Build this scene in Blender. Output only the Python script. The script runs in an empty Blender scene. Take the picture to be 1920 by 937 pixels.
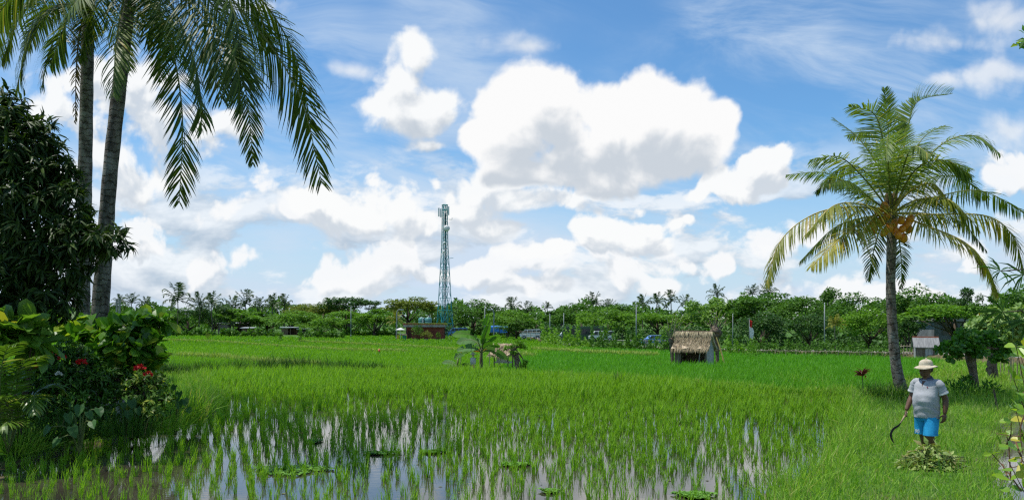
import bpy, bmesh, math, random
import numpy as np
from mathutils import Vector, Matrix

R = np.random.default_rng(7)
random.seed(7)
rad = math.radians
SC = bpy.context.scene
COL = SC.collection

# ------------------------------------------------------------------ camera, sun, exposure
FPX, HX, HY, CAMZ = 1600.0, 960.0, 598.0, 2.4      # focal length and horizon of the 1920x937 photograph
cam_d = bpy.data.cameras.new('camera')
cam = bpy.data.objects.new('camera', cam_d)
COL.objects.link(cam)
cam.location = (0, 0, CAMZ)
cam.rotation_euler = (rad(90), 0, 0)
cam_d.sensor_width = 36
cam_d.lens = 36 * FPX / 1920
cam_d.shift_y = (HY - 468.5) / 1920
cam_d.clip_start = 0.1
cam_d.clip_end = 20000
SC.camera = cam

SUN = Vector((-0.34, 0.03, 0.94)).normalized()      # from the scene towards the sun
sun_d = bpy.data.lights.new('sun', 'SUN')
sun = bpy.data.objects.new('sun', sun_d)
COL.objects.link(sun)
sun_d.energy = 4.6
sun_d.angle = rad(0.5)
sun_d.color = (1.0, 0.95, 0.86)
sun.rotation_euler = SUN.to_track_quat('Z', 'Y').to_euler()

SC.view_settings.view_transform = 'Standard'
SC.view_settings.look = 'None'
SC.view_settings.exposure = 0.0
SC.view_settings.gamma = 1.0
SC.view_settings.use_curve_mapping = False
SC.render.engine = 'CYCLES'
cy = SC.cycles
cy.max_bounces = 6
cy.diffuse_bounces = 3
cy.glossy_bounces = 3
cy.transmission_bounces = 4
cy.transparent_max_bounces = 8
cy.caustics_reflective = False
cy.caustics_refractive = False
cy.use_adaptive_sampling = True
cy.adaptive_threshold = 0.015
cy.use_denoising = False
cy.sample_clamp_indirect = 6.0
cy.filter_width = 1.3

# ------------------------------------------------------------------ node helper
class NT:
    def __init__(s, nt):
        s.nt = nt
        nt.nodes.clear()
    def n(s, kind, **kw):
        nd = s.nt.nodes.new(kind)
        for k, v in kw.items():
            setattr(nd, k, v)
        return nd
    def put(s, sock, v):
        if isinstance(v, bpy.types.NodeSocket):
            s.nt.links.new(v, sock)
        elif v is not None:
            try:
                sock.default_value = v
            except Exception:
                sock.default_value = tuple(v) + (1.0,) if len(v) == 3 else tuple(v)[:3]
    def m(s, op, a, b=None, c=None, clamp=False):
        nd = s.n('ShaderNodeMath', operation=op, use_clamp=clamp)
        for i, v in enumerate((a, b, c)):
            s.put(nd.inputs[i], v)
        return nd.outputs[0]
    def v(s, op, a, b=None, c=None, out=0):
        nd = s.n('ShaderNodeVectorMath', operation=op)
        for i, x in enumerate((a, b, c)):
            if x is not None:
                if op == 'SCALE' and i == 1:
                    s.put(nd.inputs['Scale'], x)
                else:
                    s.put(nd.inputs[i], x)
        return nd.outputs[1 if op in ('LENGTH', 'DOT_PRODUCT', 'DISTANCE') else 0]
    def noise(s, vec, scale=1.0, detail=4.0, rough=0.5, lac=2.0, dist=0.0, color=False, dim='3D'):
        nd = s.n('ShaderNodeTexNoise', noise_dimensions=dim)
        s.put(nd.inputs['Vector'], vec)
        for k, x in (('Scale', scale), ('Detail', detail), ('Roughness', rough), ('Lacunarity', lac), ('Distortion', dist)):
            s.put(nd.inputs[k], x)
        return nd.outputs[1 if color else 0]
    def voro(s, vec, scale=1.0, feature='SMOOTH_F1', smooth=0.6, detail=0.0, rough=0.5, dim='3D', out='Distance', rnd=1.0):
        nd = s.n('ShaderNodeTexVoronoi', feature=feature, voronoi_dimensions=dim)
        s.put(nd.inputs['Vector'], vec)
        s.put(nd.inputs['Scale'], scale)
        s.put(nd.inputs['Detail'], detail)
        s.put(nd.inputs['Roughness'], rough)
        s.put(nd.inputs['Randomness'], rnd)
        if feature == 'SMOOTH_F1':
            s.put(nd.inputs['Smoothness'], smooth)
        return nd.outputs[out]
    def ss(s, x, a, b, lo=0.0, hi=1.0):
        nd = s.n('ShaderNodeMapRange', interpolation_type='SMOOTHSTEP', clamp=True)
        s.put(nd.inputs[0], x)
        for i, v in enumerate((a, b, lo, hi)):
            s.put(nd.inputs[i + 1], v)
        return nd.outputs[0]
    def lin(s, x, a, b, lo=0.0, hi=1.0):
        nd = s.n('ShaderNodeMapRange', clamp=True)
        s.put(nd.inputs[0], x)
        for i, v in enumerate((a, b, lo, hi)):
            s.put(nd.inputs[i + 1], v)
        return nd.outputs[0]
    def mix(s, f, a, b, mode='MIX'):
        nd = s.n('ShaderNodeMix', data_type='RGBA', blend_type=mode)
        s.put(nd.inputs[0], f)
        s.put(nd.inputs[6], a)
        s.put(nd.inputs[7], b)
        return nd.outputs[2]
    def ramp(s, f, stops):
        nd = s.n('ShaderNodeValToRGB')
        cr = nd.color_ramp
        while len(cr.elements) < len(stops):
            cr.elements.new(0.5)
        for e, (p, c) in zip(cr.elements, stops):
            e.position = p
            e.color = tuple(c) + (1.0,)
        s.put(nd.inputs[0], f)
        return nd.outputs[0]
    def xyz(s, vec):
        nd = s.n('ShaderNodeSeparateXYZ')
        s.put(nd.inputs[0], vec)
        return nd.outputs
    def cxyz(s, x, y, z):
        nd = s.n('ShaderNodeCombineXYZ')
        for i, v in enumerate((x, y, z)):
            s.put(nd.inputs[i], v)
        return nd.outputs[0]

# ------------------------------------------------------------------ world: Nishita sky and clouds by direction
def make_world():
    w = bpy.data.worlds.new('World')
    SC.world = w
    w.use_nodes = True
    w.cycles.sampling_method = 'NONE'
    t = NT(w.node_tree)
    sky = t.n('ShaderNodeTexSky', sky_type='NISHITA', sun_disc=False)
    sky.sun_elevation = math.asin(SUN.z)
    sky.sun_rotation = math.atan2(SUN.x, SUN.y)
    sky.altitude = 0
    sky.air_density = 1.0
    sky.dust_density = 0.3
    sky.ozone_density = 2.5
    K = 0.10                                   # background strength
    d = t.n('ShaderNodeTexCoord').outputs['Generated']
    x, y, z = t.xyz(d)[:]
    ya = t.m('MAXIMUM', t.m('ABSOLUTE', y), 0.12)
    u = t.m('DIVIDE', x, ya)
    vv = t.m('DIVIDE', z, ya)
    P = t.cxyz(u, vv, 0.0)
    # a slow warp makes every outline irregular
    wn = t.noise(P, 4.5, 2.0, 0.55, color=True, dim='2D')
    P1 = t.v('ADD', P, t.v('SCALE', t.v('SUBTRACT', wn, (0.5, 0.5, 0.5)), 0.05))
    E1, E2 = 0.016, 0.060
    LX, LY = -0.35, 0.94

    def uv(px, py):
        return (px - HX) / FPX, (HY - py) / FPX

    def field(p, blobs):
        acc = None
        for (cx, cy, rx, ry) in blobs:
            a, b = uv(cx, cy)
            sx, sy = FPX / rx, FPX / ry
            q = t.v('MULTIPLY_ADD', p, (sx, sy, 0.0), (-a * sx, -b * sy, 0.0))
            ln = t.v('LENGTH', q)
            acc = ln if acc is None else t.m('SMOOTH_MIN', acc, ln, 0.4)
        return t.m('SUBTRACT', 1.0, acc)

    def billow(p, det):
        f = t.m('SUBTRACT', t.noise(p, 7.5, det, 0.56, 2.15, dim='2D'), 0.5)
        q = t.v('ADD', p, t.v('SCALE', t.v('SUBTRACT', t.noise(p, 16.0, 2.0, 0.5, color=True, dim='2D'), (0.5, 0.5, 0.5)), 0.03))
        b = t.m('SUBTRACT', 0.38, t.voro(q, 15.0, 'SMOOTH_F1', 0.22, 3.0, 0.55, dim='2D'))
        return t.m('ADD', t.m('MULTIPLY', f, 3.0), t.m('MULTIPLY', b, 0.95))
    Pa = t.v('ADD', P1, (LX * E1, LY * E1, 0))
    Pb = t.v('ADD', P1, (LX * E2, LY * E2, 0))
    PB1, PB2 = Pb, t.v('ADD', P1, (LX * 0.030, LY * 0.030, 0))
    N0, N1 = billow(P1, 9.0), billow(Pa, 6.0)
    DN = t.m('SUBTRACT', N0, N1)

    def layer(color, blobs, amp, edge, lo=(0.55, 0.60, 0.66), white=(1.0, 1.0, 1.0), opac=1.0, g1=1.0, g2=0.8, bias=0.75, off=0.15, g3=0.5, Pb=None):
        Pb = Pb or PB2
        F0 = field(P1, blobs)
        F2 = field(Pb, blobs) if g2 else F0
        h0 = t.m('MULTIPLY_ADD', N0, amp, t.m('ADD', F0, off))
        a = t.m('MULTIPLY', t.ss(h0, 0.0, edge), opac)
        lit = t.m('MULTIPLY_ADD', DN, amp * g1, bias)
        if g2:
            lit = t.m('MULTIPLY_ADD', t.m('SUBTRACT', F0, F2), g3, lit)
            deep = t.ss(t.m('MULTIPLY_ADD', N1, amp * 0.5, F2), -0.2, 0.6)
            lit = t.m('SUBTRACT', lit, t.m('MULTIPLY', deep, g2))
        c = t.mix(t.ss(lit, 0.0, 0.95), lo, white)
        return t.mix(a, color, c)

    sk = t.mix(1.0, sky.outputs[0], (0.72, 1.18, 1.46, 1.0), 'MULTIPLY')
    S = t.v('SCALE', sk, K)
    # high veil: streaks stretched along a slant, denser to the right
    rot = t.n('ShaderNodeVectorRotate', rotation_type='Z_AXIS')
    t.put(rot.inputs['Vector'], P1)
    rot.inputs['Angle'].default_value = rad(10)
    st = t.v('MULTIPLY', rot.outputs[0], (1.5, 6.0, 1.0))
    n1 = t.noise(st, 1.6, 6.0, 0.62, 2.1, 0.5, dim='2D')
    n2 = t.noise(P1, 2.6, 3.0, 0.6, dim='2D')
    veil = t.m('MULTIPLY', t.ss(n1, 0.30, 0.75), t.ss(n2, 0.30, 0.66))
    veil = t.m('MULTIPLY', veil, t.lin(u, -0.35, 0.45, 0.58, 0.85))
    veil = t.m('ADD', veil, t.ss(vv, 0.24, -0.02, 0.0, 0.80), clamp=True)
    veil = t.m('ADD', veil, 0.03, clamp=True)
    C = t.mix(veil, S, (0.62, 0.74, 0.89, 1))
    # far low banks
    qs = t.v('MULTIPLY_ADD', P1, (1.0, 2.4, 1.0), (3.1, 0.4, 0.0))
    f0 = t.noise(qs, 6.5, 7.0, 0.58, dim='2D')
    f1 = t.noise(t.v('ADD', qs, (-0.012, 0.05, 0)), 6.5, 5.0, 0.55, dim='2D')
    al = t.m('MULTIPLY', t.ss(f0, 0.44, 0.56), t.ss(vv, 0.24, 0.12))
    lit = t.m('MULTIPLY_ADD', t.m('SUBTRACT', f0, f1), 4.0, 0.5, clamp=True)
    C = t.mix(t.m('MULTIPLY', al, 0.85), C, t.mix(lit, (0.48, 0.57, 0.68, 1), (0.92, 0.95, 0.98, 1)))
    LO = (0.64, 0.70, 0.77)
    # small clouds low down
    C = layer(C, [(690, 505, 95, 48), (600, 515, 70, 34), (740, 480, 60, 36), (470, 475, 90, 44), (370, 495, 80, 34), (560, 400, 120, 46),
                  (450, 395, 90, 55), (240, 455, 90, 48), (930, 510, 80, 32), (1050, 480, 105, 44), (1165, 515, 60, 36), (1280, 500, 70, 30),
                  (1340, 495, 50, 28), (1430, 455, 80, 42), (1500, 440, 66, 36), (1560, 540, 100, 30), (1840, 470, 95, 55), (1250, 530, 95, 26),
                  (1000, 540, 75, 26), (820, 520, 55, 24), (1750, 540, 110, 28), (1880, 340, 66, 36)],
              1.0, 0.40, LO, (0.96, 0.97, 0.98), 0.93, 1.0, 0.55, 0.85, 0.30)
    # middle clouds
    C = layer(C, [(760, 385, 80, 56), (822, 345, 36, 36), (700, 400, 78, 48), (630, 400, 64, 38), (580, 385, 55, 30), (790, 415, 76, 32),
                  (1190, 425, 80, 50), (1262, 415, 52, 30), (1110, 430, 80, 38), (1195, 388, 34, 34), (1050, 470, 84, 28), (1290, 405, 24, 20),
                  (1375, 348, 70, 36), (1432, 312, 48, 38), (1320, 362, 50, 24), (1455, 338, 40, 28)],
              0.85, 0.34, LO, (0.97, 0.98, 0.98), 0.98, 1.15, 0.70, 0.95, 0.20)
    C = layer(C, [(905, 362, 78, 48), (975, 375, 105, 46), (1010, 335, 90, 40), (1110, 345, 110, 40), (1060, 375, 95, 40), (890, 398, 64, 32), (960, 425, 95, 26), (850, 370, 24, 24),
                  (300, 235, 125, 90), (220, 190, 110, 80), (400, 260, 95, 78), (190, 290, 115, 74), (70, 200, 90, 60), (350, 160, 70, 40), (40, 330, 110, 60),
                  (300, 330, 150, 50)],
              0.85, 0.45, LO, (0.97, 0.98, 0.98), 0.96, 1.05, 0.75, 0.98, 0.26)
    C = layer(C, [(1870, 145, 95, 46), (1800, 160, 60, 28), (1800, 80, 130, 36), (1900, 40, 100, 46), (490, 12, 90, 24), (985, 95, 70, 30), (640, 140, 60, 26), (1900, 260, 70, 40)],
              0.60, 1.0, (0.62, 0.69, 0.77), (0.92, 0.94, 0.96), 0.75, 0.5, 0.0, 0.75, 0.25)
    # the two big ones
    C = layer(C, [(768, 98, 54, 50), (745, 150, 46, 52), (770, 205, 88, 50), (820, 190, 64, 44), (712, 207, 46, 28), (795, 240, 36, 30), (808, 275, 38, 18)],
              0.62, 0.50, (0.56, 0.62, 0.69), (0.97, 0.98, 0.98), 0.97, 0.9, 0.50, 0.98, 0.46)
    C = layer(C, [(1005, 165, 80, 68), (950, 215, 74, 76), (1030, 225, 120, 90), (1120, 205, 90, 74), (1210, 195, 95, 70), (1265, 225, 72, 72), (1290, 270, 84, 62),
                  (1345, 245, 40, 44), (1200, 280, 150, 70), (1090, 290, 175, 62), (960, 275, 96, 48), (1010, 325, 105, 36), (1120, 330, 135, 44), (905, 255, 42, 36)],
              0.37, 0.33, (0.60, 0.655, 0.72), (0.97, 0.97, 0.97), 1.0, 1.25, 0.90, 1.02, 0.16, 0.7, PB1)
    bg = t.n('ShaderNodeBackground')
    t.put(bg.inputs[0], C)
    bg.inputs[1].default_value = 1.0
    out = t.n('ShaderNodeOutputWorld')
    t.nt.links.new(bg.outputs[0], out.inputs[0])
make_world()

# ------------------------------------------------------------------ materials
MATS = {}

def new_mat(name):
    m = bpy.data.materials.new(name)
    m.use_nodes = True
    MATS[name] = m
    return m, NT(m.node_tree)

def finish(m, t, bsdf):
    out = t.n('ShaderNodeOutputMaterial')
    t.nt.links.new(bsdf, out.inputs[0])
    return m

def prin(t, color, rough=0.7, spec=0.4, **kw):
    b = t.n('ShaderNodeBsdfPrincipled')
    t.put(b.inputs['Base Color'], color)
    t.put(b.inputs['Roughness'], rough)
    t.put(b.inputs['Specular IOR Level'], spec)
    for k, v in kw.items():
        t.put(b.inputs[k.replace('_', ' ')], v)
    return b

def leaf_mat(name, c1, c2, trans=0.35, rough=0.45, spec=0.4, c3=None, p3=0.0):
    """foliage: colour drawn per leaf between c1 and c2 (a few leaves c3), light shining through"""
    m, t = new_mat(name)
    g = t.n('ShaderNodeNewGeometry').outputs['Random Per Island']
    o = t.n('ShaderNodeObjectInfo')
    c = t.mix(g, c1, c2)
    if c3 is not None:
        c = t.mix(t.m('GREATER_THAN', t.m('FRACT', t.m('MULTIPLY', g, 37.31)), 1 - p3), c, c3)
    c = t.mix(t.m('MULTIPLY', o.outputs['Random'], 0.35), c, t.mix(1.0, c, (0.55, 0.75, 0.6, 1), 'MULTIPLY'))
    b = prin(t, c, rough, spec)
    tr = t.n('ShaderNodeBsdfTranslucent')
    t.put(tr.inputs[0], t.mix(1.0, c, (1.25, 1.30, 0.55, 1), 'MULTIPLY'))
    mx = t.n('ShaderNodeMixShader')
    mx.inputs[0].default_value = trans
    t.nt.links.new(b.outputs[0], mx.inputs[1])
    t.nt.links.new(tr.outputs[0], mx.inputs[2])
    return finish(m, t, mx.outputs[0])

def rough_mat(name, c1, c2, scale=6.0, rough=0.85, spec=0.2, bump=0.3, stretch=(1, 1, 1), metallic=0.0, bscale=None, detail=6.0):
    """anything worn: two tones of noise in object space with a fine bump"""
    m, t = new_mat(name)
    p = t.v('MULTIPLY', t.n('ShaderNodeTexCoord').outputs['Object'], stretch)
    n = t.noise(p, scale, detail, 0.6)
    c = t.mix(t.ss(n, 0.32, 0.68), c1, c2)
    b = prin(t, c, rough, spec, Metallic=metallic)
    if bump:
        bn = t.n('ShaderNodeBump')
        bn.inputs['Strength'].default_value = bump
        bn.inputs['Distance'].default_value = 0.02
        t.put(bn.inputs['Height'], t.noise(p, bscale or scale * 4, 4.0, 0.6))
        t.nt.links.new(bn.outputs[0], b.inputs['Normal'])
    return finish(m, t, b.outputs[0])

def trunk_mat(name, c1, c2, ring=9.0):
    """coconut trunk: pale rings, cracks along the stem, lichen patches"""
    m, t = new_mat(name)
    p = t.n('ShaderNodeTexCoord').outputs['Object']
    x, y, z = t.xyz(p)[:]
    wob = t.noise(p, 3.0, 4.0, 0.6)
    zz = t.m('MULTIPLY_ADD', z, ring, t.m('MULTIPLY', wob, 3.0))
    f = t.m('FRACT', zz)
    ringv = t.m('MULTIPLY', t.ss(f, 0.0, 0.16), t.ss(f, 1.0, 0.90))
    n = t.noise(t.v('MULTIPLY', p, (1, 1, 0.5)), 7.0, 6.0, 0.65)
    c = t.mix(t.ss(n, 0.35, 0.65), c1, c2)
    c = t.mix(ringv, t.mix(1.0, c, (0.45, 0.42, 0.4, 1), 'MULTIPLY'), c)
    li = t.ss(t.noise(p, 1.7, 5.0, 0.7), 0.55, 0.66)
    c = t.mix(t.m('MULTIPLY', li, 0.35), c, (0.42, 0.43, 0.38, 1))
    b = prin(t, c, 0.9, 0.15)
    bn = t.n('ShaderNodeBump')
    bn.inputs['Strength'].default_value = 0.7
    bn.inputs['Distance'].default_value = 0.03
    t.put(bn.inputs['Height'], t.m('ADD', ringv, t.m('MULTIPLY', n, 0.8)))
    t.nt.links.new(bn.outputs[0], b.inputs['Normal'])
    return finish(m, t, b.outputs[0])

def plain(name, color, rough=0.6, spec=0.4, metallic=0.0):
    return rough_mat(name, tuple(c * 0.86 for c in color), tuple(min(1, c * 1.1) for c in color), 5.0, rough, spec, 0.08, metallic=metallic)

# ------------------------------------------------------------------ mesh builder
class Geo:
    def __init__(s):
        s.vs, s.fs, s.mi, s.n = [], [], [], 0
    def add(s, verts, faces, mat=0):
        """verts (n,3); faces: list of int arrays (m,3) or (m,4)"""
        verts = np.asarray(verts, float).reshape(-1, 3)
        for f in faces:
            f = np.asarray(f, int)
            if f.size:
                s.fs.append(f + s.n)
                s.mi.append(np.full(len(f), mat, np.int32))
        s.vs.append(verts)
        s.n += len(verts)
        return s
    def inst(s, tv, tf, F, T, mat=0):
        """copy template (k,3) with frames F (n,3,3: columns are local x,y,z times scale) to T (n,3)"""
        tv = np.asarray(tv, float)
        n, k = len(T), len(tv)
        if n == 0:
            return s
        v = np.einsum('nij,kj->nki', F, tv) + np.asarray(T)[:, None, :]
        off = (np.arange(n) * k)[:, None, None]
        s.add(v.reshape(-1, 3), [(np.asarray(f, int)[None] + off).reshape(-1, np.asarray(f).shape[1]) for f in tf], mat)
        return s
    def tube(s, pts, radii, sides=8, cap=True, mat=0):
        pts = np.asarray(pts, float)
        n = len(pts)
        radii = np.broadcast_to(np.asarray(radii, float), (n,)) if np.ndim(radii) < 2 else np.asarray(radii)
        tan = np.gradient(pts, axis=0) if n > 1 else np.array([[0, 0, 1.0]])
        tan /= np.linalg.norm(tan, axis=1)[:, None] + 1e-9
        ref = np.array([0, 0, 1.0]) if abs(tan[0][2]) < 0.9 else np.array([1.0, 0, 0])
        a = np.cross(tan[0], ref); a /= np.linalg.norm(a)
        vs = []
        ang = np.arange(sides) * 2 * np.pi / sides
        for i in range(n):
            a = a - tan[i] * a.dot(tan[i]); a /= np.linalg.norm(a) + 1e-9
            b = np.cross(tan[i], a)
            vs.append(pts[i] + radii[i] * (np.cos(ang)[:, None] * a + np.sin(ang)[:, None] * b))
        v = np.concatenate(vs)
        i = np.arange(sides); j = (i + 1) % sides
        q = np.concatenate([np.stack([r * sides + i, r * sides + j, (r + 1) * sides + j, (r + 1) * sides + i], 1) for r in range(n - 1)])
        fs = [q]
        if cap:
            v = np.concatenate([v, pts[:1], pts[-1:]])
            c0, c1 = n * sides, n * sides + 1
            fs.append(np.stack([np.full(sides, c0), j, i], 1))
            fs.append(np.stack([np.full(sides, c1), (n - 1) * sides + i, (n - 1) * sides + j], 1))
        return s.add(v, fs, mat)
    def box(s, c, size, rz=0.0, mat=0, M=None):
        x, y, z = (d / 2 for d in size)
        v = np.array([[-x, -y, -z], [x, -y, -z], [x, y, -z], [-x, y, -z], [-x, -y, z], [x, -y, z], [x, y, z], [-x, y, z]])
        if M is not None:
            v = v @ np.asarray(M).T
        elif rz:
            cs, sn = math.cos(rz), math.sin(rz)
            v = v @ np.array([[cs, -sn, 0], [sn, cs, 0], [0, 0, 1]]).T
        return s.add(v + np.asarray(c), [[[0, 3, 2, 1], [4, 5, 6, 7], [0, 1, 5, 4], [1, 2, 6, 5], [2, 3, 7, 6], [3, 0, 4, 7]]], mat)
    def lathe(s, prof, sides=16, c=(0, 0, 0), mat=0, M=None):
        prof = np.asarray(prof, float)
        ang = np.arange(sides) * 2 * np.pi / sides
        v = np.concatenate([np.stack([r * np.cos(ang), r * np.sin(ang), np.full(sides, z)], 1) for r, z in prof])
        if M is not None:
            v = v @ np.asarray(M).T
        i = np.arange(sides); j = (i + 1) % sides
        q = np.concatenate([np.stack([k * sides + i, k * sides + j, (k + 1) * sides + j, (k + 1) * sides + i], 1) for k in range(len(prof) - 1)])
        return s.add(v + np.asarray(c), [q], mat)
    def mesh(s, name, mats, smooth=False):
        me = bpy.data.meshes.new(name)
        v = np.concatenate(s.vs) if s.vs else np.zeros((0, 3))
        me.vertices.add(len(v))
        me.vertices.foreach_set('co', v.astype(np.float32).ravel())
        lens = np.concatenate([np.full(len(f), f.shape[1]) for f in s.fs])
        idx = np.concatenate([f.ravel() for f in s.fs])
        me.loops.add(len(idx))
        me.loops.foreach_set('vertex_index', idx.astype(np.int32))
        me.polygons.add(len(lens))
        st = np.concatenate([[0], np.cumsum(lens)[:-1]])
        me.polygons.foreach_set('loop_start', st.astype(np.int32))
        for m in (mats if isinstance(mats, (list, tuple)) else [mats]):
            me.materials.append(m)
        me.polygons.foreach_set('material_index', np.concatenate(s.mi))
        me.polygons.foreach_set('use_smooth', np.full(len(lens), bool(smooth)))
        me.update(calc_edges=True)
        me.validate()
        return me
    def obj(s, name, mats, parent=None, smooth=False, **tags):
        return link(name, s.mesh(name, mats, smooth), parent, **tags)

def link(name, data, parent=None, loc=None, rz=0.0, sc=None, **tags):
    o = bpy.data.objects.new(name, data)
    COL.objects.link(o)
    if parent is not None:
        o.parent = parent
    if loc is not None:
        o.location = loc
    if rz:
        o.rotation_euler = (0, 0, rz)
    if sc is not None:
        o.scale = (sc, sc, sc) if np.ndim(sc) == 0 else sc
    for k, v in tags.items():
        if v:
            o[k] = v
    return o

def thing(name, label, category, loc=(0, 0, 0), rz=0.0, group=None, sc=None):
    return link(name, None, None, loc, rz, sc, label=label, category=category, group=group)

# ------------------------------------------------------------------ vectors
def unit(a):
    a = np.asarray(a, float)
    return a / (np.linalg.norm(a, axis=-1, keepdims=True) + 1e-12)

def frames(fwd, up, length, width, normal_scale=None):
    """frames whose y axis is fwd*length, x axis is sideways*width, z axis leans to up"""
    f = unit(fwd)
    x = unit(np.cross(f, up))
    z = np.cross(x, f)
    F = np.empty((len(f), 3, 3))
    F[:, :, 0] = x * np.reshape(width, (-1, 1))
    F[:, :, 1] = f * np.reshape(length, (-1, 1))
    F[:, :, 2] = z * np.reshape(length if normal_scale is None else normal_scale, (-1, 1))
    return F

def rdirs(n, zmin=-1.0, zmax=1.0):
    z = R.uniform(zmin, zmax, n)
    a = R.uniform(0, 2 * np.pi, n)
    r = np.sqrt(np.maximum(0, 1 - z * z))
    return np.stack([r * np.cos(a), r * np.sin(a), z], 1)

# leaf templates: unit length along +y, unit width along x
LEAF = (np.array([[0, 0, 0], [.5, .42, .06], [0, .45, -.03], [-.5, .42, .06], [0, 1, -.16]]), [[[0, 1, 4, 2], [0, 2, 4, 3]]])
DIAMOND = (np.array([[0, 0, 0], [.5, .5, .05], [0, 1, -.08], [-.5, .5, .05]]), [[[0, 1, 2, 3]]])
ROUND = (np.array([[0, 0, 0], [.22, .2, .03], [.46, .55, .06], [.40, .85, .02], [0, 1, -.08], [-.40, .85, .02], [-.46, .55, .06], [-.22, .2, .03], [0, .55, -.03]]),
         [[[0, 1, 2, 8], [8, 2, 3, 4], [0, 8, 6, 7], [8, 4, 5, 6]]])
LANCE = (np.array([[0, 0, 0], [.5, .25, .05], [0, .28, -.01], [-.5, .25, .05], [.42, .62, .0], [0, .64, -.06], [-.42, .62, .0], [0, 1, -.26]]),
         [[[0, 1, 2], [0, 2, 3], [4, 7, 5], [5, 7, 6]], [[1, 4, 5, 2], [2, 5, 6, 3]]])
BLADE = (np.array([[-.5, 0, 0], [.5, 0, 0], [.46, .55, .10], [-.46, .55, .10], [0, .94, -.24]]), [[[0, 1, 2, 3]], [[3, 2, 4]]])

# ------------------------------------------------------------------ place by photograph pixel at a real depth
def gz(Y):
    Y = np.asarray(Y, float)
    return -np.clip(Y - 30, 0, 100) * 0.02

def at(px, py, Y):
    return np.array([(px - HX) * Y / FPX, Y, CAMZ + (HY - py) * Y / FPX])

def gy(py, lift=0.0):
    """depth at which the ground (raised by lift) is seen at photograph row py"""
    t = py - HY
    Y = (CAMZ - lift) * FPX / t
    if Y > 30:
        Y = (CAMZ - lift - 0.6) * FPX / (t - 32) if t > 32 else 1e9
        if Y > 130:
            Y = (CAMZ - lift + 2.0) * FPX / t
    return Y

def ground_pt(px, py, lift=0.0):
    Y = gy(py, lift)
    return np.array([(px - HX) * Y / FPX, Y, float(gz(Y)) + lift])

# ------------------------------------------------------------------ ground, water, banks
LEFT_EDGE = np.array([(-9.6, 2), (-9.4, 9), (-8.9, 13), (-8.1, 15), (-7.7, 18), (-7.7, 22), (-8.9, 25.5), (-10.6, 29.5), (-13.4, 36), (-15.5, 40), (-15.5, 400)])
RIGHT_EDGE = np.array([(1.6, 2), (2.3, 8), (3.5, 11.3), (5.2, 14), (7.5, 19), (9.6, 24.3), (9.6, 400)])
CROSS = np.array([(-40, 34.5), (-13.4, 36), (-10, 37.4), (-6.2, 38), (-1.35, 36), (4.6, 30.7), (8.4, 25.2), (9.8, 24.2), (12, 24), (40, 23)])
DITCH = np.array([(5.1, 5), (6.0, 8), (6.95, 11.3), (8.5, 14.2), (10.7, 18), (13.4, 22), (16, 28), (40, 60)])

def interp_x(tab, Y):
    return np.interp(Y, tab[:, 1], tab[:, 0])

def cross_y(X):
    return np.interp(X, CROSS[:, 0], CROSS[:, 1])

def sstep(x, a, b):
    u = np.clip((x - a) / (b - a), 0, 1)
    return u * u * (3 - 2 * u)

def wob(X, Y, s=1.0):
    return (np.sin(X * 1.9 * s + Y * .7 * s) + np.sin(X * .6 * s - Y * 2.3 * s + 1.3) + np.sin(X * 3.7 * s + 2.1 + Y * 3.1 * s) * .6) / 2.6

def land_z(X, Y):
    """height of the soil"""
    X = np.asarray(X, float); Y = np.asarray(Y, float)
    z = gz(Y)
    w = wob(X, Y)
    # flooded near paddy
    mud = -0.16 + 0.03 * wob(X, Y, 2.0)
    ml = sstep(X - interp_x(LEFT_EDGE, Y), 5.5, 0.2) * sstep(Y, 15.5, 13.5)      # mud flat in the lower left corner
    ml = np.maximum(ml, 0.98 * np.exp(-((X + 1.7) / 1.3) ** 2 - ((Y - 11.2) / .7) ** 2))
    mud = mud + ml * (0.160 + 0.022 * wob(X, Y, 1.3) + 0.012 * wob(X + 5, Y, 4.0))
    left = interp_x(LEFT_EDGE, Y) - X + 0.35 * w         # >0 on the left bank
    right = X - interp_x(RIGHT_EDGE, Y) + 0.30 * w       # >0 on the right bund
    far = Y - cross_y(X) + 0.35 * w                      # >0 beyond the cross bund
    near_b = np.maximum(np.maximum(left, right), far)
    bankz = 0.10 + 0.05 * w
    z_l = 0.10 + 0.42 * sstep(left, 0.2, 3.2) + 0.06 * w
    z_f = 0.14 * np.exp(-((far - 0.3) / 0.7) ** 2) + 0.05 + z
    z_r = np.where(far > 0, np.maximum(z_f, bankz - 0.35 * far), bankz)
    b = np.where(left > 0, z_l, np.where(right > 0, z_r, z_f))
    # beyond, the left bank sinks into the fields
    b = np.where((left > 0) & (Y > 24), z_l * (1 - sstep(Y, 24, 40)) + (z + 0.05) * sstep(Y, 24, 40), b)
    out = mud + (b - mud) * sstep(near_b, -0.35, 0.25)
    # ditch on the right
    dd = np.abs(X - interp_x(DITCH, Y))
    cut = (1 - sstep(dd, 0.26, 0.60)) * (Y < 24) * (1 - sstep(Y, 19, 23))
    return out - cut * 0.34

def axis(a, b, step, far_lo, far_hi):
    mid = np.arange(a, b + step, step)
    lo, hi = [], []
    s = step
    x = a
    while x > far_lo:
        s *= 1.16; x -= s; lo.append(x)
    s, x = step, b
    while x < far_hi:
        s *= 1.12; x += s; hi.append(x)
    return np.concatenate([lo[::-1], mid, hi])

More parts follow.
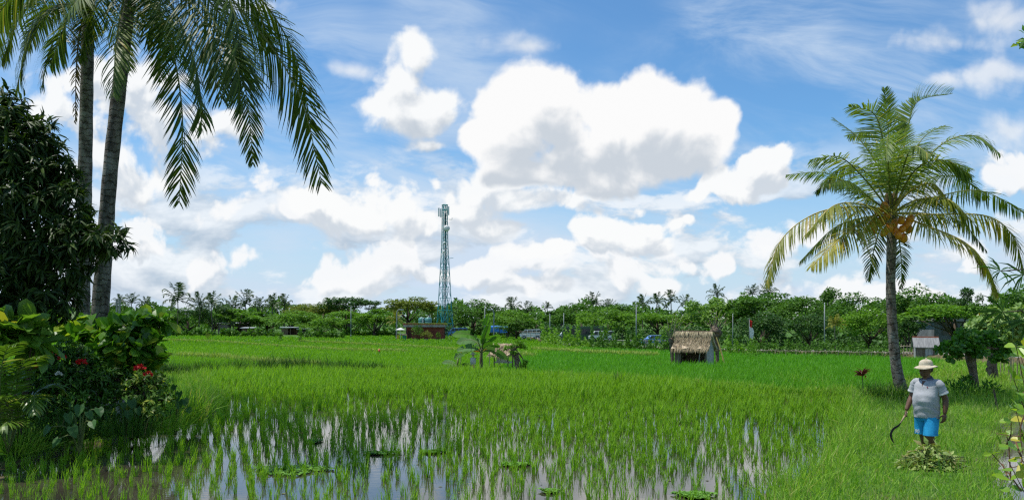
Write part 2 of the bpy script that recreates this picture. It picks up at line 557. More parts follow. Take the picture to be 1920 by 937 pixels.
def make_ground():
    xs = axis(-22, 26, 0.28, -9000, 9000)
    ys = axis(3, 46, 0.28, -400, 12000)
    X, Y = np.meshgrid(xs, ys)
    Z = land_z(X, Y)
    nx, ny = len(xs), len(ys)
    v = np.stack([X, Y, Z], -1).reshape(-1, 3)
    i, j = np.meshgrid(np.arange(nx - 1), np.arange(ny - 1))
    a = (j * nx + i).ravel()
    g = Geo().add(v, [np.stack([a, a + 1, a + nx + 1, a + nx], 1)])
    m, t = new_mat('soil and grass')
    p = t.n('ShaderNodeNewGeometry').outputs['Position']
    n1 = t.noise(p, 0.9, 6.0, 0.65)
    n2 = t.noise(p, 7.0, 5.0, 0.65)
    n3 = t.noise(p, 0.035, 4.0, 0.6)
    grass = t.mix(t.ss(n2, 0.3, 0.7), (0.030, 0.085, 0.008, 1), (0.075, 0.17, 0.014, 1))
    grass = t.mix(t.m('MULTIPLY', t.ss(n3, 0.40, 0.62), 0.35), grass, (0.095, 0.18, 0.018, 1))
    mud = t.mix(n2, (0.085, 0.064, 0.032, 1), (0.17, 0.135, 0.07, 1))
    z = t.xyz(p)[2]
    y = t.xyz(p)[1]
    island = t.m('MAXIMUM', t.ss(z, 0.045, 0.085), t.m('GREATER_THAN', y, 40.0))
    c = t.mix(island, mud, grass)
    b = prin(t, c, t.lin(island, 0.0, 1.0, 0.35, 0.9), 0.3)
    bn = t.n('ShaderNodeBump')
    bn.inputs['Strength'].default_value = 0.6
    bn.inputs['Distance'].default_value = 0.08
    t.put(bn.inputs['Height'], n2)
    t.nt.links.new(bn.outputs[0], b.inputs['Normal'])
    finish(m, t, b.outputs[0])
    g.obj('ground', m, smooth=True, kind='structure')
make_ground()

def water_mat(name, c1, c2):
    m, t = new_mat(name)
    p = t.n('ShaderNodeNewGeometry').outputs['Position']
    n = t.noise(p, 0.5, 4.0, 0.6)
    c = t.mix(t.ss(n, 0.35, 0.65), c1, c2)
    b = prin(t, c, 0.02, 0.5, IOR=1.55)
    bn = t.n('ShaderNodeBump')
    bn.inputs['Strength'].default_value = 0.05
    bn.inputs['Distance'].default_value = 0.02
    t.put(bn.inputs['Height'], t.noise(t.v('MULTIPLY', p, (1.0, 2.0, 1.0)), 5.0, 3.0, 0.5))
    t.nt.links.new(bn.outputs[0], b.inputs['Normal'])
    return finish(m, t, b.outputs[0])

def sheet(name, poly, z, m, label=None):
    g = Geo()
    n = len(poly)
    g.vs.append(np.array([(x, y, z) for x, y in poly], float))
    g.fs.append(np.arange(n)[None]); g.mi.append(np.zeros(1, np.int32)); g.n = n
    return g.obj(name, m, kind='structure')
sheet('paddy_water', [(-11.5, 1), (4.0, 1), (12.0, 24.5), (12, 27), (3, 36), (-6, 40), (-17, 40), (-14, 30)], 0.0,
      water_mat('muddy paddy water', (0.030, 0.028, 0.020, 1), (0.060, 0.052, 0.036, 1)))
dl, dr = [(interp_x(DITCH, y) - 0.55, y) for y in np.arange(5, 24)], [(interp_x(DITCH, y) + 0.55, y) for y in np.arange(23, 4, -1)]
sheet('ditch_water', dl[::-1] + dr[::-1], -0.07, water_mat('ditch water', (0.10, 0.09, 0.07, 1), (0.15, 0.14, 0.11, 1)))

# far edge of the fields, traced along the photograph's field rim (px -> row)
RIM = np.array([(-300, 627), (300, 627), (560, 630), (640, 632), (700, 635), (860, 637), (980, 641), (1060, 648), (1160, 653), (1260, 656), (1400, 661), (1560, 664), (1700, 668), (1800, 672), (2200, 690)], float)
def FAR_EDGE(X, Y):
    px = HX + FPX * X / Y
    row = np.interp(px, RIM[:, 0], RIM[:, 1])
    t = row - HY
    Yf = np.where(t > 34.2, (CAMZ - 0.4 - 0.6) * FPX / np.maximum(t - 32, .1), (CAMZ - 0.4 + 2.0) * FPX / t)
    return np.minimum(Yf, 240)
def rim_world(px, dy=0.0):
    row = np.interp(px, RIM[:, 0], RIM[:, 1])
    t = row - HY
    Y = (CAMZ - 1.0) * FPX / (t - 32) if t > 34.2 else (CAMZ + 1.6) * FPX / t
    Y = min(Y, 215) + dy
    return np.array([(px - HX) * Y / FPX, Y])

# ------------------------------------------------------------------ rice and grass
RICE1 = leaf_mat('young rice', (0.14, 0.33, 0.012, 1), (0.29, 0.52, 0.030, 1), 0.44, 0.5, 0.3)
RICE2 = leaf_mat('dense rice', (0.078, 0.275, 0.012, 1), (0.155, 0.42, 0.018, 1), 0.40, 0.5, 0.25)
RICE3 = leaf_mat('yellowish rice', (0.125, 0.315, 0.010, 1), (0.235, 0.46, 0.020, 1), 0.40, 0.5, 0.25)
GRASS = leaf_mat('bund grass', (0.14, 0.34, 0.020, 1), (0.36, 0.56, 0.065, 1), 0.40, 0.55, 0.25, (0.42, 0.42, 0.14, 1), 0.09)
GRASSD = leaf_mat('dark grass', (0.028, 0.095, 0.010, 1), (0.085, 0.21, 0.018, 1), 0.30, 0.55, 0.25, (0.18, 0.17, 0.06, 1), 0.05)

def tuft_blades(P, h, nb, width, lean=0.35, spread=0.05, hs=0.25):
    """nb blades round each root P (n,3): frames and roots for the BLADE template"""
    n = len(P)
    Pb = np.repeat(P, nb, 0)
    az = R.uniform(0, 2 * np.pi, n * nb)
    ln = np.abs(R.normal(0, lean, n * nb))
    d = np.stack([np.cos(az) * np.sin(ln), np.sin(az) * np.sin(ln), np.cos(ln)], 1)
    H = np.repeat(np.broadcast_to(h, (n,)), nb) * R.uniform(1 - hs * 1.6, 1 + hs, n * nb)
    Pb = Pb + np.stack([np.cos(az), np.sin(az), np.zeros(n * nb)], 1) * (spread * R.uniform(0.1, 1, n * nb))[:, None]
    W = np.repeat(np.broadcast_to(width, (n,)), nb) * R.uniform(0.7, 1.2, n * nb)
    side = rdirs(n * nb, -0.2, 0.2)
    return frames(d, side, H, W, 0.6 * H), Pb

def blade_up(F):
    return F

def in_view(P, margin=60):
    px = HX + FPX * P[:, 0] / P[:, 1]
    return (px > -margin) & (px < 1920 + margin)

def rice_patch_ok(X, Y):
    left = interp_x(LEFT_EDGE, Y) - X
    right = X - interp_x(RIGHT_EDGE, Y)
    far = Y - cross_y(X)
    return (left < -0.1) & (right < 0.05) & (far < 0.3)

def scatter(x0, x1, y0, y1, step, jit=0.45):
    gx = np.arange(x0, x1, step)
    gyy = np.arange(y0, y1, step)
    X, Y = np.meshgrid(gx, gyy)
    X = X.ravel() + R.uniform(-jit, jit, X.size) * step
    Y = Y.ravel() + R.uniform(-jit, jit, Y.size) * step
    return X, Y

def make_rice():
    # young rice in the flooded paddy: planted in wavy rows
    X, Y = scatter(-30, 30, -30, 30, 0.215, 0.24)
    ca, sa = math.cos(.33), math.sin(.33)
    X, Y = X * ca - Y * sa - 2, X * sa + Y * ca + 22
    X, Y = X + .10 * wob(X * .5, Y * .5), Y + .10 * wob(Y * .5, X * .5)
    ok = (Y > 7)
    X, Y = X[ok], Y[ok]
    ok = rice_patch_ok(X, Y)
    X, Y = X[ok], Y[ok]
    dens = wob(X * 0.35 + 2, Y * 0.22)
    px = HX + FPX * X / Y
    leftw = sstep(px, 1000, 800) * sstep(Y, 31, 27)            # thinner stand over the open water on the left
    open_w = np.exp(-(((px - 1120) / 230) ** 2 + ((Y - 11.3) / 1.3) ** 2)) + 0.10 * np.exp(-(((px - 180) / 260) ** 2 + ((Y - 11.6) / 1.6) ** 2))
    keep = R.random(len(X)) < np.clip(0.74 - 0.16 * sstep(px, 1150, 1300) * sstep(Y, 24, 20) + 0.12 * dens - 0.30 * leftw - 0.42 * open_w + 0.3 * sstep(Y, 24, 31), 0.10, 1)
    X, Y = X[keep], Y[keep]
    P = np.stack([X, Y, np.full(len(X), -0.05)], 1)
    P = P[in_view(P, 200)]
    X, Y = P[:, 0], P[:, 1]
    hh = 0.43 * R.uniform(0.65, 1.25, len(P)) * (0.85 + 0.25 * sstep(Y, 12, 26)) * (0.9 + 0.2 * wob(X * 0.3, Y * 0.3))
    order = np.argsort(Y)
    P, hh = P[order], hh[order]
    # the 300 tufts nearest the camera stand alone, the rest are one mass
    near = np.zeros(len(P), bool)
    px = HX + FPX * P[:, 0] / P[:, 1]
    py = HY + FPX * (CAMZ - P[:, 2] - hh) / P[:, 1]
    cand = np.where((px > -5) & (px < 1925) & (py < 937))[0][:300]
    near[cand] = True
    protos = []
    for k in range(12):
        F, B = tuft_blades(np.zeros((1, 3)), 0.40, 12, 0.011, 0.14, 0.026)
        protos.append(Geo().inst(*BLADE, F, B).mesh('rice_plant', RICE1))
    for n_, i in enumerate(cand):
        link('rice_plant', protos[n_ % 12], None, tuple(P[i]), R.uniform(0, 6.28), hh[i] / 0.40,
             label='young rice tuft standing in the water in the nearest rows of the flooded paddy', category='rice plant',
             group='rice tufts in the nearest rows of the flooded paddy')
    Q, qh = P[~near], hh[~near]
    g = Geo()
    for lo, hi, nb, w in ((0, 17, 12, 0.012), (17, 25, 11, 0.015), (25, 60, 10, 0.020)):
        s = (Q[:, 1] >= lo) & (Q[:, 1] < hi)
        F, B = tuft_blades(Q[s], qh[s] * (1 + 0.1 * (lo > 20)), nb, w, 0.14, 0.030)
        g.inst(*BLADE, F, B)
    g.obj('young_rice', RICE1, kind='stuff', label='rows of young rice standing in the shiny flooded paddy', category='rice')

    # dense rice of the fields beyond
    def field(name, label, mat, sel, bands, h):
        g = Geo()
        for (y0, y1, step, nb, w, hs) in bands:
            xm = y1 * 0.64 + 3
            X, Y = scatter(-xm, xm, y0, y1, step, 0.5)
            P = np.stack([X, Y, land_z(X, Y)], 1)
            P = P[in_view(P, 130) & sel(P[:, 0], P[:, 1])]
            hut_d = np.hypot(P[:, 0] - 10.3, P[:, 1] - 47.4)
            P = P[hut_d > 1.75]
            hh = h * hs * R.uniform(0.85, 1.15, len(P)) * (1 + 0.10 * wob(P[:, 0] * 0.25, P[:, 1] * 0.25))
            F, B = tuft_blades(P, hh, nb, w, 0.28, step * 0.3)
            g.inst(*BLADE, F, B)
        g.obj(name, mat, kind='stuff', label=label, category='rice')
    beyond = lambda X, Y: (Y - cross_y(X) > 0.9) & (X > interp_x(LEFT_EDGE, Y) - 100) & ~((Y < 36) & (X < interp_x(LEFT_EDGE, Y)))
    split = lambda X, Y: HX + FPX * X / Y > 930 + (Y - 36) * 2.2
    path = lambda X, Y: (X > np.interp(Y, [20, 26, 40, 72, 100], [9.8, 11.2, 19.5, 37.0, 52.0]))
    bands = [(23, 42, 0.19, 7, 0.020, 1.0), (42, 62, 0.30, 7, 0.032, 1.05), (62, 95, 0.55, 7, 0.055, 1.1), (95, 150, 1.0, 7, 0.10, 1.2), (150, 232, 1.9, 7, 0.19, 1.3)]
    field('dense_rice', 'dense deep green rice field round the thatched hut', RICE2,
          lambda X, Y: beyond(X, Y) & split(X, Y) & (Y < FAR_EDGE(X, Y)) & ~path(X, Y), bands, 0.42)
    field('pale_rice', 'wide yellowish green rice field reaching the sheds and the red building', RICE3,
          lambda X, Y: beyond(X, Y) & ~split(X, Y) & (Y < FAR_EDGE(X, Y)), bands, 0.40)

make_rice()

def debris():
    n = 1500
    Y = R.uniform(9.5, 24, n); X = R.uniform(-9, 8, n)
    k = rice_patch_ok(X, Y) & (R.random(n) < np.clip(.4 + .6 * wob(X * .9, Y * .9), .1, 1))
    P = np.stack([X, Y, np.full(n, .006)], 1)[k]; n = len(P)
    L = R.uniform(.02, .09, n)
    Geo().inst(*DIAMOND, frames(rdirs(n, -.02, .02), unit(rdirs(n) * .15 + (0, 0, 1)), L, L * R.uniform(.2, .8, n)), P).obj('floating_debris', leaf_mat('water debris', (.10, .13, .03, 1), (.26, .24, .09, 1), .1, .7, .2), kind='stuff', label='bits of straw and weed floating on the flooded paddy', category='debris')
debris()

def make_grass():
    # the grassy bund the man walks on
    X, Y = scatter(1, 25, 5.5, 30, 0.14, 0.5)
    right = X - interp_x(RIGHT_EDGE, Y)
    dd = np.abs(X - interp_x(DITCH, Y))
    ok = (right > -0.15) & ~((dd < 0.24 + 0.12 * wob(X * 2, Y * 2)) & (Y < 21)) & (Y < cross_y(X) + 6)
    X, Y = X[ok], Y[ok]
    P = np.stack([X, Y, land_z(X, Y) - 0.02], 1)
    P = P[in_view(P, 460)]
    P = P[np.hypot((P[:, 0] - 6.38) / .55, (P[:, 1] - 12.95) / .5) > 1]
    edge = np.exp(-((P[:, 0] - interp_x(RIGHT_EDGE, P[:, 1])) / 0.5) ** 2)
    trod = np.exp(-((P[:, 0] - interp_x(RIGHT_EDGE, P[:, 1]) - 1.7) / 0.8) ** 2) 
    hh = (0.21 + 0.20 * edge - 0.07 * trod) * R.uniform(0.5, 1.6, len(P)) * (1 + 0.4 * wob(P[:, 0] * .8, P[:, 1] * .8))
    F, B = tuft_blades(P, hh, 8, 0.0095, 0.55, 0.09)
    Geo().inst(*BLADE, F, B).obj('bund_grass', GRASS, kind='stuff', label='rough green grass on the bund under the farmer', category='grass')
    P2 = P[R.random(len(P)) < 0.06]
    F, B = tuft_blades(P2, 0.42 * R.uniform(.6, 1.3, len(P2)), 9, 0.010, 0.5, 0.06)
    Geo().inst(*BLADE, F, B).obj('bund_weeds', leaf_mat('bund weeds', (0.16, 0.30, 0.05, 1), (0.34, 0.42, 0.12, 1), .35, .5, .3), kind='stuff', label='longer paler grass blades scattered over the bund', category='grass')
    X, Y = scatter(8, 60, 24, 82, 0.30, 0.5)
    ok = (X > np.interp(Y, [20, 26, 40, 72, 100], [9.8, 11.2, 19.5, 37.0, 52.0]) - 0.3) & (Y - cross_y(X) > -1)
    P = np.stack([X, Y, land_z(X, Y) - 0.02], 1)[ok]
    P = P[in_view(P, 420)]
    hh = 0.26 * R.uniform(0.5, 1.6, len(P)) * (1 + 0.4 * wob(P[:, 0] * .5, P[:, 1] * .5))
    F, B = tuft_blades(P, hh, 8, 0.0007 * P[:, 1], 0.5, 0.2)
    Geo().inst(*BLADE, F, B).obj('path_grass', GRASS, kind='stuff', label='rough lighter grass between the rice field and the right edge, behind the pollarded tree', category='grass')
    # the left bank
    X, Y = scatter(-22, -6, 9, 40, 0.19, 0.5)
    left = interp_x(LEFT_EDGE, Y) - X
    ok = (left > -0.25) & (Y > 9)
    X, Y, left = X[ok], Y[ok], left[ok]
    P = np.stack([X, Y, land_z(X, Y) - 0.02], 1)
    v = in_view(P, 300) & (left < 7)
    P, left = P[v], left[v]
    hh = (0.26 + 0.12 * np.exp(-(left / 0.8) ** 2)) * R.uniform(0.5, 1.5, len(P)) * (1 + 0.35 * wob(P[:, 0], P[:, 1]))
    lit = left < 1.5 + 0.6 * wob(P[:, 0] * .7, P[:, 1] * .7)  # sun and shade on the bank painted as two grass colours
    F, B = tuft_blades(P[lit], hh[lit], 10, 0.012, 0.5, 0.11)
    Geo().inst(*BLADE, F, B).obj('bank_edge_grass', GRASS, kind='stuff', label='grass coloured as sunlit on the slope where the left bank meets the flooded rice', category='grass')
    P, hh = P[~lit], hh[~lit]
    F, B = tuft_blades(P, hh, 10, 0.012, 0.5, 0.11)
    Geo().inst(*BLADE, F, B).obj('bank_grass', GRASSD, kind='stuff', label='long grass coloured as shaded on the left bank', category='grass')
    # the cross bund: taller grass, shade painted into the green of its left stretch
    xs = np.arange(-22, 13, 0.07)
    X = np.repeat(xs, 9) + R.uniform(-.05, .05, len(xs) * 9)
    Y = cross_y(X) + 0.35 + R.normal(0, 0.30, len(X)) * (1 + 1.2 * sstep(-X, 4, 8))
    P = np.stack([X, Y, land_z(X, Y) - 0.03], 1)
    hh = (0.30 + 0.26 * sstep(-X, 4, 9) * (1 + .5 * wob(X * .5, X * .2))) * R.uniform(0.5, 1.3, len(P))
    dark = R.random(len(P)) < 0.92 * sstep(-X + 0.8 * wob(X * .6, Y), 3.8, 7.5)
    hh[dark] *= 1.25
    GRASS_SHADE = leaf_mat('grass with painted shade', (0.016, 0.062, 0.007, 1), (0.048, 0.135, 0.012, 1), 0.18, 0.6, 0.2)
    for s, m, nm, lb in ((dark, GRASS_SHADE, 'cross_bund_dark_grass', 'overgrown stretch of grass coloured as shaded along the bund behind the flooded paddy'),
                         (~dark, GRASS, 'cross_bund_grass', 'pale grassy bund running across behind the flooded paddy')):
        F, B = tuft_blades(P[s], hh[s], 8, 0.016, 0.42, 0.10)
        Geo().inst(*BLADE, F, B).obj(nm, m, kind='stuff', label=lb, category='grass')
    # thin bunds far out in the fields
    g = Geo()
    for line in ([(300, 637), (400, 640), (520, 649), (640, 657), (760, 660)], [(330, 668), (420, 672), (520, 684), (600, 690)], [(560, 640), (700, 646), (800, 652), (1000, 668)],
                 [(1000, 655), (1100, 662), (1230, 668)]):
        L = np.array(line, float)
        pxs = np.linspace(L[0, 0], L[-1, 0], 260)
        pys = np.interp(pxs, L[:, 0], L[:, 1])
        P = np.array([ground_pt(a, b + R.normal(0, 0.3), 0.30) for a, b in zip(pxs, pys)])
        F, B = tuft_blades(P - (0, 0, 0.05), 0.46, 8, 0.0011 * P[:, 1], 0.45, 0.3)
        g.inst(*BLADE, F, B)
    g.obj('field_bund_grass', leaf_mat('pale bund grass', (0.24, 0.36, 0.06, 1), (0.42, 0.50, 0.12, 1), 0.3, 0.6, 0.2), kind='stuff', label='thin pale grass lines on the low bunds between the far rice fields', category='grass')
make_grass()

# ------------------------------------------------------------------ far trees
FOL = {
    'mid': leaf_mat('foliage mid', (0.045, 0.12, 0.014, 1), (0.12, 0.26, 0.026, 1), 0.30, 0.55, 0.25),
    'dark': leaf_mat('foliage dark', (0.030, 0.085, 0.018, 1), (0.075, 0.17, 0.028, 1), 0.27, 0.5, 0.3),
    'bright': leaf_mat('foliage bright', (0.085, 0.20, 0.014, 1), (0.18, 0.36, 0.028, 1), 0.34, 0.55, 0.25),
    'olive': leaf_mat('foliage olive', (0.13, 0.18, 0.025, 1), (0.24, 0.28, 0.040, 1), 0.30, 0.6, 0.2),
    'pale': leaf_mat('foliage pale', (0.14, 0.27, 0.040, 1), (0.25, 0.40, 0.075, 1), 0.34, 0.5, 0.3),
}
FROND_FAR = leaf_mat('far palm fronds', (0.030, 0.070, 0.022, 1), (0.08, 0.13, 0.035, 1), 0.22, 0.5, 0.35)
FROND_YEL = leaf_mat('yellow palm fronds', (0.15, 0.19, 0.03, 1), (0.36, 0.32, 0.05, 1), 0.35, 0.5, 0.3)
BARK = rough_mat('bark', (0.05, 0.038, 0.028, 1), (0.16, 0.13, 0.10, 1), 5.0, 0.95, 0.1, 0.5, (1, 1, 0.3))
PALMBARK = trunk_mat('palm bark', (0.075, 0.064, 0.052, 1), (0.20, 0.175, 0.145, 1))

def crown_geo(kind, nleaf, size, seed):
    """crown about 1 wide (radius 0.5) and 1 tall standing on z=0: clumps of leaves on boughs with gaps between"""
    global R
    keep, R = R, np.random.default_rng(seed)
    g = Geo()
    lobes = []
    if kind == 'round':
        for _ in range(26):
            d = rdirs(1, -0.45, 1)[0]
            lobes.append((np.array([d[0] * .38, d[1] * .38, .52 + d[2] * .36]), R.uniform(.10, .19), R.uniform(.09, .15)))
    elif kind == 'umbrella':
        for _ in range(30):
            a, r = R.uniform(0, 6.28), math.sqrt(R.uniform(0.0, 1)) * .44
            lobes.append((np.array([r * math.cos(a), r * math.sin(a), .80 - 1.1 * r * r + R.uniform(-.20, .08)]), R.uniform(.09, .16), R.uniform(.05, .085)))
    elif kind == 'tall':
        for _ in range(24):
            z = R.uniform(.12, .92)
            a, r = R.uniform(0, 6.28), .36 * math.sin(math.pi * (z * .85 + .12)) * R.uniform(.5, 1)
            lobes.append((np.array([r * math.cos(a), r * math.sin(a), z]), R.uniform(.09, .16), R.uniform(.07, .12)))
    else:  # loose
        for _ in range(22):
            d = rdirs(1, -0.3, 1)[0] * R.uniform(.55, 1.1)
            lobes.append((np.array([d[0] * .42, d[1] * .42, .48 + d[2] * .42]), R.uniform(.06, .13), R.uniform(.05, .10)))
    w = np.array([l[1] ** 2 for l in lobes]); w /= w.sum()
    ids = R.choice(len(lobes), nleaf, p=w)
    c = np.array([lobes[i][0] for i in ids]); rr = np.array([(lobes[i][1], lobes[i][1], lobes[i][2]) for i in ids])
    d = rdirs(nleaf, -0.75, 1)
    P = c + d * rr * (R.uniform(0.3, 1.12, nleaf) ** 0.5)[:, None]
    fw = unit(d * (1, 1, .5) + rdirs(nleaf) * 0.8 + (0, 0, -0.25))
    up = unit(d * .7 + np.array([0, 0, .8]) + rdirs(nleaf) * 0.6)
    L = size * R.uniform(.6, 1.3, nleaf)
    g.inst(*DIAMOND, frames(fw, up, L, L * .62), P)
    R = keep
    return g, lobes

CROWNS, TRUNKS = {}, {}
def crown_mesh(kind, tone, var, nleaf=4200, size=0.046):
    k = (kind, tone, var)
    if k not in CROWNS:
        g, lobes = crown_geo(kind, nleaf, size, 100 + var * 7 + len(kind))
        CROWNS[k] = g.mesh('crown', FOL[tone])
        t = Geo()
        top = np.array([0, 0, .45])
        t.tube([(0, 0, -.45), (.01, 0, -.2), (0, .01, .1), top], [.045, .034, .028, .014], 7)
        for l, *_ in lobes[:9]:
            s = np.array([0, 0, R.uniform(-.08, .2)])
            t.tube([s, (s + l) / 2 + (0, 0, -.04), l], [.016, .010, .004], 5)
        TRUNKS[k] = t.mesh('trunk', BARK, True)
    return CROWNS[k], TRUNKS[k]

def tree(name, label, px, top, Y, wpx, kind, tone, category='tree', group=None, base=None, crown_frac=0.62, var=None):
    p = at(px, 0, Y)
    z0 = float(gz(Y)) if base is None else base
    ztop = CAMZ + (HY - top) * Y / FPX
    W = wpx * Y / FPX
    H = ztop - z0
    var = (int(px) * 7 % 3) if var is None else var
    c, t = crown_mesh(kind, tone, var)
    e = thing(name, label, category, (p[0], Y, z0), R.uniform(0, 6.28), group)
    ch = H * crown_frac
    link('crown', c, e, (0, 0, H - ch * 0.99), 0, (W, W, ch))
    link('trunk', t, e, (0, 0, H - ch), 0, (W * .9, W * .9, max(ch, (H - ch) / .45)))
    return e

# ---- fronds
LEAFLET = (np.array([[-.3, 0, 0], [.3, 0, 0], [-.5, .35, -.01], [.5, .35, -.01], [-.36, .72, -.09], [.36, .72, -.09], [0, 1, -.24]]),
           [[[0, 1, 3, 2], [2, 3, 5, 4]], [[4, 5, 6]]])
LEAFLET_S = (np.array([[-.4, 0, 0], [.4, 0, 0], [-.5, .55, -.04], [.5, .55, -.04], [0, 1, -.22]]), [[[0, 1, 3, 2]], [[2, 3, 4]]])

def bez(pts, n):
    """smooth curve through control points (Catmull-Rom), n samples"""
    p = np.asarray(pts, float)
    p = np.concatenate([[2 * p[0] - p[1]], p, [2 * p[-1] - p[-2]]])
    m = len(p) - 3
    out = []
    for s in np.linspace(0, m - 1e-6, n):
        i = int(s); f = s - i
        a, b, c, d = p[i:i + 4]
        out.append(.5 * ((2 * b) + (-a + c) * f + (2 * a - 5 * b + 4 * c - d) * f * f + (-a + 3 * b - 3 * c + d) * f ** 3))
    return np.array(out)

def frond(g, pts, n=60, Lmax=0.75, width=0.045, droop=0.5, r0=0.03, templ=LEAFLET, start=0.16, fold=0.35, mats=(0, 0), ragged=0.12, sides=5, wide=True, twist=(0.0, 0.0)):
    """a feather frond: rachis along pts, n leaflets each side hanging with gravity"""
    C = bez(pts, 28)
    g.tube(C, np.linspace(r0, r0 * .16, len(C)), sides, False, mats[1])
    T = unit(np.gradient(C, axis=0))
    t = np.linspace(start, .995, n)
    for sgn in (-1, 1):
        tt = np.clip(t + R.uniform(-.4, .4, n) / n, start * .9, 1)
        keep = R.random(n) > ragged * (0.3 + tt)
        tt = tt[keep]
        k = len(tt)
        idx = tt * (len(C) - 1)
        i0 = np.minimum(idx.astype(int), len(C) - 2); f = (idx - i0)[:, None]
        P = C[i0] * (1 - f) + C[i0 + 1] * f
        tan = unit(T[i0] * (1 - f) + T[i0 + 1] * f)
        side = unit(np.cross(tan, (0, 0, 1.0)) + 1e-3) * sgn
        upv = np.cross(side * sgn, tan)
        ph = (twist[0] + (twist[1] - twist[0]) * tt)[:, None]
        s0 = side * sgn
        side, upv = (s0 * np.cos(ph) + upv * np.sin(ph)) * sgn, upv * np.cos(ph) - s0 * np.sin(ph)
        L = Lmax * (np.sin(np.pi * np.clip(tt * .86 + .14, 0, 1)) ** .55 * .85 + .12) * R.uniform(.85, 1.1, k)
        d = unit(side * ((1.15 - .45 * tt) if wide else (1.0 - .55 * tt))[:, None] + tan * ((.38 + .42 * tt) if wide else (.45 + .55 * tt))[:, None] + upv * fold + np.array([0, 0, -1.0]) * (droop * R.uniform(.5, 1.4, k))[:, None] + rdirs(k) * .07)
        up = unit(upv + np.array([0, 0, .35]) + side * .25)
        g.inst(*templ, frames(d, up, L, np.full(k, width) * R.uniform(.8, 1.2, k), L), P, mats[0])

PALMC = []
for v in range(4):
    g = Geo()
    for k in range(15):
        az = k * 2.4 + R.uniform(-.3, .3)
        el = [1.25, 1.0, .75, .5, .25, 0.05, -.25][k % 7] + R.uniform(-.1, .1)
        L = R.uniform(2.6, 3.3)
        d = np.array([math.cos(az) * math.cos(el), math.sin(az) * math.cos(el), math.sin(el)])
        p1, p2 = d * L * .5, d * L * .86 + np.array([0, 0, -L * .10])
        p3 = d * L + np.array([0, 0, -L * (.34 if el < .9 else .14)])
        frond(g, [(0, 0, 0), p1, p2, p3], 15, .80, .13, .60, .07, LEAFLET_S, .12, .25, sides=3, wide=False)
    PALMC.append(g)
PALM_M = [g.mesh('crown', FROND_FAR) for g in PALMC]
PALM_Y = [g.mesh('crown', FROND_YEL) for g in PALMC[:2]]
tg = Geo().tube(bez([(0, 0, -1), (.02, 0, -.6), (-.02, .01, -.3), (0, 0, 0.02)], 9), [.028, .02, .017, .016, .015, .015, .014, .014, .013], 7)
PALM_T = tg.mesh('trunk', PALMBARK, True)

def far_palm(label, px, top, Y, spread_px, yellow=False, k=0, group='coconut palms along the far tree line', name='coconut_palm'):
    z0 = float(gz(Y))
    S = spread_px * Y / FPX / 6.0
    zc = CAMZ + (HY - top) * Y / FPX - 2.7 * S
    p = at(px, 0, Y)
    e = thing(name, label, 'palm', (p[0], Y, z0), R.uniform(0, 6.28), group)
    H = zc - z0
    link('crown', (PALM_Y if yellow else PALM_M)[k % (2 if yellow else 4)], e, (0, 0, H), 0, S)
    link('trunk', PALM_T, e, (0, 0, H), 0, (H * 1.0 if H < 9 else 9, H if H < 9 else 9, H))
    return e

PALMS = [  # px, top row, depth, spread in px
    (225, 556, 262, 26, 'far coconut palm just right of the tall grey foreground trunk'),
    (247, 552, 258, 34, 'palm beside the pale poles showing over the sea almond shrub'),
    (275, 560, 262, 34, 'palm over the right half of the sea almond shrub, behind the trees'),
    (333, 534, 245, 56, 'tallest far palm on the left, feathery crown well above its neighbours'),
    (374, 552, 244, 40, 'palm with a full bare trunk, left one of the close pair behind the field'),
    (397, 550, 243, 42, 'palm with a full bare trunk, right one of the close pair behind the field'),
    (437, 558, 265, 40, 'palm with half hidden crown, first right of the close pair'),
    (461, 547, 270, 46, 'dark palm with upright spread fronds left of the brown shed'),
    (486, 561, 275, 32, 'small palm sunk between two larger palms above the sheds'),
    (511, 554, 268, 44, 'broad dark palm above the brown shed'),
    (533, 555, 272, 36, 'slender palm just right of the broad dark one above the sheds'),
    (702, 571, 262, 26, 'small palm top behind the dark spreading tree, left of the street light'),
    (806, 570, 262, 30, 'palm top peeping out beside the telecom tower, left of its legs'),
    (850, 572, 264, 30, 'palm top peeping out beside the telecom tower, right of its legs'),
    (900, 571, 232, 30, 'palm with drooping fronds at the curved street light'),
    (960, 561, 250, 38, 'upright palm standing against the sky above the white van'),
    (988, 570, 252, 36, 'palm with arching fronds next to the upright one above the white van'),
    (1026, 569, 255, 22, 'narrow dark palm alone in the gap of the tree line'),
    (1113, 551, 225, 40, 'palm rising highest between tower and thatched hut'),
    (1143, 566, 228, 30, 'low palm top just right of the highest one between tower and hut'),
    (1205, 559, 210, 36, 'pale trunked palm directly behind the tall grey pole'),
    (1232, 556, 212, 36, 'dark palm first to the right of the tall grey pole'),
    (1258, 553, 215, 38, 'dark palm second to the right of the tall grey pole'),
    (1286, 562, 218, 30, 'small dark palm above the left stump of the thatched hut'),
    (1344, 543, 190, 34, 'dark palm fan poking above the feathery tree behind the thatched hut'),
    (1411, 542, 200, 34, 'palm top above the red and white flag'),
    (1441, 538, 205, 36, 'palm top just right of the one above the flag'),
]
for i, (px, top, Y, sp, lb) in enumerate(PALMS):
    far_palm(lb, px, top - 5 - 6 * float(sstep(px, 1080, 1300)), Y, sp * 1.3, False, i)
far_palm('young yellowish palm in front of the trees left of the red building', 742, 583, 186, 40, True, 0, 'young yellowish palms', 'young_palm')
far_palm('young yellowish palm behind the hedge left of the big palm trunk', 1566, 588, 95, 44, True, 1, 'young yellowish palms', 'young_palm')

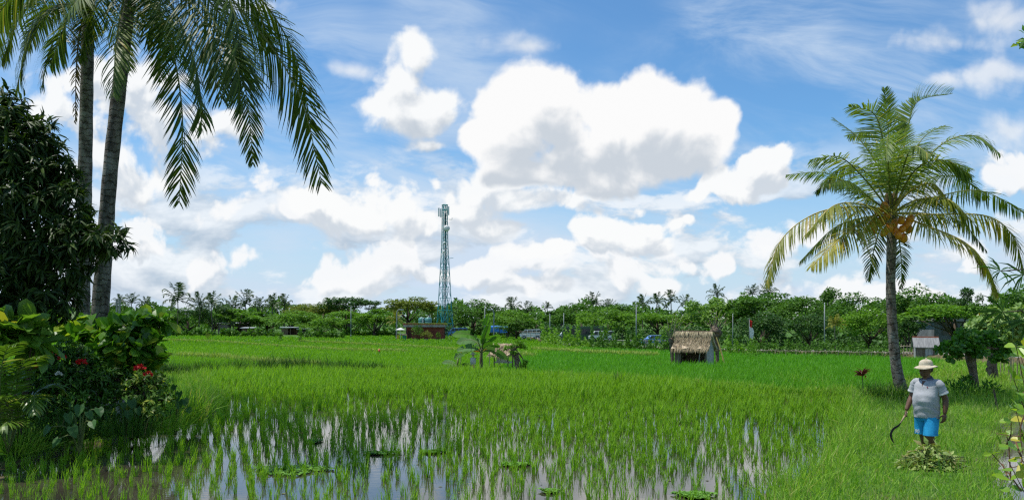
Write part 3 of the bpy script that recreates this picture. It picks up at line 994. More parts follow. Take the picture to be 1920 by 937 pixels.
TREES = [  # px, top, depth, width px, kind, tone, label
    (214, 572, 262, 60, 'round', 'mid', 'far tree directly behind the tall grey foreground trunk'),
    (290, 572, 255, 66, 'loose', 'mid', 'grey green tree behind the right half of the sea almond shrub'),
    (352, 570, 250, 72, 'round', 'mid', 'leafy tree under the tallest far palm'),
    (402, 572, 249, 58, 'round', 'dark', 'dark tree behind the close pair of palm trunks'),
    (450, 584, 250, 86, 'loose', 'bright', 'light green tree above the whitish tin roofs'),
    (500, 582, 258, 80, 'round', 'mid', 'mid green tree between the whitish roofs and the brown shed'),
    (546, 588, 246, 84, 'round', 'bright', 'bright bushy tree right over the brown shed'),
    (570, 558, 268, 62, 'umbrella', 'olive', 'pale flat topped tree above the brown shed'),
    (606, 565, 264, 64, 'umbrella', 'olive', 'brownish flat topped tree between the brown shed and the dark spreading tree'),
    (655, 543, 262, 84, 'umbrella', 'dark', 'large dark spreading tree, highest left of the tower'),
    (600, 592, 240, 70, 'round', 'bright', 'low bright tree behind the right end of the brown shed'),
    (650, 588, 222, 92, 'round', 'bright', 'bright bushy tree at the street light left of the red building'),
    (702, 580, 214, 76, 'loose', 'bright', 'bright layered tree just left of the young yellowish palm'),
    (765, 552, 226, 82, 'umbrella', 'olive', 'yellow green flat topped tree behind the red building'),
    (812, 582, 240, 60, 'round', 'mid', 'hazy tree behind the water tanks'),
    (850, 586, 225, 56, 'loose', 'mid', 'tree at the right foot of the telecom tower'),
    (886, 568, 218, 84, 'round', 'mid', 'large leafy tree right of the red building above the banana plant'),
    (924, 572, 228, 60, 'umbrella', 'mid', 'thin flat tree by the curved street light'),
    (952, 584, 198, 78, 'round', 'bright', 'light lobed tree left of the white van'),
    (968, 600, 176, 64, 'loose', 'mid', 'low dark tree above the small thatched shelter'),
    (1006, 580, 238, 80, 'round', 'mid', 'rounded tree behind the white van'),
    (1052, 582, 225, 84, 'loose', 'mid', 'tree right of the van with a thin pole before it'),
    (1090, 572, 215, 80, 'round', 'mid', 'tree below the highest palm between tower and hut'),
    (1140, 576, 172, 96, 'round', 'bright', 'big bright round tree left of the tall grey pole'),
    (1166, 570, 190, 70, 'round', 'mid', 'tree top behind the big bright round one by the grey pole'),
    (1232, 578, 165, 84, 'umbrella', 'bright', 'flat bright tree just right of the tall grey pole'),
    (1276, 572, 170, 84, 'loose', 'mid', 'dark leafy tree behind the left end of the thatched hut'),
    (1342, 550, 160, 96, 'loose', 'pale', 'feathery yellow green tree rising behind the thatched hut'),
    (1388, 556, 158, 76, 'loose', 'bright', 'bright tree between the thatched hut and the flag'),
    (1440, 556, 150, 110, 'umbrella', 'mid', 'wide layered tree above the red and white flag'),
    (1428, 588, 130, 84, 'round', 'dark', 'dark shady tree just right of the flag'),
    (1502, 560, 140, 92, 'round', 'mid', 'tree left of the grey lamp pole behind the hedge'),
    (1520, 590, 122, 76, 'round', 'dark', 'shady tree at the foot of the grey lamp pole'),
    (1566, 547, 150, 64, 'tall', 'mid', 'taller tree behind the young yellowish palm'),
    (1612, 552, 132, 88, 'round', 'mid', 'rounded tree left of the big coconut trunk'),
    (1632, 588, 112, 84, 'round', 'bright', 'lower bright tree touching the left side of the big coconut trunk'),
    (1690, 556, 128, 70, 'tall', 'dark', 'dark tree directly behind the big coconut trunk'),
    (1728, 546, 120, 96, 'round', 'mid', 'big rounded tree above the grey roofed hut'),
    (1704, 596, 104, 60, 'loose', 'dark', 'shady tree with pale leaf tips left of the grey roofed hut'),
    (1790, 562, 104, 150, 'umbrella', 'bright', 'wide layered tree in front of the grey concrete house'),
    (1812, 536, 118, 56, 'loose', 'dark', 'thin tree with round leaf clumps against the sky at the right'),
    (1880, 552, 96, 100, 'loose', 'mid', 'open leafy tree near the right edge behind the strappy leaves'),
    (1950, 540, 90, 120, 'round', 'mid', 'tree cut by the right edge of the photo behind the fence sticks'),
]
for (px, top, Y, w, kind, tone, lb) in TREES:
    tree('broadleaf_tree', lb, px, top + 7 * math.sin(px * 1.7) - 9 * float(sstep(px, 1080, 1400)), Y, w * 1.3, kind, tone, group='trees of the far tree line', crown_frac=0.90 if kind != 'umbrella' else 0.72)

# the wood behind them, one mass
def far_wood():
    n = 34000
    px = R.uniform(-260, 2180, n)
    Y = R.uniform(285, 330, n)
    top = 577 + 7 * np.sin(px * .021) + 6 * np.sin(px * .055 + 1) + 5 * np.sin(px * .13) - 10 * sstep(px, 1150, 1500)
    X = (px - HX) * Y / FPX
    zt = CAMZ + (HY - top) * Y / FPX
    z = -2 + (zt + 2) * R.uniform(0, 1, n) ** .6
    P = np.stack([X, Y, z], 1)
    L = R.uniform(.8, 1.7, n)
    Geo().inst(*DIAMOND, frames(rdirs(n), unit(rdirs(n) + (0, 0, .8)), L, L * .7), P).obj('far_wood', FOL['mid'], kind='stuff', label='hazy green wood far behind the tree line', category='wood')
far_wood()

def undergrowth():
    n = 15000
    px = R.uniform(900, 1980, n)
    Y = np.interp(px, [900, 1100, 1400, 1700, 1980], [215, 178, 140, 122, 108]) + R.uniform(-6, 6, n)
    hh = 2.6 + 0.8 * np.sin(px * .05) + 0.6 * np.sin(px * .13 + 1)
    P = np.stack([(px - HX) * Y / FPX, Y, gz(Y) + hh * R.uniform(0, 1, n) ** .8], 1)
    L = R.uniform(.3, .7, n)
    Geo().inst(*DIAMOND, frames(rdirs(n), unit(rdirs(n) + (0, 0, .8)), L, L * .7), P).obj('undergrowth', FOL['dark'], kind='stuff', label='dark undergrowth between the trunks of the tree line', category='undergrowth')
undergrowth()

# bushes and hedges along the rim of the fields
def bush_mesh(tone, n, size, seed, leaf=LEAF, flat=1.0):
    g, _ = crown_geo('round', n, size, seed)
    return g.mesh('foliage', FOL[tone])
BUSH = {t: bush_mesh(t, 520, .085, 31 + i) for i, t in enumerate(FOL)}
def bush(name, label, px, base, hpx, wpx, tone, group=None, Y=None, category='bush', lift=0.25):
    if Y is None:
        p = ground_pt(px, base, lift)
    else:
        p = at(px, base, Y); p[2] = float(gz(Y))
    s = p[1] / FPX
    e = link(name, BUSH[tone], None, tuple(p - (0, 0, lift)), R.uniform(0, 6.28), (wpx * s, wpx * s, hpx * s + lift), label=label, category=category, group=group)
    return e
bush('clipped_bush', 'small yellowish ball shaped bush alone in the left field', 390, 637, 15, 9, 'olive')
bush('clipped_bush', 'left one of two small dark bushes standing in the rice', 525, 640, 12, 8, 'dark')
bush('clipped_bush', 'right one of two small dark bushes standing in the rice, slightly leaning', 563, 642, 12, 9, 'dark')
bush('bush', 'leafy bush before the red building, leaning on its left half', 782, 637, 30, 24, 'mid', Y=176, lift=0)
bush('bush', 'low round bush at the middle of the red building', 800, 637, 20, 22, 'olive', Y=175, lift=0)
bush('bush', 'thin shrub growing before the right half of the red building', 822, 633, 18, 9, 'bright', Y=177, lift=0)
bush('bush', 'dark upright shrub at the right corner of the red building', 842, 634, 28, 16, 'dark', Y=180, lift=0)
bush('bush', 'leafy shrub beside the corner shrub of the red building, nearer the blue van', 862, 634, 16, 18, 'mid', Y=182, lift=0)
bush('bush', 'rounded bright bush growing alone in the rice below the flag', 1411, 670, 36, 28, 'bright', lift=.4)
bush('bush', 'bush hanging over the bank below the tall grey pole', 1187, 652, 18, 26, 'mid', Y=128, lift=0)
bush('bush', 'leafy bush on the bank left of the thatched hut', 1236, 656, 28, 30, 'mid', Y=112, lift=0)
bush('bush', 'dense shrub by the left stump of the thatched hut', 1262, 652, 24, 20, 'bright', Y=114, lift=0)

def hedge(label, pxs, hpx, tone, n=900, leafpx=5, dy=0.6, name='hedge', rag=.38):
    """a run of growth along the rim: one thing with foliage spread over lumps"""
    px = R.uniform(pxs[0], pxs[1], n)
    w = np.array([rim_world(q, dy) for q in px])
    Y = w[:, 1] + R.uniform(-.5, .9, n)
    s = Y / FPX
    hh = hpx * s * np.clip(1 - rag + rag * np.sin(px * .19) * np.sin(px * .083 + 2) + .6 * rag * np.sin(px * .47 + 1) + .3 * rag * np.sin(px * 1.1), .18, 1.6)
    P = np.stack([(px - HX) * s, Y, gz(Y) + hh * R.uniform(-.05, 1.05, n)], 1)
    L = leafpx * s * R.uniform(.6, 1.4, n)
    return Geo().inst(*DIAMOND, frames(unit(rdirs(n) + (0, -.2, .2)), unit(rdirs(n) * .8 + (0, 0, .9)), L, L * .65), P).obj(name, FOL[tone], label=label, category='hedge')
hedge('low green growth at the rim of the left field under the palm pair', (300, 430), 15, 'mid', 1500)
hedge('bushy growth at the field rim from the palm pair to the brown shed', (425, 530), 17, 'mid', 1300)
hedge('low growth at the field rim right of the brown shed up to the street light', (560, 660), 18, 'mid', 1400)
hedge('bushy growth at the field rim between the street light and the red building', (655, 745), 11, 'bright', 1000)
hedge('low dark plants along the field rim before the red building', (795, 870), 8, 'dark', 700)
hedge('low scrub on the bank left of the white van', (866, 980), 15, 'mid', 1300, rag=.5)
hedge('bright shrubs on the bank right of the white van', (1014, 1108), 44, 'bright', 2500, rag=.5)
hedge('shrubs on the bank below the big bright round tree', (1105, 1180), 46, 'mid', 2300, rag=.5)
hedge('scrubby growth along the bank under the tall grey pole', (1175, 1262), 42, 'mid', 2000, rag=.55)
hedge('shrubs on the bank behind the thatched hut', (1262, 1356), 30, 'dark', 1100, rag=.5)
hedge('hedge on the bank between the thatched hut and the bush below the flag', (1355, 1415), 34, 'bright', 900)
hedge('trimmed green hedge running from the flag bush to the grey lamp pole', (1420, 1550), 35, 'mid', 2600, 4, rag=.2)
hedge('trimmed green hedge from the grey lamp pole to the big coconut trunk', (1550, 1690), 37, 'mid', 2600, 4, rag=.22)
hedge('overgrown hedge behind the grey roofed hut and on to the right edge', (1690, 1930), 34, 'mid', 3200, dy=3.2, rag=.3)
# ------------------------------------------------------------------ near palms
FR_DARK = leaf_mat('coconut fronds green', (0.040, 0.080, 0.010, 1), (0.14, 0.19, 0.022, 1), 0.36, 0.45, 0.28, (0.24, 0.22, 0.05, 1), 0.05)
FR_MID = leaf_mat('coconut fronds fresh', (0.060, 0.115, 0.018, 1), (0.16, 0.23, 0.035, 1), 0.34, 0.45, 0.28, (0.34, 0.30, 0.06, 1), 0.07)
FR_YEL = leaf_mat('coconut fronds yellow', (0.34, 0.33, 0.04, 1), (0.66, 0.52, 0.08, 1), 0.36, 0.42, 0.4, (0.30, 0.19, 0.06, 1), 0.12)
FR_DRY = leaf_mat('coconut fronds dry', (0.13, 0.085, 0.045, 1), (0.26, 0.18, 0.09, 1), 0.2, 0.7, 0.2)
RACHIS = rough_mat('frond stalk', (0.13, 0.16, 0.035, 1), (0.26, 0.26, 0.06, 1), 4.0, 0.45, 0.4, 0.1)
RACHIS_Y = rough_mat('yellow frond stalk', (0.40, 0.30, 0.05, 1), (0.55, 0.42, 0.09, 1), 4.0, 0.45, 0.4, 0.1)
FIBRE = rough_mat('palm fibre', (0.055, 0.038, 0.022, 1), (0.16, 0.11, 0.06, 1), 14.0, 0.95, 0.1, 0.5, (1, 1, .3))

def palm_frond(root, P0, pts, Y, mat=FR_DARK, st=RACHIS, n=100, Lmax=0.8, width=0.042, droop=0.55, r0=0.035, label=None, fold=0.3, ragged=0.14, start=0.16, twist=None):
    """pts: (px, py, depth offset) in photograph pixels, the first is at the crown"""
    W = [at(a, b, Y + c) for a, b, c in pts]
    g = Geo()
    if Y < 23:
        Lmax, droop, width = Lmax * 1.32, droop * .72, width * .84
    frond(g, np.array(W) - P0, n, Lmax, width, droop, r0, LEAFLET, start, fold, (0, 1), ragged, twist=twist or (R.uniform(-.2, .2), R.uniform(.3, .8) * R.choice([-1, 1])))
    return g.obj('frond', [mat, st], root, label=label)

def palm_trunk(root, P0, pts, Y, widths, zbase):
    W = [at(a, b, Y) for a, b in pts]
    C = bez([w for w in W], 40)
    r = np.interp(np.linspace(0, 1, 40), np.linspace(0, 1, len(widths)), widths) * Y / FPX / 2
    r = r * (1 + .03 * np.sin(np.arange(40) * 2.1)) + np.where(np.arange(40) < 2, .05, 0)
    g = Geo().tube(C - P0, r, 14)
    o = g.obj('trunk', TRUNK_NEAR, root, True)
    return o
TRUNK_NEAR = trunk_mat('coconut trunk', (0.085, 0.072, 0.058, 1), (0.25, 0.225, 0.19, 1), 7.0)

def palm_heart(root, c, r=0.22, h=0.9):
    g = Geo()
    for k in range(9):
        a = k * 2.4
        d = np.array([math.cos(a) * .45, math.sin(a) * .45, 1.0])
        g.tube(bez([c + (0, 0, -h * .5), c + d * (r * .9, r * .9, 0), c + d * (r * 1.6, r * 1.6, h * .55)], 6), [.10, .09, .07, .06, .05, .03], 6)
    return g.obj('crown_shaft', FIBRE, root, True)

# palm A: grey trunk that leaves the top of the frame, its fronds hang to the right
YA = 18.0
PA = at(183, 838, YA); PA[2] = 0.45
pa = thing('coconut_palm', 'tall coconut palm with thick grey trunk, long fronds hanging to its right', 'palm', tuple(PA))
palm_trunk(pa, PA, [(182, 800), (186, 620), (196, 470), (206, 330), (224, 160), (240, 20), (248, -60)], YA, [38, 33, 29, 27, 26, 24, 22], .4)
palm_heart(pa, at(249, -70, YA) - PA, .2, 1.0)
A = (249, -70, 0)
for pts, kw in [
    ([A, (350, -75, -1.0), (470, 40, -1.6), (560, 175, -1.6), (604, 345, -1.4)], dict(Lmax=.95, droop=.75, twist=(.25, 1.25))),
    ([A, (345, -40, .6), (430, 55, 1.2), (462, 180, 1.5), (474, 305, 1.6)], dict(Lmax=.72, droop=.8, twist=(.2, 1.1), label='frond bending steeply down, second from the right')),
    ([A, (288, -5, -.7), (322, 90, -1.1), (342, 220, -1.2), (336, 380, -1.1)], dict(Lmax=.80, droop=.55)),
    ([A, (290, 20, 1.6), (335, 85, 2.4), (372, 172, 2.8)], dict(Lmax=.55, droop=.8, mat=FR_MID, n=50)),
    ([A, (340, -90, 1.0), (440, -35, 2.0), (492, 40, 2.4), (505, 95, 2.6)], dict(Lmax=.66, droop=.7)),
    ([A, (232, 0, -1.6), (218, 80, -2.4), (213, 178, -2.6)], dict(Lmax=.55, droop=.55, mat=FR_MID, n=56, label='pale frond hanging straight down in front of the trunk')),
    ([A, (200, -60, -1.4), (140, 10, -2.4), (95, 120, -2.6)], dict(Lmax=.72, droop=.7, mat=FR_MID)),
    ([A, (170, -100, -.6), (60, -50, -1.4), (-40, 80, -1.8)], dict(Lmax=.82, droop=.75, mat=FR_MID)),
    ([A, (300, -120, -2.0), (400, -60, -3.4), (452, 80, -3.9), (440, 150, -4.0)], dict(Lmax=.8, droop=.8)),
    ([A, (275, 10, 2.0), (300, 60, 3.2), (300, 150, 3.5)], dict(Lmax=.62, droop=.55, n=50)),
    ([A, (330, -20, -2.2), (395, 60, -3.2), (415, 190, -3.4)], dict(Lmax=.7, droop=.8, n=60)),
    ([A, (318, -60, -2.4), (380, 10, -3.6), (440, 110, -4.2), (452, 200, -4.2)], dict(Lmax=.8, droop=.7)),
    ([A, (380, -95, -.2), (490, 0, -.4), (555, 110, -.4), (585, 240, -.3)], dict(Lmax=.85, droop=.7, twist=(.1, .9))),
    ([A, (300, -20, -1.8), (345, 60, -2.6), (372, 150, -2.8), (378, 240, -2.8)], dict(Lmax=.7, droop=.6, mat=FR_MID)),
    ([A, (215, -30, 1.2), (170, 30, 2.0), (150, 110, 2.2)], dict(Lmax=.7, droop=.6)),
    ([A, (330, -170, -1.0), (450, -190, -2.0), (560, -110, -2.8)], dict(Lmax=.95, droop=.7, twist=(0, .3))),
    ([A, (310, -190, 1.0), (420, -230, 2.2), (540, -170, 3.2)], dict(Lmax=.95, droop=.7, twist=(0, .3))),
    ([A, (340, -130, .4), (470, -120, .8), (590, -50, 1.0)], dict(Lmax=.95, droop=.7, twist=(0, .2))),
    ([A, (270, -180, -2.0), (300, -210, -3.6), (330, -120, -4.8)], dict(Lmax=.95, droop=.7, twist=(0, .3))),
    ([A, (225, -160, -2.0), (200, -200, -3.4), (170, -140, -4.4)], dict(Lmax=.95, droop=.7, twist=(0, .3))),
    ([A, (350, -110, 1.6), (450, -90, 3.0), (520, -20, 3.8)], dict(Lmax=.9, droop=.7, twist=(0, .3))),
    ([A, (240, -180, 1.0), (180, -260, 1.6), (90, -270, 2.0)], dict(droop=.5)),
    ([A, (270, -200, -1.0), (330, -290, -1.6), (420, -280, -2.0)], dict(droop=.5)),
]:
    palm_frond(pa, PA, pts, YA, **kw)

# palm B: thinner darker trunk further back, fronds to the left
YB = 22.0
PB = at(152, 800, YB); PB[2] = 0.35
pb = thing('coconut_palm', 'second coconut palm with thinner darker trunk, half behind the mango tree, fronds spreading left', 'palm', tuple(PB))
palm_trunk(pb, PB, [(150, 790), (153, 570), (157, 420), (160, 300), (163, 150), (165, 60), (165, 30)], YB, [34, 30, 27, 25, 23, 22, 20], .35)
palm_heart(pb, at(165, 20, YB) - PB, .22, 1.1)
B = (165, 18, 0)
for pts, kw in [
    ([B, (110, 10, -.8), (60, 60, -1.2), (28, 178, -1.4)], dict(Lmax=.85, droop=.75)),
    ([B, (120, -50, -1.0), (40, -30, -2.0), (-40, 70, -2.4)], dict(Lmax=.95, droop=.7, mat=FR_MID)),
    ([B, (95, -10, 1.0), (20, 30, 1.8), (-45, 140, 2.2)], dict(Lmax=.9, droop=.75)),
    ([B, (130, 35, -1.8), (95, 90, -2.6), (78, 165, -2.8)], dict(Lmax=.6, droop=.6, n=56)),
    ([B, (180, -60, -1.0), (250, -60, -1.8), (300, 20, -2.0), (318, 110, -2.2)], dict(Lmax=.75, droop=.7)),
    ([B, (190, 20, 1.4), (225, 60, 2.2), (245, 130, 2.6)], dict(Lmax=.6, droop=.7, n=56)),
    ([B, (150, -90, 1.0), (90, -150, 1.8), (10, -120, 2.4), (-40, -20, 2.6)], dict(Lmax=.9, droop=.7)),
    ([B, (175, -120, .4), (210, -190, .8), (280, -190, 1.2)], dict(droop=.5)),
    ([B, (200, -20, -2.4), (262, 20, -3.4), (292, 80, -3.6)], dict(Lmax=.7, droop=.7, n=60)),
    ([B, (115, -20, -2.2), (50, 10, -3.2), (5, 110, -3.6)], dict(Lmax=.85, droop=.7)),
    ([B, (140, -20, 2.0), (90, 0, 3.0), (50, 90, 3.4)], dict(Lmax=.8, droop=.7)),
    ([B, (150, 60, .3), (143, 130, .5), (141, 232, .6)], dict(Lmax=.28, droop=.9, mat=FR_DRY, st=FIBRE, n=40, label='dry brown frond hanging along the trunk')),
]:
    palm_frond(pb, PB, pts, YB, **kw)

# ------------------------------------------------------------------ mango tree at the left edge
MANGO = leaf_mat('mango leaves', (0.016, 0.042, 0.010, 1), (0.06, 0.11, 0.018, 1), 0.24, 0.45, 0.25, (0.09, 0.14, 0.03, 1), 0.02)
TWIG = rough_mat('twigs', (0.05, 0.04, 0.03, 1), (0.13, 0.105, 0.08, 1), 9.0, 0.9, 0.15, 0.4)

def whorls(g, tips, dirs, nl, L, w, templ, mat=0, splay=1.0, drop=0.35):
    """a rosette of nl leaves at every twig tip"""
    n = len(tips)
    T = np.repeat(tips, nl, 0); D = np.repeat(dirs, nl, 0)
    rd = rdirs(n * nl)
    side = unit(rd - D * (rd * D).sum(1)[:, None])
    f = unit(D * R.uniform(.15, 1.0, (n * nl, 1)) + side * splay + np.array([0, 0, -drop]))
    LL = L * R.uniform(.65, 1.2, n * nl)
    g.inst(*templ, frames(f, unit(D + (0, 0, .9) + rd * .25), LL, LL * w), T - D * R.uniform(0, .10, (n * nl, 1)), mat)

YM = 15.0
PM = at(-20, 800, YM); PM[2] = 0.5
mg = thing('mango_tree', 'dark dense mango tree filling the left edge in front of the palm trunks', 'tree', tuple(PM))
g = Geo()
blobs = [(-60, 330, 1.2, 1.35, 0), (20, 300, .85, .95, 0), (60, 400, .78, 1.05, -.2), (-30, 480, 1.1, .95, -.3), (70, 500, .62, .75, -.3), (110, 330, .34, .50, .1), (150, 440, .44, .34, -.4),
         (195, 455, .34, .26, -.5), (95, 560, .50, .30, -.3), (10, 215, .45, .40, .1), (80, 255, .32, .28, .1), (130, 500, .36, .36, -.3), (-90, 230, .8, .6, .2), (20, 585, .6, .25, -.2), (120, 385, .4, .4, -.3)]
for (cx, cy, rx, rz, dy) in blobs:
    c = at(cx, cy, YM + dy)
    vol = rx * rx * rz
    n = int(80 * rx * (rx + rz) * 1.5) + 14
    d = rdirs(n)
    rr = R.uniform(.35, 1.15, n) ** .4
    P = c + d * rr[:, None] * np.array([rx, rx * .8, rz]) + rdirs(n) * .08
    whorls(g, P - PM, unit(d + rdirs(n) * .5), 8, .25, .21, LANCE, 0, .9, .5)
g.obj('crown', MANGO, mg)
t = Geo().tube(bez([(0, 0, -.6), (.05, 0, .6), (-.05, .1, 1.4), (0, 0, 2.6), (.1, 0, 4.2)], 12), np.linspace(.17, .05, 12), 10)
for (cx, cy, rx, rz, dy) in blobs:
    e = at(cx, cy, YM + dy) - PM
    t.tube(bez([(0, 0, max(1.0, e[2] - 1.4)), e * (.5, .5, 1) - (0, 0, .25), e], 8), np.linspace(.06, .012, 8), 6)
t.obj('trunk', TWIG, mg, True)

# ------------------------------------------------------------------ shrubs of the left bank
ALMOND = leaf_mat('sea almond leaves', (0.045, 0.14, 0.014, 1), (0.15, 0.35, 0.028, 1), 0.44, 0.36, 0.4, (0.34, 0.46, 0.04, 1), 0.20)
BIGPALE = leaf_mat('big pale leaves', (0.10, 0.22, 0.025, 1), (0.20, 0.36, 0.045, 1), 0.42, 0.35, 0.5, (0.42, 0.42, 0.05, 1), 0.06)
IXORA = leaf_mat('flower shrub leaves', (0.036, 0.11, 0.016, 1), (0.11, 0.26, 0.03, 1), 0.36, 0.4, 0.5, (0.22, 0.36, 0.04, 1), 0.07)
RED = plain('red petals', (0.62, 0.012, 0.015), 0.55, 0.3)
WHITEP = plain('white petals', (0.8, 0.8, 0.74), 0.6, 0.3)
STEM = rough_mat('green stems', (0.07, 0.11, 0.03, 1), (0.16, 0.20, 0.06, 1), 6.0, 0.6, 0.3, 0.1)

def shrub(name, label, base, blobs, leaf, nl, L, w, templ, mat, dens, splay=1.0, drop=.2, stems=True, cat='shrub', stem_mat=None):
    """blobs: (px, py, depth, rx m, rz m)"""
    e = thing(name, label, cat, tuple(base))
    g, s = Geo(), Geo()
    for (cx, cy, Y, rx, rz) in blobs:
        c = at(cx, cy, Y)
        n = max(5, int(dens * (rx * rx + rx * rz) * 4))
        d = rdirs(n, -.55, 1)
        P = c + d * (R.uniform(.25, 1.05, n) ** .5)[:, None] * np.array([rx, rx, rz])
        whorls(g, P - base, unit(d + rdirs(n) * .35 + (0, 0, .3)), nl, L, w, templ, 0, splay, drop)
        if stems:
            s.tube(bez([np.array([R.uniform(-.2, .2), R.uniform(-.2, .2), -.2]), (c - base) * (.6, .6, .45), c - base], 7), np.linspace(.035, .012, 7), 6)
            for q in P[::4]:
                s.tube(np.array([c - base, (c - base + q - base) / 2 + (0, 0, -.03), q - base]), [.012, .009, .006], 4)
    g.obj('foliage', mat, e)
    if stems:
        s.obj('stem', stem_mat or TWIG, e, True)
    return e

b0 = at(250, 770, 17.5); b0[2] = 0.40
shrub('sea_almond_shrub', 'big shrub with large rounded leaves around the foot of the grey palm trunk', b0,
      [(265, 606, 17.0, .46, .14), (302, 598, 17.2, .20, .08), (225, 618, 16.8, .34, .18), (235, 655, 16.6, .46, .26), (272, 650, 16.8, .30, .22), (290, 682, 16.6, .20, .12),
       (180, 628, 17.0, .36, .20), (255, 690, 16.5, .34, .18), (140, 612, 17.4, .34, .18), (108, 606, 17.6, .3, .15), (200, 670, 16.4, .42, .24)], None, 6, .33, .60, ROUND, ALMOND, 24)
b1 = at(20, 770, 14.4); b1[2] = 0.40
shrub('big_leaved_plant', 'plant with huge pale sunlit leaves at the left edge under the mango tree', b1,
      [(5, 625, 13.9, .24, .20), (40, 618, 14.0, .22, .14), (72, 612, 14.2, .18, .10), (-25, 635, 13.8, .3, .26), (60, 640, 14.0, .18, .12)], None, 4, .44, .55, ROUND, BIGPALE, 26, .8, .25)
b2 = at(110, 800, 15.6); b2[2] = 0.38
ix = shrub('flowering_shrub', 'dark twiggy shrub dotted with red flower heads, left of the palm foot', b2,
      [(90, 690, 15.5, .50, .42), (120, 730, 15.4, .52, .40), (160, 700, 15.6, .45, .40), (70, 740, 15.4, .40, .34), (190, 740, 15.8, .4, .35), (130, 660, 15.8, .35, .25), (215, 715, 16.0, .4, .36), (250, 725, 16.1, .35, .3), (85, 775, 15.2, .36, .26), (135, 778, 15.3, .34, .22), (185, 772, 15.5, .34, .22), (40, 765, 15.2, .3, .26)],
      None, 7, .13, .42, LEAF, IXORA, 62, 1.0, .1)

def flower_head(root, w, r=.055, mat=RED):
    g = Geo()
    n = 46
    d = rdirs(n, -.1, 1)
    P = d * r * .75
    f = unit(d + rdirs(n) * .4)
    LL = r * .8 * R.uniform(.7, 1.2, n)
    g.inst(*DIAMOND, frames(f, rdirs(n), LL, LL * .8), P)
    return link('flower', g.mesh('flower', mat), root, tuple(w))
for px, py, r in ((97, 663, .068), (116, 671, .055), (70, 688, .058), (153, 681, .066)):
    flower_head(ix, at(px, py, 14.95) - b2, r)
flower_head(ix, at(110, 702, 14.9) - b2, .045, WHITEP)['label'] = 'single small white flower'
b3 = at(262, 790, 16.0); b3[2] = 0.38
ix2 = shrub('flowering_shrub', 'bright small leaved shrub with two red flower heads, right of the palm foot', b3,
      [(262, 728, 15.9, .32, .30), (288, 720, 16.0, .30, .26), (300, 748, 15.8, .3, .26), (272, 705, 15.8, .2, .16), (255, 765, 15.7, .30, .2), (290, 772, 15.7, .28, .16)],
      None, 7, .12, .42, LEAF, leaf_mat('bright shrub leaves', (0.06, 0.15, 0.02, 1), (0.16, 0.30, 0.03, 1), 0.35, 0.45, 0.4, (0.36, 0.44, 0.06, 1), .12), 55)
for px, py, r in ((262, 692, .075), (277, 703, .06)):
    flower_head(ix2, at(px, py, 15.35) - b3, r)

# areca palm, taro, tall grass at the left
def areca(name, label, base, tips, mat, L=.34, w=.035, n=34, cat='plant'):
    e = thing(name, label, cat, tuple(base))
    for pts in tips:
        g = Geo()
        frond(g, np.array([at(*q) for q in pts]) - base, n, L, w, .30, .012, LEAFLET, .3, .25, (0, 1), .03)
        g.obj('frond', [mat, STEM], e)
    return e
ARECA = leaf_mat('areca fronds', (0.06, 0.14, 0.016, 1), (0.17, 0.28, 0.03, 1), 0.36, 0.35, 0.5, (0.45, 0.45, 0.14, 1), .06)
b4 = at(15, 850, 13.8); b4[2] = .34
areca('areca_palm', 'clump of small feathery palm fronds at the lower left edge', b4,
      [[(15, 850, 13.8), (20, 740, 13.6), (45, 680, 13.4), (85, 665, 13.2)], [(15, 850, 13.8), (0, 740, 13.4), (10, 660, 13.2), (40, 640, 13.0)], [(15, 850, 13.8), (40, 770, 13.4), (62, 740, 13.1), (66, 775, 12.9)],
       [(15, 850, 13.8), (-10, 730, 13.9), (-5, 650, 13.9), (20, 610, 13.8)], [(15, 850, 13.8), (25, 790, 13.4), (5, 745, 13.0), (-30, 760, 12.8)], [(15, 850, 13.8), (50, 760, 14.0), (95, 720, 14.2), (130, 740, 14.4)],
       [(15, 850, 13.8), (-5, 780, 13.2), (-25, 720, 13.0), (-50, 720, 12.8)], [(15, 850, 13.8), (35, 720, 14.0), (60, 640, 14.2), (95, 625, 14.3)], [(15, 850, 13.8), (25, 800, 13.2), (15, 790, 12.8), (-15, 815, 12.6)]], ARECA)

HEART = (np.array([[0, 0, 0], [.30, -.20, .02], [.52, .12, .05], [.36, .6, .03], [0, 1, -.12], [-.36, .6, .03], [-.52, .12, .05], [-.30, -.20, .02], [0, .4, -.05]]),
         [[[0, 1, 2, 8], [8, 2, 3, 4], [0, 8, 6, 7], [8, 4, 5, 6]]])
TARO = leaf_mat('taro leaves', (0.030, 0.10, 0.024, 1), (0.065, 0.17, 0.04, 1), 0.30, 0.5, 0.3)
def taro(label, base, leaves, size):
    e = thing('taro_plant', label, 'plant', tuple(base))
    g, s = Geo(), Geo()
    for px, py, Y in leaves:
        p = at(px, py, Y) - base
        d = unit(np.array([p[0] + R.normal(0, .15), -.25 + R.normal(0, .2), -.55]))
        L = size * R.uniform(.75, 1.15)
        g.inst(*HEART, frames(d[None], np.array([[0.15 * R.normal(), -.6, .8]]), [L], [L * .85]), p[None])
        s.tube(bez([np.array([0, 0, -.1]), p * (.4, .4, .75) + (0, 0, .06), p], 7), np.linspace(.014, .007, 7), 5)
    g.obj('foliage', TARO, e)
    s.obj('stem', STEM, e)
bt = at(150, 815, 14.0); bt[2] = .28
taro('taro plant with heart shaped leaves on the dark bank below the flowering shrub', bt, [(92, 800, 13.7), (128, 775, 13.8), (165, 772, 13.8), (172, 790, 13.6), (135, 800, 13.5), (110, 822, 13.4), (150, 760, 14.0), (185, 765, 13.9)], .17)
bt2 = at(235, 800, 15.6); bt2[2] = .33
taro('small taro plant beside the bank grass right of the palm foot', bt2, [(232, 755, 15.4), (246, 750, 15.5), (258, 765, 15.4), (240, 770, 15.3)], .17)
bt3 = at(330, 775, 16.8); bt3[2] = .22
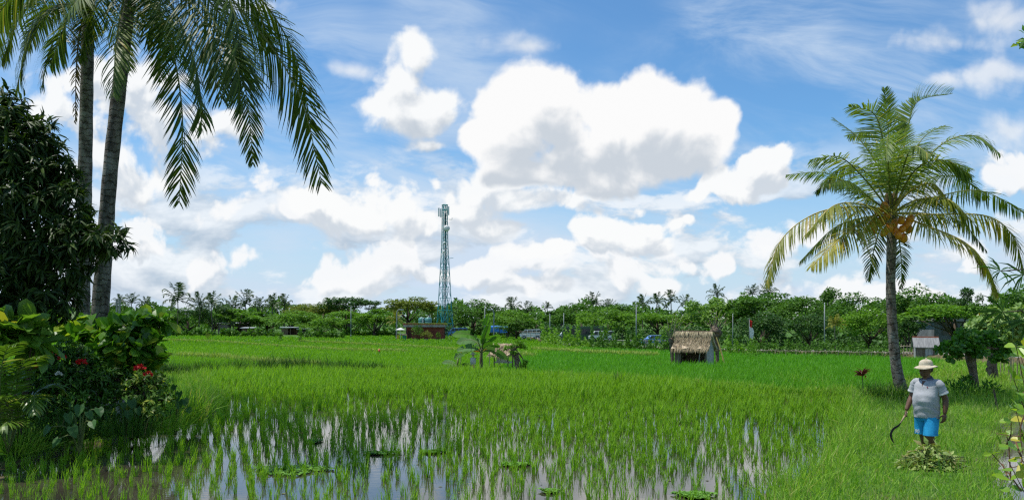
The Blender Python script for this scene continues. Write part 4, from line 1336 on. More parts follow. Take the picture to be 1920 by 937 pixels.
taro('taro plant leaning out of the tall grass at the right end of the bank', bt3, [(318, 770, 16.5), (335, 752, 16.6), (345, 748, 16.7), (352, 765, 16.6), (305, 780, 16.4), (328, 722, 16.8), (336, 735, 16.7)], .19)
# fountain of tall grass at the tip of the bank
def grass_clump(name, label, base, n, h, w, mat, lean=.38, spread=.25):
    F, Bp = tuft_blades(np.zeros((1, 3)), h, n, w, lean, spread)
    return link(name, Geo().inst(*BLADE, F, Bp).mesh(name, mat), None, tuple(base), label=label, category='grass clump')
bg_ = at(350, 770, 18.3); bg_[2] = .18
grass_clump('grass_clump', 'tall fountain of green grass at the right tip of the left bank', bg_, 420, .85, .016, GRASS, .40, .38)
bg_ = at(25, 865, 14.2); bg_[2] = .2
grass_clump('grass_clump', 'bushy pale grass clump in the lower left corner by the muddy water', bg_, 340, .5, .012, GRASS, .6, .45)
# whitish stone at the foot of the palm
st = at(228, 745, 17.0)
g = Geo().lathe([(0, -.25), (.10, -.22), (.12, 0), (.09, .16), (.05, .24), (0, .27)], 9, (0, 0, 0))
g.obj('marker_stone', rough_mat('pale stone', (.28, .28, .25, 1), (.5, .5, .46, 1), 8), None, True, label='small pale stone half hidden under the sea almond shrub', category='stone').location = (st[0], st[1], .55)

for px, py, Y, lb in ((60, 800, 14.6, 'dark grass tuft below the small feathery palm fronds'), (150, 800, 15.0, 'dark grass tuft below the flowering shrub with four red heads'), (235, 795, 15.4, 'dark grass tuft below the shrub with two red heads'), (300, 785, 16.2, 'grass tuft between the bright flowering shrub and the tip of the bank')):
    b_ = at(px, py, Y); b_[2] = .3
    grass_clump('grass_clump', lb, b_, 260, .55, .012, GRASS if px == 300 else GRASSD, .5, .5)
# ------------------------------------------------------------------ coconut palm with orange nuts
YR = 24.6
PR = at(1697, 765, YR); PR[2] = 0.05
pr = thing('coconut_palm', 'coconut palm with orange nuts and yellowing lower fronds behind the farmer', 'palm', tuple(PR))
palm_trunk(pr, PR, [(1700, 775), (1694, 745), (1681, 690), (1673, 610), (1670, 530), (1672, 450), (1672, 405)], YR, [31, 24, 20, 18, 17, 18, 22], 0)
palm_heart(pr, at(1671, 395, YR) - PR, .20, .9)
FR_FRESH = leaf_mat('coconut fronds airy', (0.095, 0.17, 0.035, 1), (0.25, 0.33, 0.065, 1), 0.40, 0.45, 0.28, (0.40, 0.38, 0.08, 1), 0.08)
FR_GOLD = leaf_mat('coconut fronds golden', (0.16, 0.20, 0.028, 1), (0.38, 0.36, 0.055, 1), 0.38, 0.45, 0.28, (0.48, 0.34, 0.07, 1), 0.10)
Cc = (1671, 400, 0)
fr = [
    ([Cc, (1610, 388, -.5), (1530, 400, -.9), (1465, 450, -1.1), (1436, 535, -1.2)], dict(Lmax=.95, droop=.85, mat=FR_GOLD, st=RACHIS_Y, label='long drooping frond on the left, yellow along its stalk')),
    ([Cc, (1632, 408, -1.0), (1585, 440, -1.7), (1520, 500, -2.0)], dict(Lmax=.92, droop=.75, mat=FR_YEL, st=RACHIS_Y, label='yellow frond on the lower left')),
    ([Cc, (1620, 365, .3), (1550, 325, .6), (1476, 328, .8)], dict(width=.033, Lmax=.60, droop=.55, mat=FR_FRESH)),
    ([Cc, (1650, 320, .6), (1610, 260, 1.0), (1562, 222, 1.2)], dict(width=.033, Lmax=.66, droop=.35, mat=FR_FRESH)),
    ([Cc, (1660, 290, -.4), (1640, 215, -.7), (1592, 200, -.9)], dict(width=.033, Lmax=.70, droop=.3, mat=FR_FRESH)),
    ([Cc, (1668, 300, .5), (1664, 220, .8), (1658, 166, .9)], dict(width=.033, Lmax=.52, droop=.0, mat=FR_FRESH, fold=.8)),
    ([Cc, (1690, 310, .8), (1702, 240, 1.2), (1722, 190, 1.3), (1785, 176, 1.3)], dict(width=.033, Lmax=.78, droop=-.05, mat=FR_FRESH, fold=.8, start=.5, label='single upright frond with a bare stalk, top right')),
    ([Cc, (1712, 330, -.4), (1770, 268, -.8), (1830, 255, -1.0), (1874, 288, -1.1)], dict(width=.033, Lmax=.80, droop=.5, mat=FR_FRESH)),
    ([Cc, (1720, 330, .9), (1765, 300, 1.4), (1818, 318, 1.7)], dict(width=.033, Lmax=.75, droop=.6, mat=FR_FRESH)),
    ([Cc, (1745, 372, .5), (1840, 358, .8), (1930, 405, 1.0)], dict(Lmax=.82, droop=.75, mat=FR_MID)),
    ([Cc, (1705, 360, -1.4), (1750, 345, -2.1), (1790, 395, -2.3)], dict(Lmax=.62, droop=.9, mat=FR_YEL, st=RACHIS_Y, n=46, label='short yellow frond arching over the nuts on the right')),
    ([Cc, (1745, 402, -.4), (1850, 405, -.7), (1900, 445, -.8), (1922, 515, -.9)], dict(Lmax=.92, droop=.85, mat=FR_GOLD, st=RACHIS_Y)),
    ([Cc, (1735, 422, -1.0), (1810, 455, -1.7), (1850, 500, -1.9), (1872, 552, -2.0)], dict(Lmax=.85, droop=.7, mat=FR_YEL, st=RACHIS_Y, label='yellow frond on the lower right')),
    ([Cc, (1650, 430, .8), (1636, 480, 1.2), (1628, 525, 1.3)], dict(Lmax=.55, droop=.4, mat=FR_DARK, n=44)),
    ([Cc, (1684, 440, 1.0), (1690, 490, 1.4), (1690, 540, 1.5)], dict(Lmax=.45, droop=.4, mat=FR_DARK, n=44)),
    ([Cc, (1667, 330, -1.0), (1664, 275, -1.9), (1664, 255, -2.8), (1662, 300, -3.4)], dict(width=.033, Lmax=.80, droop=.45, mat=FR_FRESH, st=RACHIS, label='frond arching towards the viewer with a bright green stalk')),
    ([Cc, (1640, 340, .9), (1600, 310, 1.6), (1560, 330, 2.0), (1530, 360, 2.2)], dict(Lmax=.7, droop=.6, mat=FR_DARK)),
    ([Cc, (1630, 370, -1.2), (1590, 340, -2.0), (1550, 345, -2.4)], dict(Lmax=.75, droop=.6, mat=FR_MID)),
    ([Cc, (1700, 310, 1.2), (1735, 255, 2.0), (1775, 235, 2.4)], dict(width=.033, Lmax=.7, droop=.35, mat=FR_FRESH)),
    ([Cc, (1655, 300, 1.4), (1632, 250, 2.3), (1590, 255, 2.9)], dict(width=.033, Lmax=.65, droop=.45, mat=FR_FRESH)),
    ([Cc, (1692, 320, -1.2), (1712, 275, -2.0), (1745, 290, -2.5)], dict(width=.033, Lmax=.7, droop=.5, mat=FR_FRESH)),
    ([Cc, (1730, 400, 1.2), (1800, 415, 2.0), (1850, 470, 2.4)], dict(Lmax=.75, droop=.8, mat=FR_DARK)),
    ([Cc, (1680, 330, .2), (1690, 270, .3), (1700, 235, .3)], dict(width=.033, Lmax=.6, droop=.1, mat=FR_FRESH, fold=.7)),
    ([Cc, (1640, 405, -1.5), (1620, 440, -2.2), (1650, 520, -2.5)], dict(Lmax=.45, droop=.8, mat=FR_GOLD, st=RACHIS_Y, n=36)),
    ([Cc, (1720, 375, -1.6), (1780, 375, -2.6), (1835, 430, -3.0)], dict(Lmax=.85, droop=.8, mat=FR_GOLD, st=RACHIS_Y)),
    ([Cc, (1625, 385, -1.6), (1565, 385, -2.6), (1510, 440, -3.0)], dict(Lmax=.85, droop=.8, mat=FR_GOLD, st=RACHIS_Y)),
    ([Cc, (1720, 345, 1.6), (1790, 330, 2.6), (1850, 370, 3.0)], dict(Lmax=.8, droop=.7, mat=FR_MID)),
    ([Cc, (1625, 340, -.8), (1575, 295, -1.4), (1520, 300, -1.7)], dict(Lmax=.75, droop=.6, mat=FR_FRESH)),
    ([Cc, (1715, 320, -1.4), (1770, 300, -2.2), (1820, 330, -2.6)], dict(Lmax=.8, droop=.65, mat=FR_FRESH)),
    ([Cc, (1610, 410, 1.0), (1560, 430, 1.6), (1500, 490, 1.8)], dict(Lmax=.8, droop=.8, mat=FR_DARK)),
]
for pts, kw in fr:
    palm_frond(pr, PR, pts, YR, n=kw.pop('n', 84), width=kw.pop('width', .040), r0=.032, **kw)
NUT = rough_mat('orange coconut', (.66, .20, .012, 1), (.88, .36, .03, 1), 5.0, 0.38, 0.5, 0.05)
ng = Geo().lathe([(0, -.17), (.07, -.155), (.12, -.08), (.132, .0), (.12, .08), (.07, .145), (.02, .165), (0, .165)], 14)
nut = ng.mesh('coconut', NUT, True)
for i, (px, py, dy) in enumerate([(1660, 378, -.45), (1664, 396, -.55), (1656, 405, -.4), (1640, 412, -.3), (1650, 388, -.35), (1668, 418, -.55), (1678, 424, -.5), (1688, 404, -.5), (1703, 402, -.4), (1698, 412, -.45), (1690, 420, -.55), (1701, 421, -.35), (1683, 432, -.5), (1692, 437, -.45), (1643, 421, -.25), (1676, 410, -.3), (1660, 426, -.4)]):
    o = link('coconut', nut, pr, tuple(at(1672 + (px - 1672) * 1.12, py + 9, YR + dy - .42 + R.uniform(-.10, .10)) - PR))
    o.rotation_euler = (R.uniform(-.5, .5), R.uniform(-.5, .5), 0)
    o.scale = (R.uniform(.72, .88),) * 3
g = Geo()
for k in range(8):
    e = at(1671 + R.uniform(-28, 34), 405 + R.uniform(-22, 26), YR + R.uniform(-.5, .2)) - PR
    g.tube(bez([at(1671, 385, YR) - PR, e + (0, 0, .2), e], 6), .015, 5)
g.obj('fruit_stalk', RACHIS_Y, pr, True)
bg_ = at(1655, 768, 24.2); bg_[2] = .05
grass_clump('grass_clump', 'dark grass clump at the left foot of the coconut palm with orange nuts', bg_, 420, .62, .014, GRASSD, .42, .6)

# red leaved plant left of the palm foot
def rosette(name, label, px, py, Y, zb, n, L, w, mat, category='plant'):
    top = at(px, py, Y)
    base = np.array([top[0] + .03, Y, zb])
    e = thing(name, label, category, tuple(base))
    g = Geo()
    d = rdirs(n, -.1, 1)
    g.inst(*LANCE, frames(d, unit(np.array([0, 0, 1.]) + rdirs(n) * .2), L * R.uniform(.7, 1.1, n), np.full(n, w)), np.repeat((top - base)[None], n, 0) + rdirs(n) * .04)
    g.obj('foliage', mat, e)
    Geo().tube([(0, 0, 0), (-.01, 0, (top - base)[2] * .5), top - base], [.014, .012, .01], 5).obj('stem', TWIG, e)
    return e
rosette('cordyline', 'red leaved rosette on a thin stem, left of the big coconut trunk', 1617, 703, 24.0, .05, 26, .34, .07, leaf_mat('red foliage', (.10, .02, .02, 1), (.22, .045, .035, 1), .3, .4, .5))

# ------------------------------------------------------------------ pollarded tree on the right path
KNOB = rough_mat('knobbly bark', (0.08, 0.060, 0.042, 1), (0.24, 0.19, 0.14, 1), 9.0, 0.95, 0.1, 0.8)
def pollard(label, base, pts, radii, Y, crown, tone_mat, nl, L, extras=True, knobs=26, category='tree', templ=ROUND, dens=34, name='pollarded_tree', w=.7):
    e = thing(name, label, category, tuple(base))
    C = bez([at(a, b, Y) for a, b in pts], 18) - base
    r = np.interp(np.linspace(0, 1, 18), np.linspace(0, 1, len(radii)), radii)
    g = Geo().tube(C, r, 9)
    for _ in range(knobs):
        i = R.integers(2, 17)
        d = rdirs(1, -.3, .5)[0]
        p = C[i] + d * r[i] * .8
        s = r[i] * R.uniform(.35, .7)
        g.lathe([(0, -s), (s * .7, -s * .7), (s, 0), (s * .7, s * .7), (0, s)], 6, p)
    for (cx, cy, Yc, rx, rz) in crown:
        g.tube(bez([C[-1] - (0, 0, .1), (C[-1] + at(cx, cy, Yc) - base) / 2 + (0, 0, .06), at(cx, cy, Yc) - base], 6), np.linspace(radii[-1] * .55, .012, 6), 6)
    g.obj('trunk', KNOB, e, True)
    f = Geo()
    for (cx, cy, Yc, rx, rz) in crown:
        c = at(cx, cy, Yc)
        n = max(6, int(dens * (rx * rx + rx * rz) * 4))
        d = rdirs(n, -.6, 1)
        P = c + d * (R.uniform(.2, 1.05, n) ** .5)[:, None] * np.array([rx, rx, rz]) - base
        whorls(f, P, unit(d + rdirs(n) * .4), nl, L, w, templ, 0, 1.0, .15)
    f.obj('crown', tone_mat, e)
    return e
POLL = leaf_mat('pollard leaves', (0.045, 0.14, 0.014, 1), (0.12, 0.30, 0.026, 1), 0.34, 0.42, 0.4, (.20, .34, .04, 1), .08)
bp = at(1829, 757, 25.4); bp[2] = .03
pollard('pollarded tree with knobbly trunk and low dark green crown right of the farmer', bp, [(1829, 757), (1828, 730), (1825, 700), (1820, 672), (1822, 655)], [.17, .13, .11, .15, .20], 25.4,
        [(1795, 652, 25.0, .34, .16), (1815, 636, 25.3, .36, .18), (1842, 640, 25.6, .36, .18), (1866, 646, 25.8, .32, .18), (1838, 660, 24.9, .30, .14), (1778, 648, 25.3, .22, .10), (1882, 656, 25.6, .26, .16), (1808, 624, 25.7, .24, .10), (1786, 668, 25.0, .22, .10), (1852, 626, 25.8, .24, .10), (1872, 672, 25.4, .22, .12), (1765, 655, 25.4, .14, .07)],
        POLL, 6, .17, dens=52)
bp2 = at(1862, 705, 33.0); bp2[2] = .0
PALELEAF = leaf_mat('pale glossy leaves', (0.15, 0.27, 0.06, 1), (0.33, 0.46, 0.14, 1), 0.34, 0.4, 0.4, (.45, .28, .05, 1), .01)
pollard('leafier tree with pale round leaves behind the pollarded one at the right', bp2, [(1862, 708), (1860, 680), (1862, 650), (1866, 630)], [.2, .16, .15, .12], 33.0,
        [(1850, 615, 32.8, .72, .46), (1880, 600, 33, .70, .45), (1900, 625, 33, .65, .5), (1835, 635, 32.6, .5, .4), (1870, 640, 32.5, .6, .4), (1862, 592, 33.2, .5, .3), (1915, 590, 33.5, .6, .4)],
        PALELEAF, 6, .20, dens=30, name='round_leaved_tree')
# fern and weeds around the pollard foot
WEED = leaf_mat('weed leaves', (0.05, 0.15, 0.015, 1), (0.13, 0.29, 0.03, 1), .34, .45, .35)
def weeds(label, px, py, Y, n, wx, wz, L=.16, mat=None, name='weed_clump'):
    b = at(px, py, Y); b[2] = .03
    d = rdirs(n, 0, 1)
    P = d * (R.uniform(.2, 1, n) ** .5)[:, None] * np.array([wx, wx * .7, wz])
    f = unit(d + rdirs(n) * .5)
    LL = L * R.uniform(.6, 1.2, n)
    g = Geo().inst(*LEAF, frames(f, unit(rdirs(n) * .5 + (0, 0, 1)), LL, LL * .42), P)
    for k in range(0, n, 9):
        g.tube([(P[k][0] * .3, P[k][1] * .3, -.05), P[k] * (.8, .8, .6), P[k]], [.006, .005, .003], 4)
    return g.obj(name, mat or WEED, None, label=label, category='weeds')
weeds('leafy weeds at the left foot of the pollarded tree', 1795, 765, 24.6, 420, .75, .55).location = tuple(np.append(at(1795, 765, 24.6)[:2], .05))
weeds('leafy weeds at the right foot of the pollarded tree', 1855, 765, 24.8, 300, .55, .5).location = tuple(np.append(at(1850, 765, 24.8)[:2], .05))
weeds('fern like tuft growing on the trunk of the pollarded tree', 1815, 718, 25.2, 120, .22, .25, .14).location = tuple(at(1813, 720, 25.25))

# ------------------------------------------------------------------ right edge shrub, close to the camera
LIME = leaf_mat('lime leaves', (0.17, 0.33, 0.025, 1), (0.34, 0.50, 0.045, 1), .42, .35, .5, (.60, .52, .06, 1), .18)
br = np.array([4.45, 7.2, .05])
e = thing('broad_leaved_shrub', 'nearest shrub with lime and yellow rounded leaves cut by the right edge', 'shrub', tuple(br))
g, s = Geo(), Geo()
spots = [(1905, 648, .13), (1922, 640, .12), (1914, 668, .11), (1900, 708, .12), (1918, 712, .13), (1908, 735, .10), (1925, 690, .13), (1930, 760, .13), (1896, 790, .08), (1912, 800, .09), (1922, 790, .11),
         (1868, 812, .12), (1905, 838, .14), (1885, 808, .07), (1918, 850, .12), (1890, 862, .09), (1912, 866, .16), (1924, 880, .14), (1905, 770, .08), (1928, 820, .14), (1895, 900, .12), (1918, 912, .15), (1875, 880, .10), (1860, 850, .07)]
tipw = []
for px, py, L in spots:
    p = at(px, py, 7.1 + R.uniform(-.35, .35)) - br
    tipw.append(p)
    for _ in range(2):
        d = unit(np.array([R.normal(-.2, .7), R.normal(-.2, .5), R.normal(.1, .4)]))
        g.inst(*ROUND, frames(d[None], unit(np.array([[R.normal(0, .4), -.6 + R.normal(0, .4), .8]])), [L * R.uniform(.8, 1.2)], [L * .75]), p[None])
n = 170
P = np.stack([R.uniform(-.12, .5, n), R.uniform(-.4, .5, n), R.uniform(.1, 2.2, n)], 1)
d = rdirs(n, -.3, .8)
LL = R.uniform(.06, .13, n)
g.inst(*ROUND, frames(d, unit(rdirs(n) * .5 + (0, -.3, .8)), LL, LL * .75), P)
g.obj('foliage', LIME, e)
for k, p in enumerate(tipw):
    q = tipw[(k * 7 + 3) % len(tipw)] if k % 3 else np.array([.40, .15, -.1])
    s.tube(bez([q + (.12, .05, -.10) if k % 3 else q, (p + q) / 2 + (R.uniform(.02, .12), R.uniform(-.1, .1), R.uniform(-.1, .05)), p], 7), np.linspace(.007, .003, 7), 5)
s.obj('stem', rough_mat('reddish twigs', (.10, .05, .03, 1), (.2, .11, .06, 1), 9), e)

# strappy plant whose heads hang into the frame at the right
STRAP = leaf_mat('strap leaves', (0.035, 0.10, 0.02, 1), (0.10, 0.22, 0.035, 1), .3, .35, .5)
bs = np.array([at(1965, 0, 12.0)[0], 12.0, .05])
e = thing('strappy_plant', 'tall stems with starry heads of narrow leaves at the right edge', 'plant', tuple(bs))
g, s = Geo(), Geo()
for px, py, n, L in ((1880, 585, 20, .50), (1876, 508, 12, .32), (1918, 515, 16, .40), (1930, 600, 14, .45)):
    c = at(px, py, 12 + R.uniform(-.4, .4)) - bs
    d = unit(rdirs(n, -.9, .9) + (0, 0, -.1))
    LL = L * R.uniform(.6, 1.15, n)
    g.inst(*LANCE, frames(d, unit(np.array([0, 0, 1.]) + rdirs(n) * .3), LL, np.full(n, .018)), np.repeat(c[None], n, 0))
    s.tube(bez([(0, 0, -.05), (.02, 0, c[2] * .55), c * (.4, 1, .97), c], 10), np.linspace(.022, .007, 10), 6)
g.obj('foliage', STRAP, e)
s.obj('stem', TWIG, e)
# leaf tip at the top right corner
bb = np.array([at(1975, 0, 9)[0], 9, .05])
e = thing('slender_tree', 'slender leafy tree just outside the right edge, one twig showing near the top corner', 'tree', tuple(bb))
c1 = at(1930, 72, 9) - bb
s = Geo().tube(bez([(0, 0, -.1), (.1, 0, 2), (.05, 0, 4.2), (.02, 0, 6.5)], 10), np.linspace(.05, .02, 10), 7)
s.tube(bez([(.03, 0, c1[2] - .4), c1 * (.5, 1, 1), c1], 6), np.linspace(.015, .005, 6), 5)
s.obj('trunk', TWIG, e, True)
n = 40
g = Geo()
whorls(g, np.concatenate([c1 + rdirs(6) * (.12, .12, .10), np.array([[.1, 0, 6.6], [.3, 0, 6.2], [.2, .2, 5.8]])]), rdirs(9), 5, .11, .5, LEAF, 0, 1, .2)
g.obj('crown', ALMOND, e)
# ------------------------------------------------------------------ bank and road along the rim of the fields
EARTH = rough_mat('bank earth', (0.045, 0.05, 0.02, 1), (0.17, 0.13, 0.075, 1), 1.1, 0.95, 0.1, 0.5)
CONC = rough_mat('weathered concrete', (0.20, 0.19, 0.17, 1), (0.36, 0.35, 0.32, 1), 2.2, 0.9, 0.2, 0.3)
ASPH = rough_mat('asphalt', (0.055, 0.055, 0.055, 1), (0.11, 0.108, 0.10, 1), 3.0, 0.9, 0.2, 0.3)
def strip(name, pxs, prof, mat, kind='structure', **kw):
    """prof: (offset in depth, height over the ground) across the strip"""
    g = Geo()
    rows = []
    for px in pxs:
        rows.append([(lambda w: (w[0], w[1], float(gz(w[1])) + h + .04 * math.sin(px * .37 + d * 3)))(rim_world(px, d)) for d, h in prof])
    a = np.array(rows); m, n = a.shape[:2]
    i, j = np.meshgrid(np.arange(n - 1), np.arange(m - 1))
    q = (j * n + i).ravel()
    g.add(a.reshape(-1, 3), [np.stack([q, q + 1, q + n + 1, q + n], 1)])
    return g.obj(name, mat, None, True, kind=kind, **kw)
PX = np.arange(700, 2000, 8.0)
strip('earth_bank', PX, [(.8, -.1), (1.3, .22), (1.8, .50), (2.6, .56), (4.5, .50)], EARTH)
strip('road', PX, [(6.0, .42), (7.0, .46), (12.0, .46), (13.0, .40)], ASPH)
g = Geo()
strip('kerb', PX, [(2.5, .50), (2.5, .68), (2.75, .68), (2.75, .50)], CONC)

# ------------------------------------------------------------------ telecom tower
TEAL = rough_mat('teal paint', (0.02, 0.23, 0.25, 1), (0.05, 0.36, 0.38, 1), 1.2, 0.6, 0.2, 0.05)
WHITE = plain('white paint', (0.72, 0.72, 0.70), 0.45, 0.4)
DARK = plain('dark cable', (0.03, 0.03, 0.035), 0.6, 0.3)
YT = 200.0
T0 = at(834, 0, YT); T0[2] = -2.0
tw = thing('telecom_tower', 'tall teal lattice telecom tower behind the red building', 'tower', tuple(T0))
zt = CAMZ + (HY - 384) * YT / FPX - T0[2]
half = lambda z: np.interp(z, [0, 8, 22, zt], [1.95, 1.40, .68, .56])
cor = [(-1, -1), (1, -1), (1, 1), (-1, 1)]
rot = np.array([[math.cos(.5), -math.sin(.5)], [math.sin(.5), math.cos(.5)]])
def corner(k, z):
    c = rot @ np.array(cor[k % 4]) * half(z) * .82
    return np.array([c[0], c[1], z])
zs = [0, 3.4, 6.5, 9.4, 12.0, 14.4, 16.6, 18.6, 20.4, 22.1, 23.7, 25.2, 26.7, 28.2, 29.7, zt]
for k in range(4):
    Geo().tube([corner(k, z) for z in zs], .085, 5).obj('tower_leg', TEAL, tw)
g = Geo()
for a, b in zip(zs[:-1], zs[1:]):
    for k in range(4):
        m = (corner(k, b) + corner(k + 1, b)) / 2
        for p, q in ((corner(k, a), (corner(k, a) + corner(k + 1, a)) / 2 * .5 + m * .5), (corner(k, b), corner(k + 1, b)), (corner(k, a), corner(k + 1, b) if b > 20 else m), (corner(k + 1, a), corner(k, b) if b > 20 else m)):
            g.tube([p, q], .04, 4, False)
g.obj('lattice', TEAL, tw)
g = Geo()
for x in (-.28, .28):
    g.tube([(x, -.1, .5), (x, -.1, zt)], .05, 4)
for z in np.arange(.8, zt, .45):
    g.tube([(-.28, -.1, z), (.28, -.1, z)], .03, 4, False)
g.obj('cable_ladder', TEAL, tw)
Geo().tube([(.05, -.22, .5), (.1, -.2, zt - 2)], .13, 6).obj('cable', DARK, tw)
g = Geo()
for s in (1.15, .8):
    z = zt if s > 1 else zt - 1.2
    for k in range(4):
        g.tube([corner(k, z) * (s, s, 1), corner(k + 1, z) * (s, s, 1)], .07, 4, False)
g.obj('head_frame', TEAL, tw)
def ant(dx, dy, z, h=2.0, w=.32):
    g = Geo().box((dx, dy, z), (w, .16, h)).box((dx, dy + .12, z + h * .3), (.08, .3, .08)).box((dx, dy + .12, z - h * .3), (.08, .3, .08))
    g.obj('panel_antenna', WHITE, tw)
for a in ((-1.35, -.6, zt - 1.8), (-1.0, .7, zt - 1.8), (.95, -.8, zt - 1.5), (-.2, -.95, zt - 4.3)):
    ant(*a)
for dx, z, r in ((.55, zt - 5.6, .72), (-.1, zt - 11.0, .30), (.0, zt - 9.0, .28)):
    M = np.array([[1, 0, 0], [0, 0, -1], [0, 1, 0]])
    Geo().lathe([(0, .34), (r * .6, .30), (r, .16), (r, -.05), (r * .9, -.10), (0, -.14)], 16, (dx, -1.1, z), M=M).obj('dish_antenna', WHITE, tw, True)
Geo().tube([(.9, .2, zt - 3.4), (1.7, .2, zt - 3.4), (1.7, .2, zt - 3.0)], .06, 4).tube([(.6, .2, zt - 12.6), (2.0, .2, zt - 12.4)], .05, 4).obj('side_arm', TEAL, tw)

# ------------------------------------------------------------------ red building, tanks, parasol
YB_ = 178.0
def bpt(px, row, Y=YB_):
    return at(px, row, Y)
s_ = YB_ / FPX
B0 = bpt(794, 638); B0[2] = -2.0
rb = thing('red_building', 'low red brown building with a grassy flat roof at the foot of the tower', 'building', tuple(B0))
REDW = rough_mat('red brown wall', (0.16, 0.042, 0.032, 1), (0.27, 0.080, 0.058, 1), 0.9, 0.85, 0.2, 0.2)
W, D, H = 7.6, 5.0, 2.75
g = Geo().box((0.4, D / 2, H / 2), (W, D, H))
for x in (-3.35, -1.0, 0.5, 2.0, 4.1):
    g.box((x, -.06, H / 2), (.18, .12, H - .02))
g.obj('wall', REDW, rb)
Geo().box((.2, D / 2 - .1, H + .22), (W + 1.0, D + 1.4, .42)).obj('roof_slab', CONC, rb)
g = Geo().box((-2.6, -.52, H + .62), (3.2, .2, .4)).box((2.0, -.5, H + .56), (5.0, .18, .26))
g.obj('parapet', rough_mat('brick parapet', (.20, .065, .04, 1), (.36, .13, .08, 1), 4), rb)
X, Y_ = R.uniform(-4.1, 4.6, 1500), R.uniform(-.55, 4.5, 1500)
F, Bp = tuft_blades(np.stack([X, Y_, np.full(1500, H + .44)], 1), .42, 5, .10, .5, .2)
Geo().inst(*BLADE, F, Bp).obj('roof_grass', leaf_mat('roof grass', (.12, .19, .03, 1), (.24, .28, .05, 1), .3), rb)
Geo().box((-3.0, -.02, 1.0), (.9, .1, 2.0)).obj('door', rough_mat('dark door', (.05, .025, .02, 1), (.09, .04, .03, 1), 3), rb)
g = Geo().box((.6, -.32, .14), (7.9, .6, .28)).obj('plinth', CONC, rb)
TANK = rough_mat('tank plastic', (0.07, 0.22, 0.20, 1), (0.12, 0.31, 0.28, 1), .8, .4, .5, 0)
for px, r, lb in ((790.5, .66, 'left one of the two teal water tanks on the red building, with pale bands'), (803, .74, 'right and wider one of the two teal water tanks on the red building')):
    p = bpt(px, 0, YB_ + 2.2)
    e = thing('water_tank', lb, 'water tank', (p[0], YB_ + 2.2, H - 2.0 + .43), 0, 'water tanks on the red building')
    Geo().lathe([(r, 0), (r, .42), (r * 1.03, .46), (r, .5), (r, .9), (r * 1.03, .94), (r, .98), (r, 1.3), (r * .8, 1.48), (r * .3, 1.58), (0, 1.6)], 20).obj('tank_body', TANK, e, True)
    Geo().lathe([(r * .3, 1.57), (r * .32, 1.57), (r * .32, 1.66), (0, 1.68)], 14).obj('lid', WHITE, e, True)
Geo().tube([(0, 0, 0), (0, 0, 1.35), (.12, .3, 1.4)], .07, 6).tube([(-.1, -.02, .4), (.25, -.02, .4)], .05, 5).tube([(-.1, -.02, .85), (.25, -.02, .85)], .05, 5).obj('white_pipe', WHITE, None, label='white pipe standing between the two teal water tanks', category='pipe').location = (bpt(791.5, 0)[0], YB_ + 1.35, H - 2 + .43)
e = Geo().lathe([(0, .32), (.20, .30), (.30, .16), (.30, .05), (.2, 0), (0, 0)], 12)
e.obj('roof_vent', WHITE, None, True, label='small white dome on the grassy roof right of the tanks', category='roof vent').location = (bpt(816, 0)[0], YB_ + .6, H - 2 + .43)
p = bpt(752, 0); p = (p[0], YB_ - 1.0, -2.0)
e = thing('parasol', 'small white parasol at the left corner of the red building', 'parasol', p)
Geo().lathe([(0, 2.62), (.4, 2.5), (1.0, 2.2), (.98, 2.14), (.38, 2.42), (0, 2.52)], 8).obj('canopy', WHITE, e)
Geo().tube([(0, 0, 0), (0, 0, 2.5)], .05, 6).obj('pole', WHITE, e)
e = Geo().box((0, 0, .5), (.75, .6, 1.0)).box((0, 0, 1.04), (.82, .68, .1)).box((-.3, -.32, .08), (.12, .1, .16)).box((.3, -.32, .08), (.12, .1, .16)).obj('rubbish_bin', plain('green plastic', (.03, .20, .10)), None, label='green bin under the white parasol', category='bin')
e.location = (bpt(760, 0)[0], YB_ - 1.6, -2.0)
e = thing('yellow_board', 'small yellow board leaning left of the green bin', 'board', (bpt(748, 0)[0], YB_ - 1.8, -2.0))
Geo().box((0, 0, .62), (.42, .08, 1.0)).obj('panel', plain('yellow board', (.62, .38, .03)), e)
Geo().tube([(-.15, .1, 0), (-.15, 0, 1.0)], .03, 4).tube([(.15, .1, 0), (.15, 0, 1.0)], .03, 4).obj('leg', DARK, e)

# ------------------------------------------------------------------ poles and street lights
STEEL = rough_mat('galvanised steel', (0.15, 0.18, 0.19, 1), (0.25, 0.28, 0.29, 1), 2.0, 0.5, 0.5, 0.05)
LAMPW = plain('lamp housing', (0.6, 0.62, 0.63), 0.4)
def pole(name, label, px, top, Y, wpx=2.2, arm=None, cat='pole', group=None):
    """arm: horizontal reach in px (negative to the left) of a curved lamp arm"""
    b = at(px, 0, Y); b[2] = float(gz(Y)) + .3
    e = thing(name, label, cat, tuple(b), 0, group)
    H = CAMZ + (HY - top) * Y / FPX - b[2]
    r = wpx * Y / FPX / 2
    if arm is None:
        Geo().tube([(0, 0, -.4), (0, 0, H)], [r, r * .75], 8).obj('shaft', STEEL, e, True)
        Geo().lathe([(r * 1.5, 0), (r * 1.5, .25), (r, .3)], 8).obj('base_plate', STEEL, e)
        Geo().lathe([(0, .18), (r * .8, .12), (r * .9, 0)], 8, (0, 0, H)).obj('cap', LAMPW, e)
    else:
        a = arm * Y / FPX
        Geo().tube(bez([(0, 0, -.4), (0, 0, H * .55), (0, 0, H * .86), (a * .35, 0, H * .985), (a, 0, H)], 16), np.linspace(r, r * .6, 16), 8).obj('shaft', STEEL, e, True)
        Geo().box((a * 1.18, 0, H), (abs(a) * .45 + .3, .28, .16)).box((a * 1.2, 0, H - .1), (abs(a) * .3 + .2, .2, .06)).obj('lamp_head', LAMPW, e)
        Geo().lathe([(r * 1.5, 0), (r * 1.5, .25), (r, .3)], 8).obj('base_plate', STEEL, e)
    return e
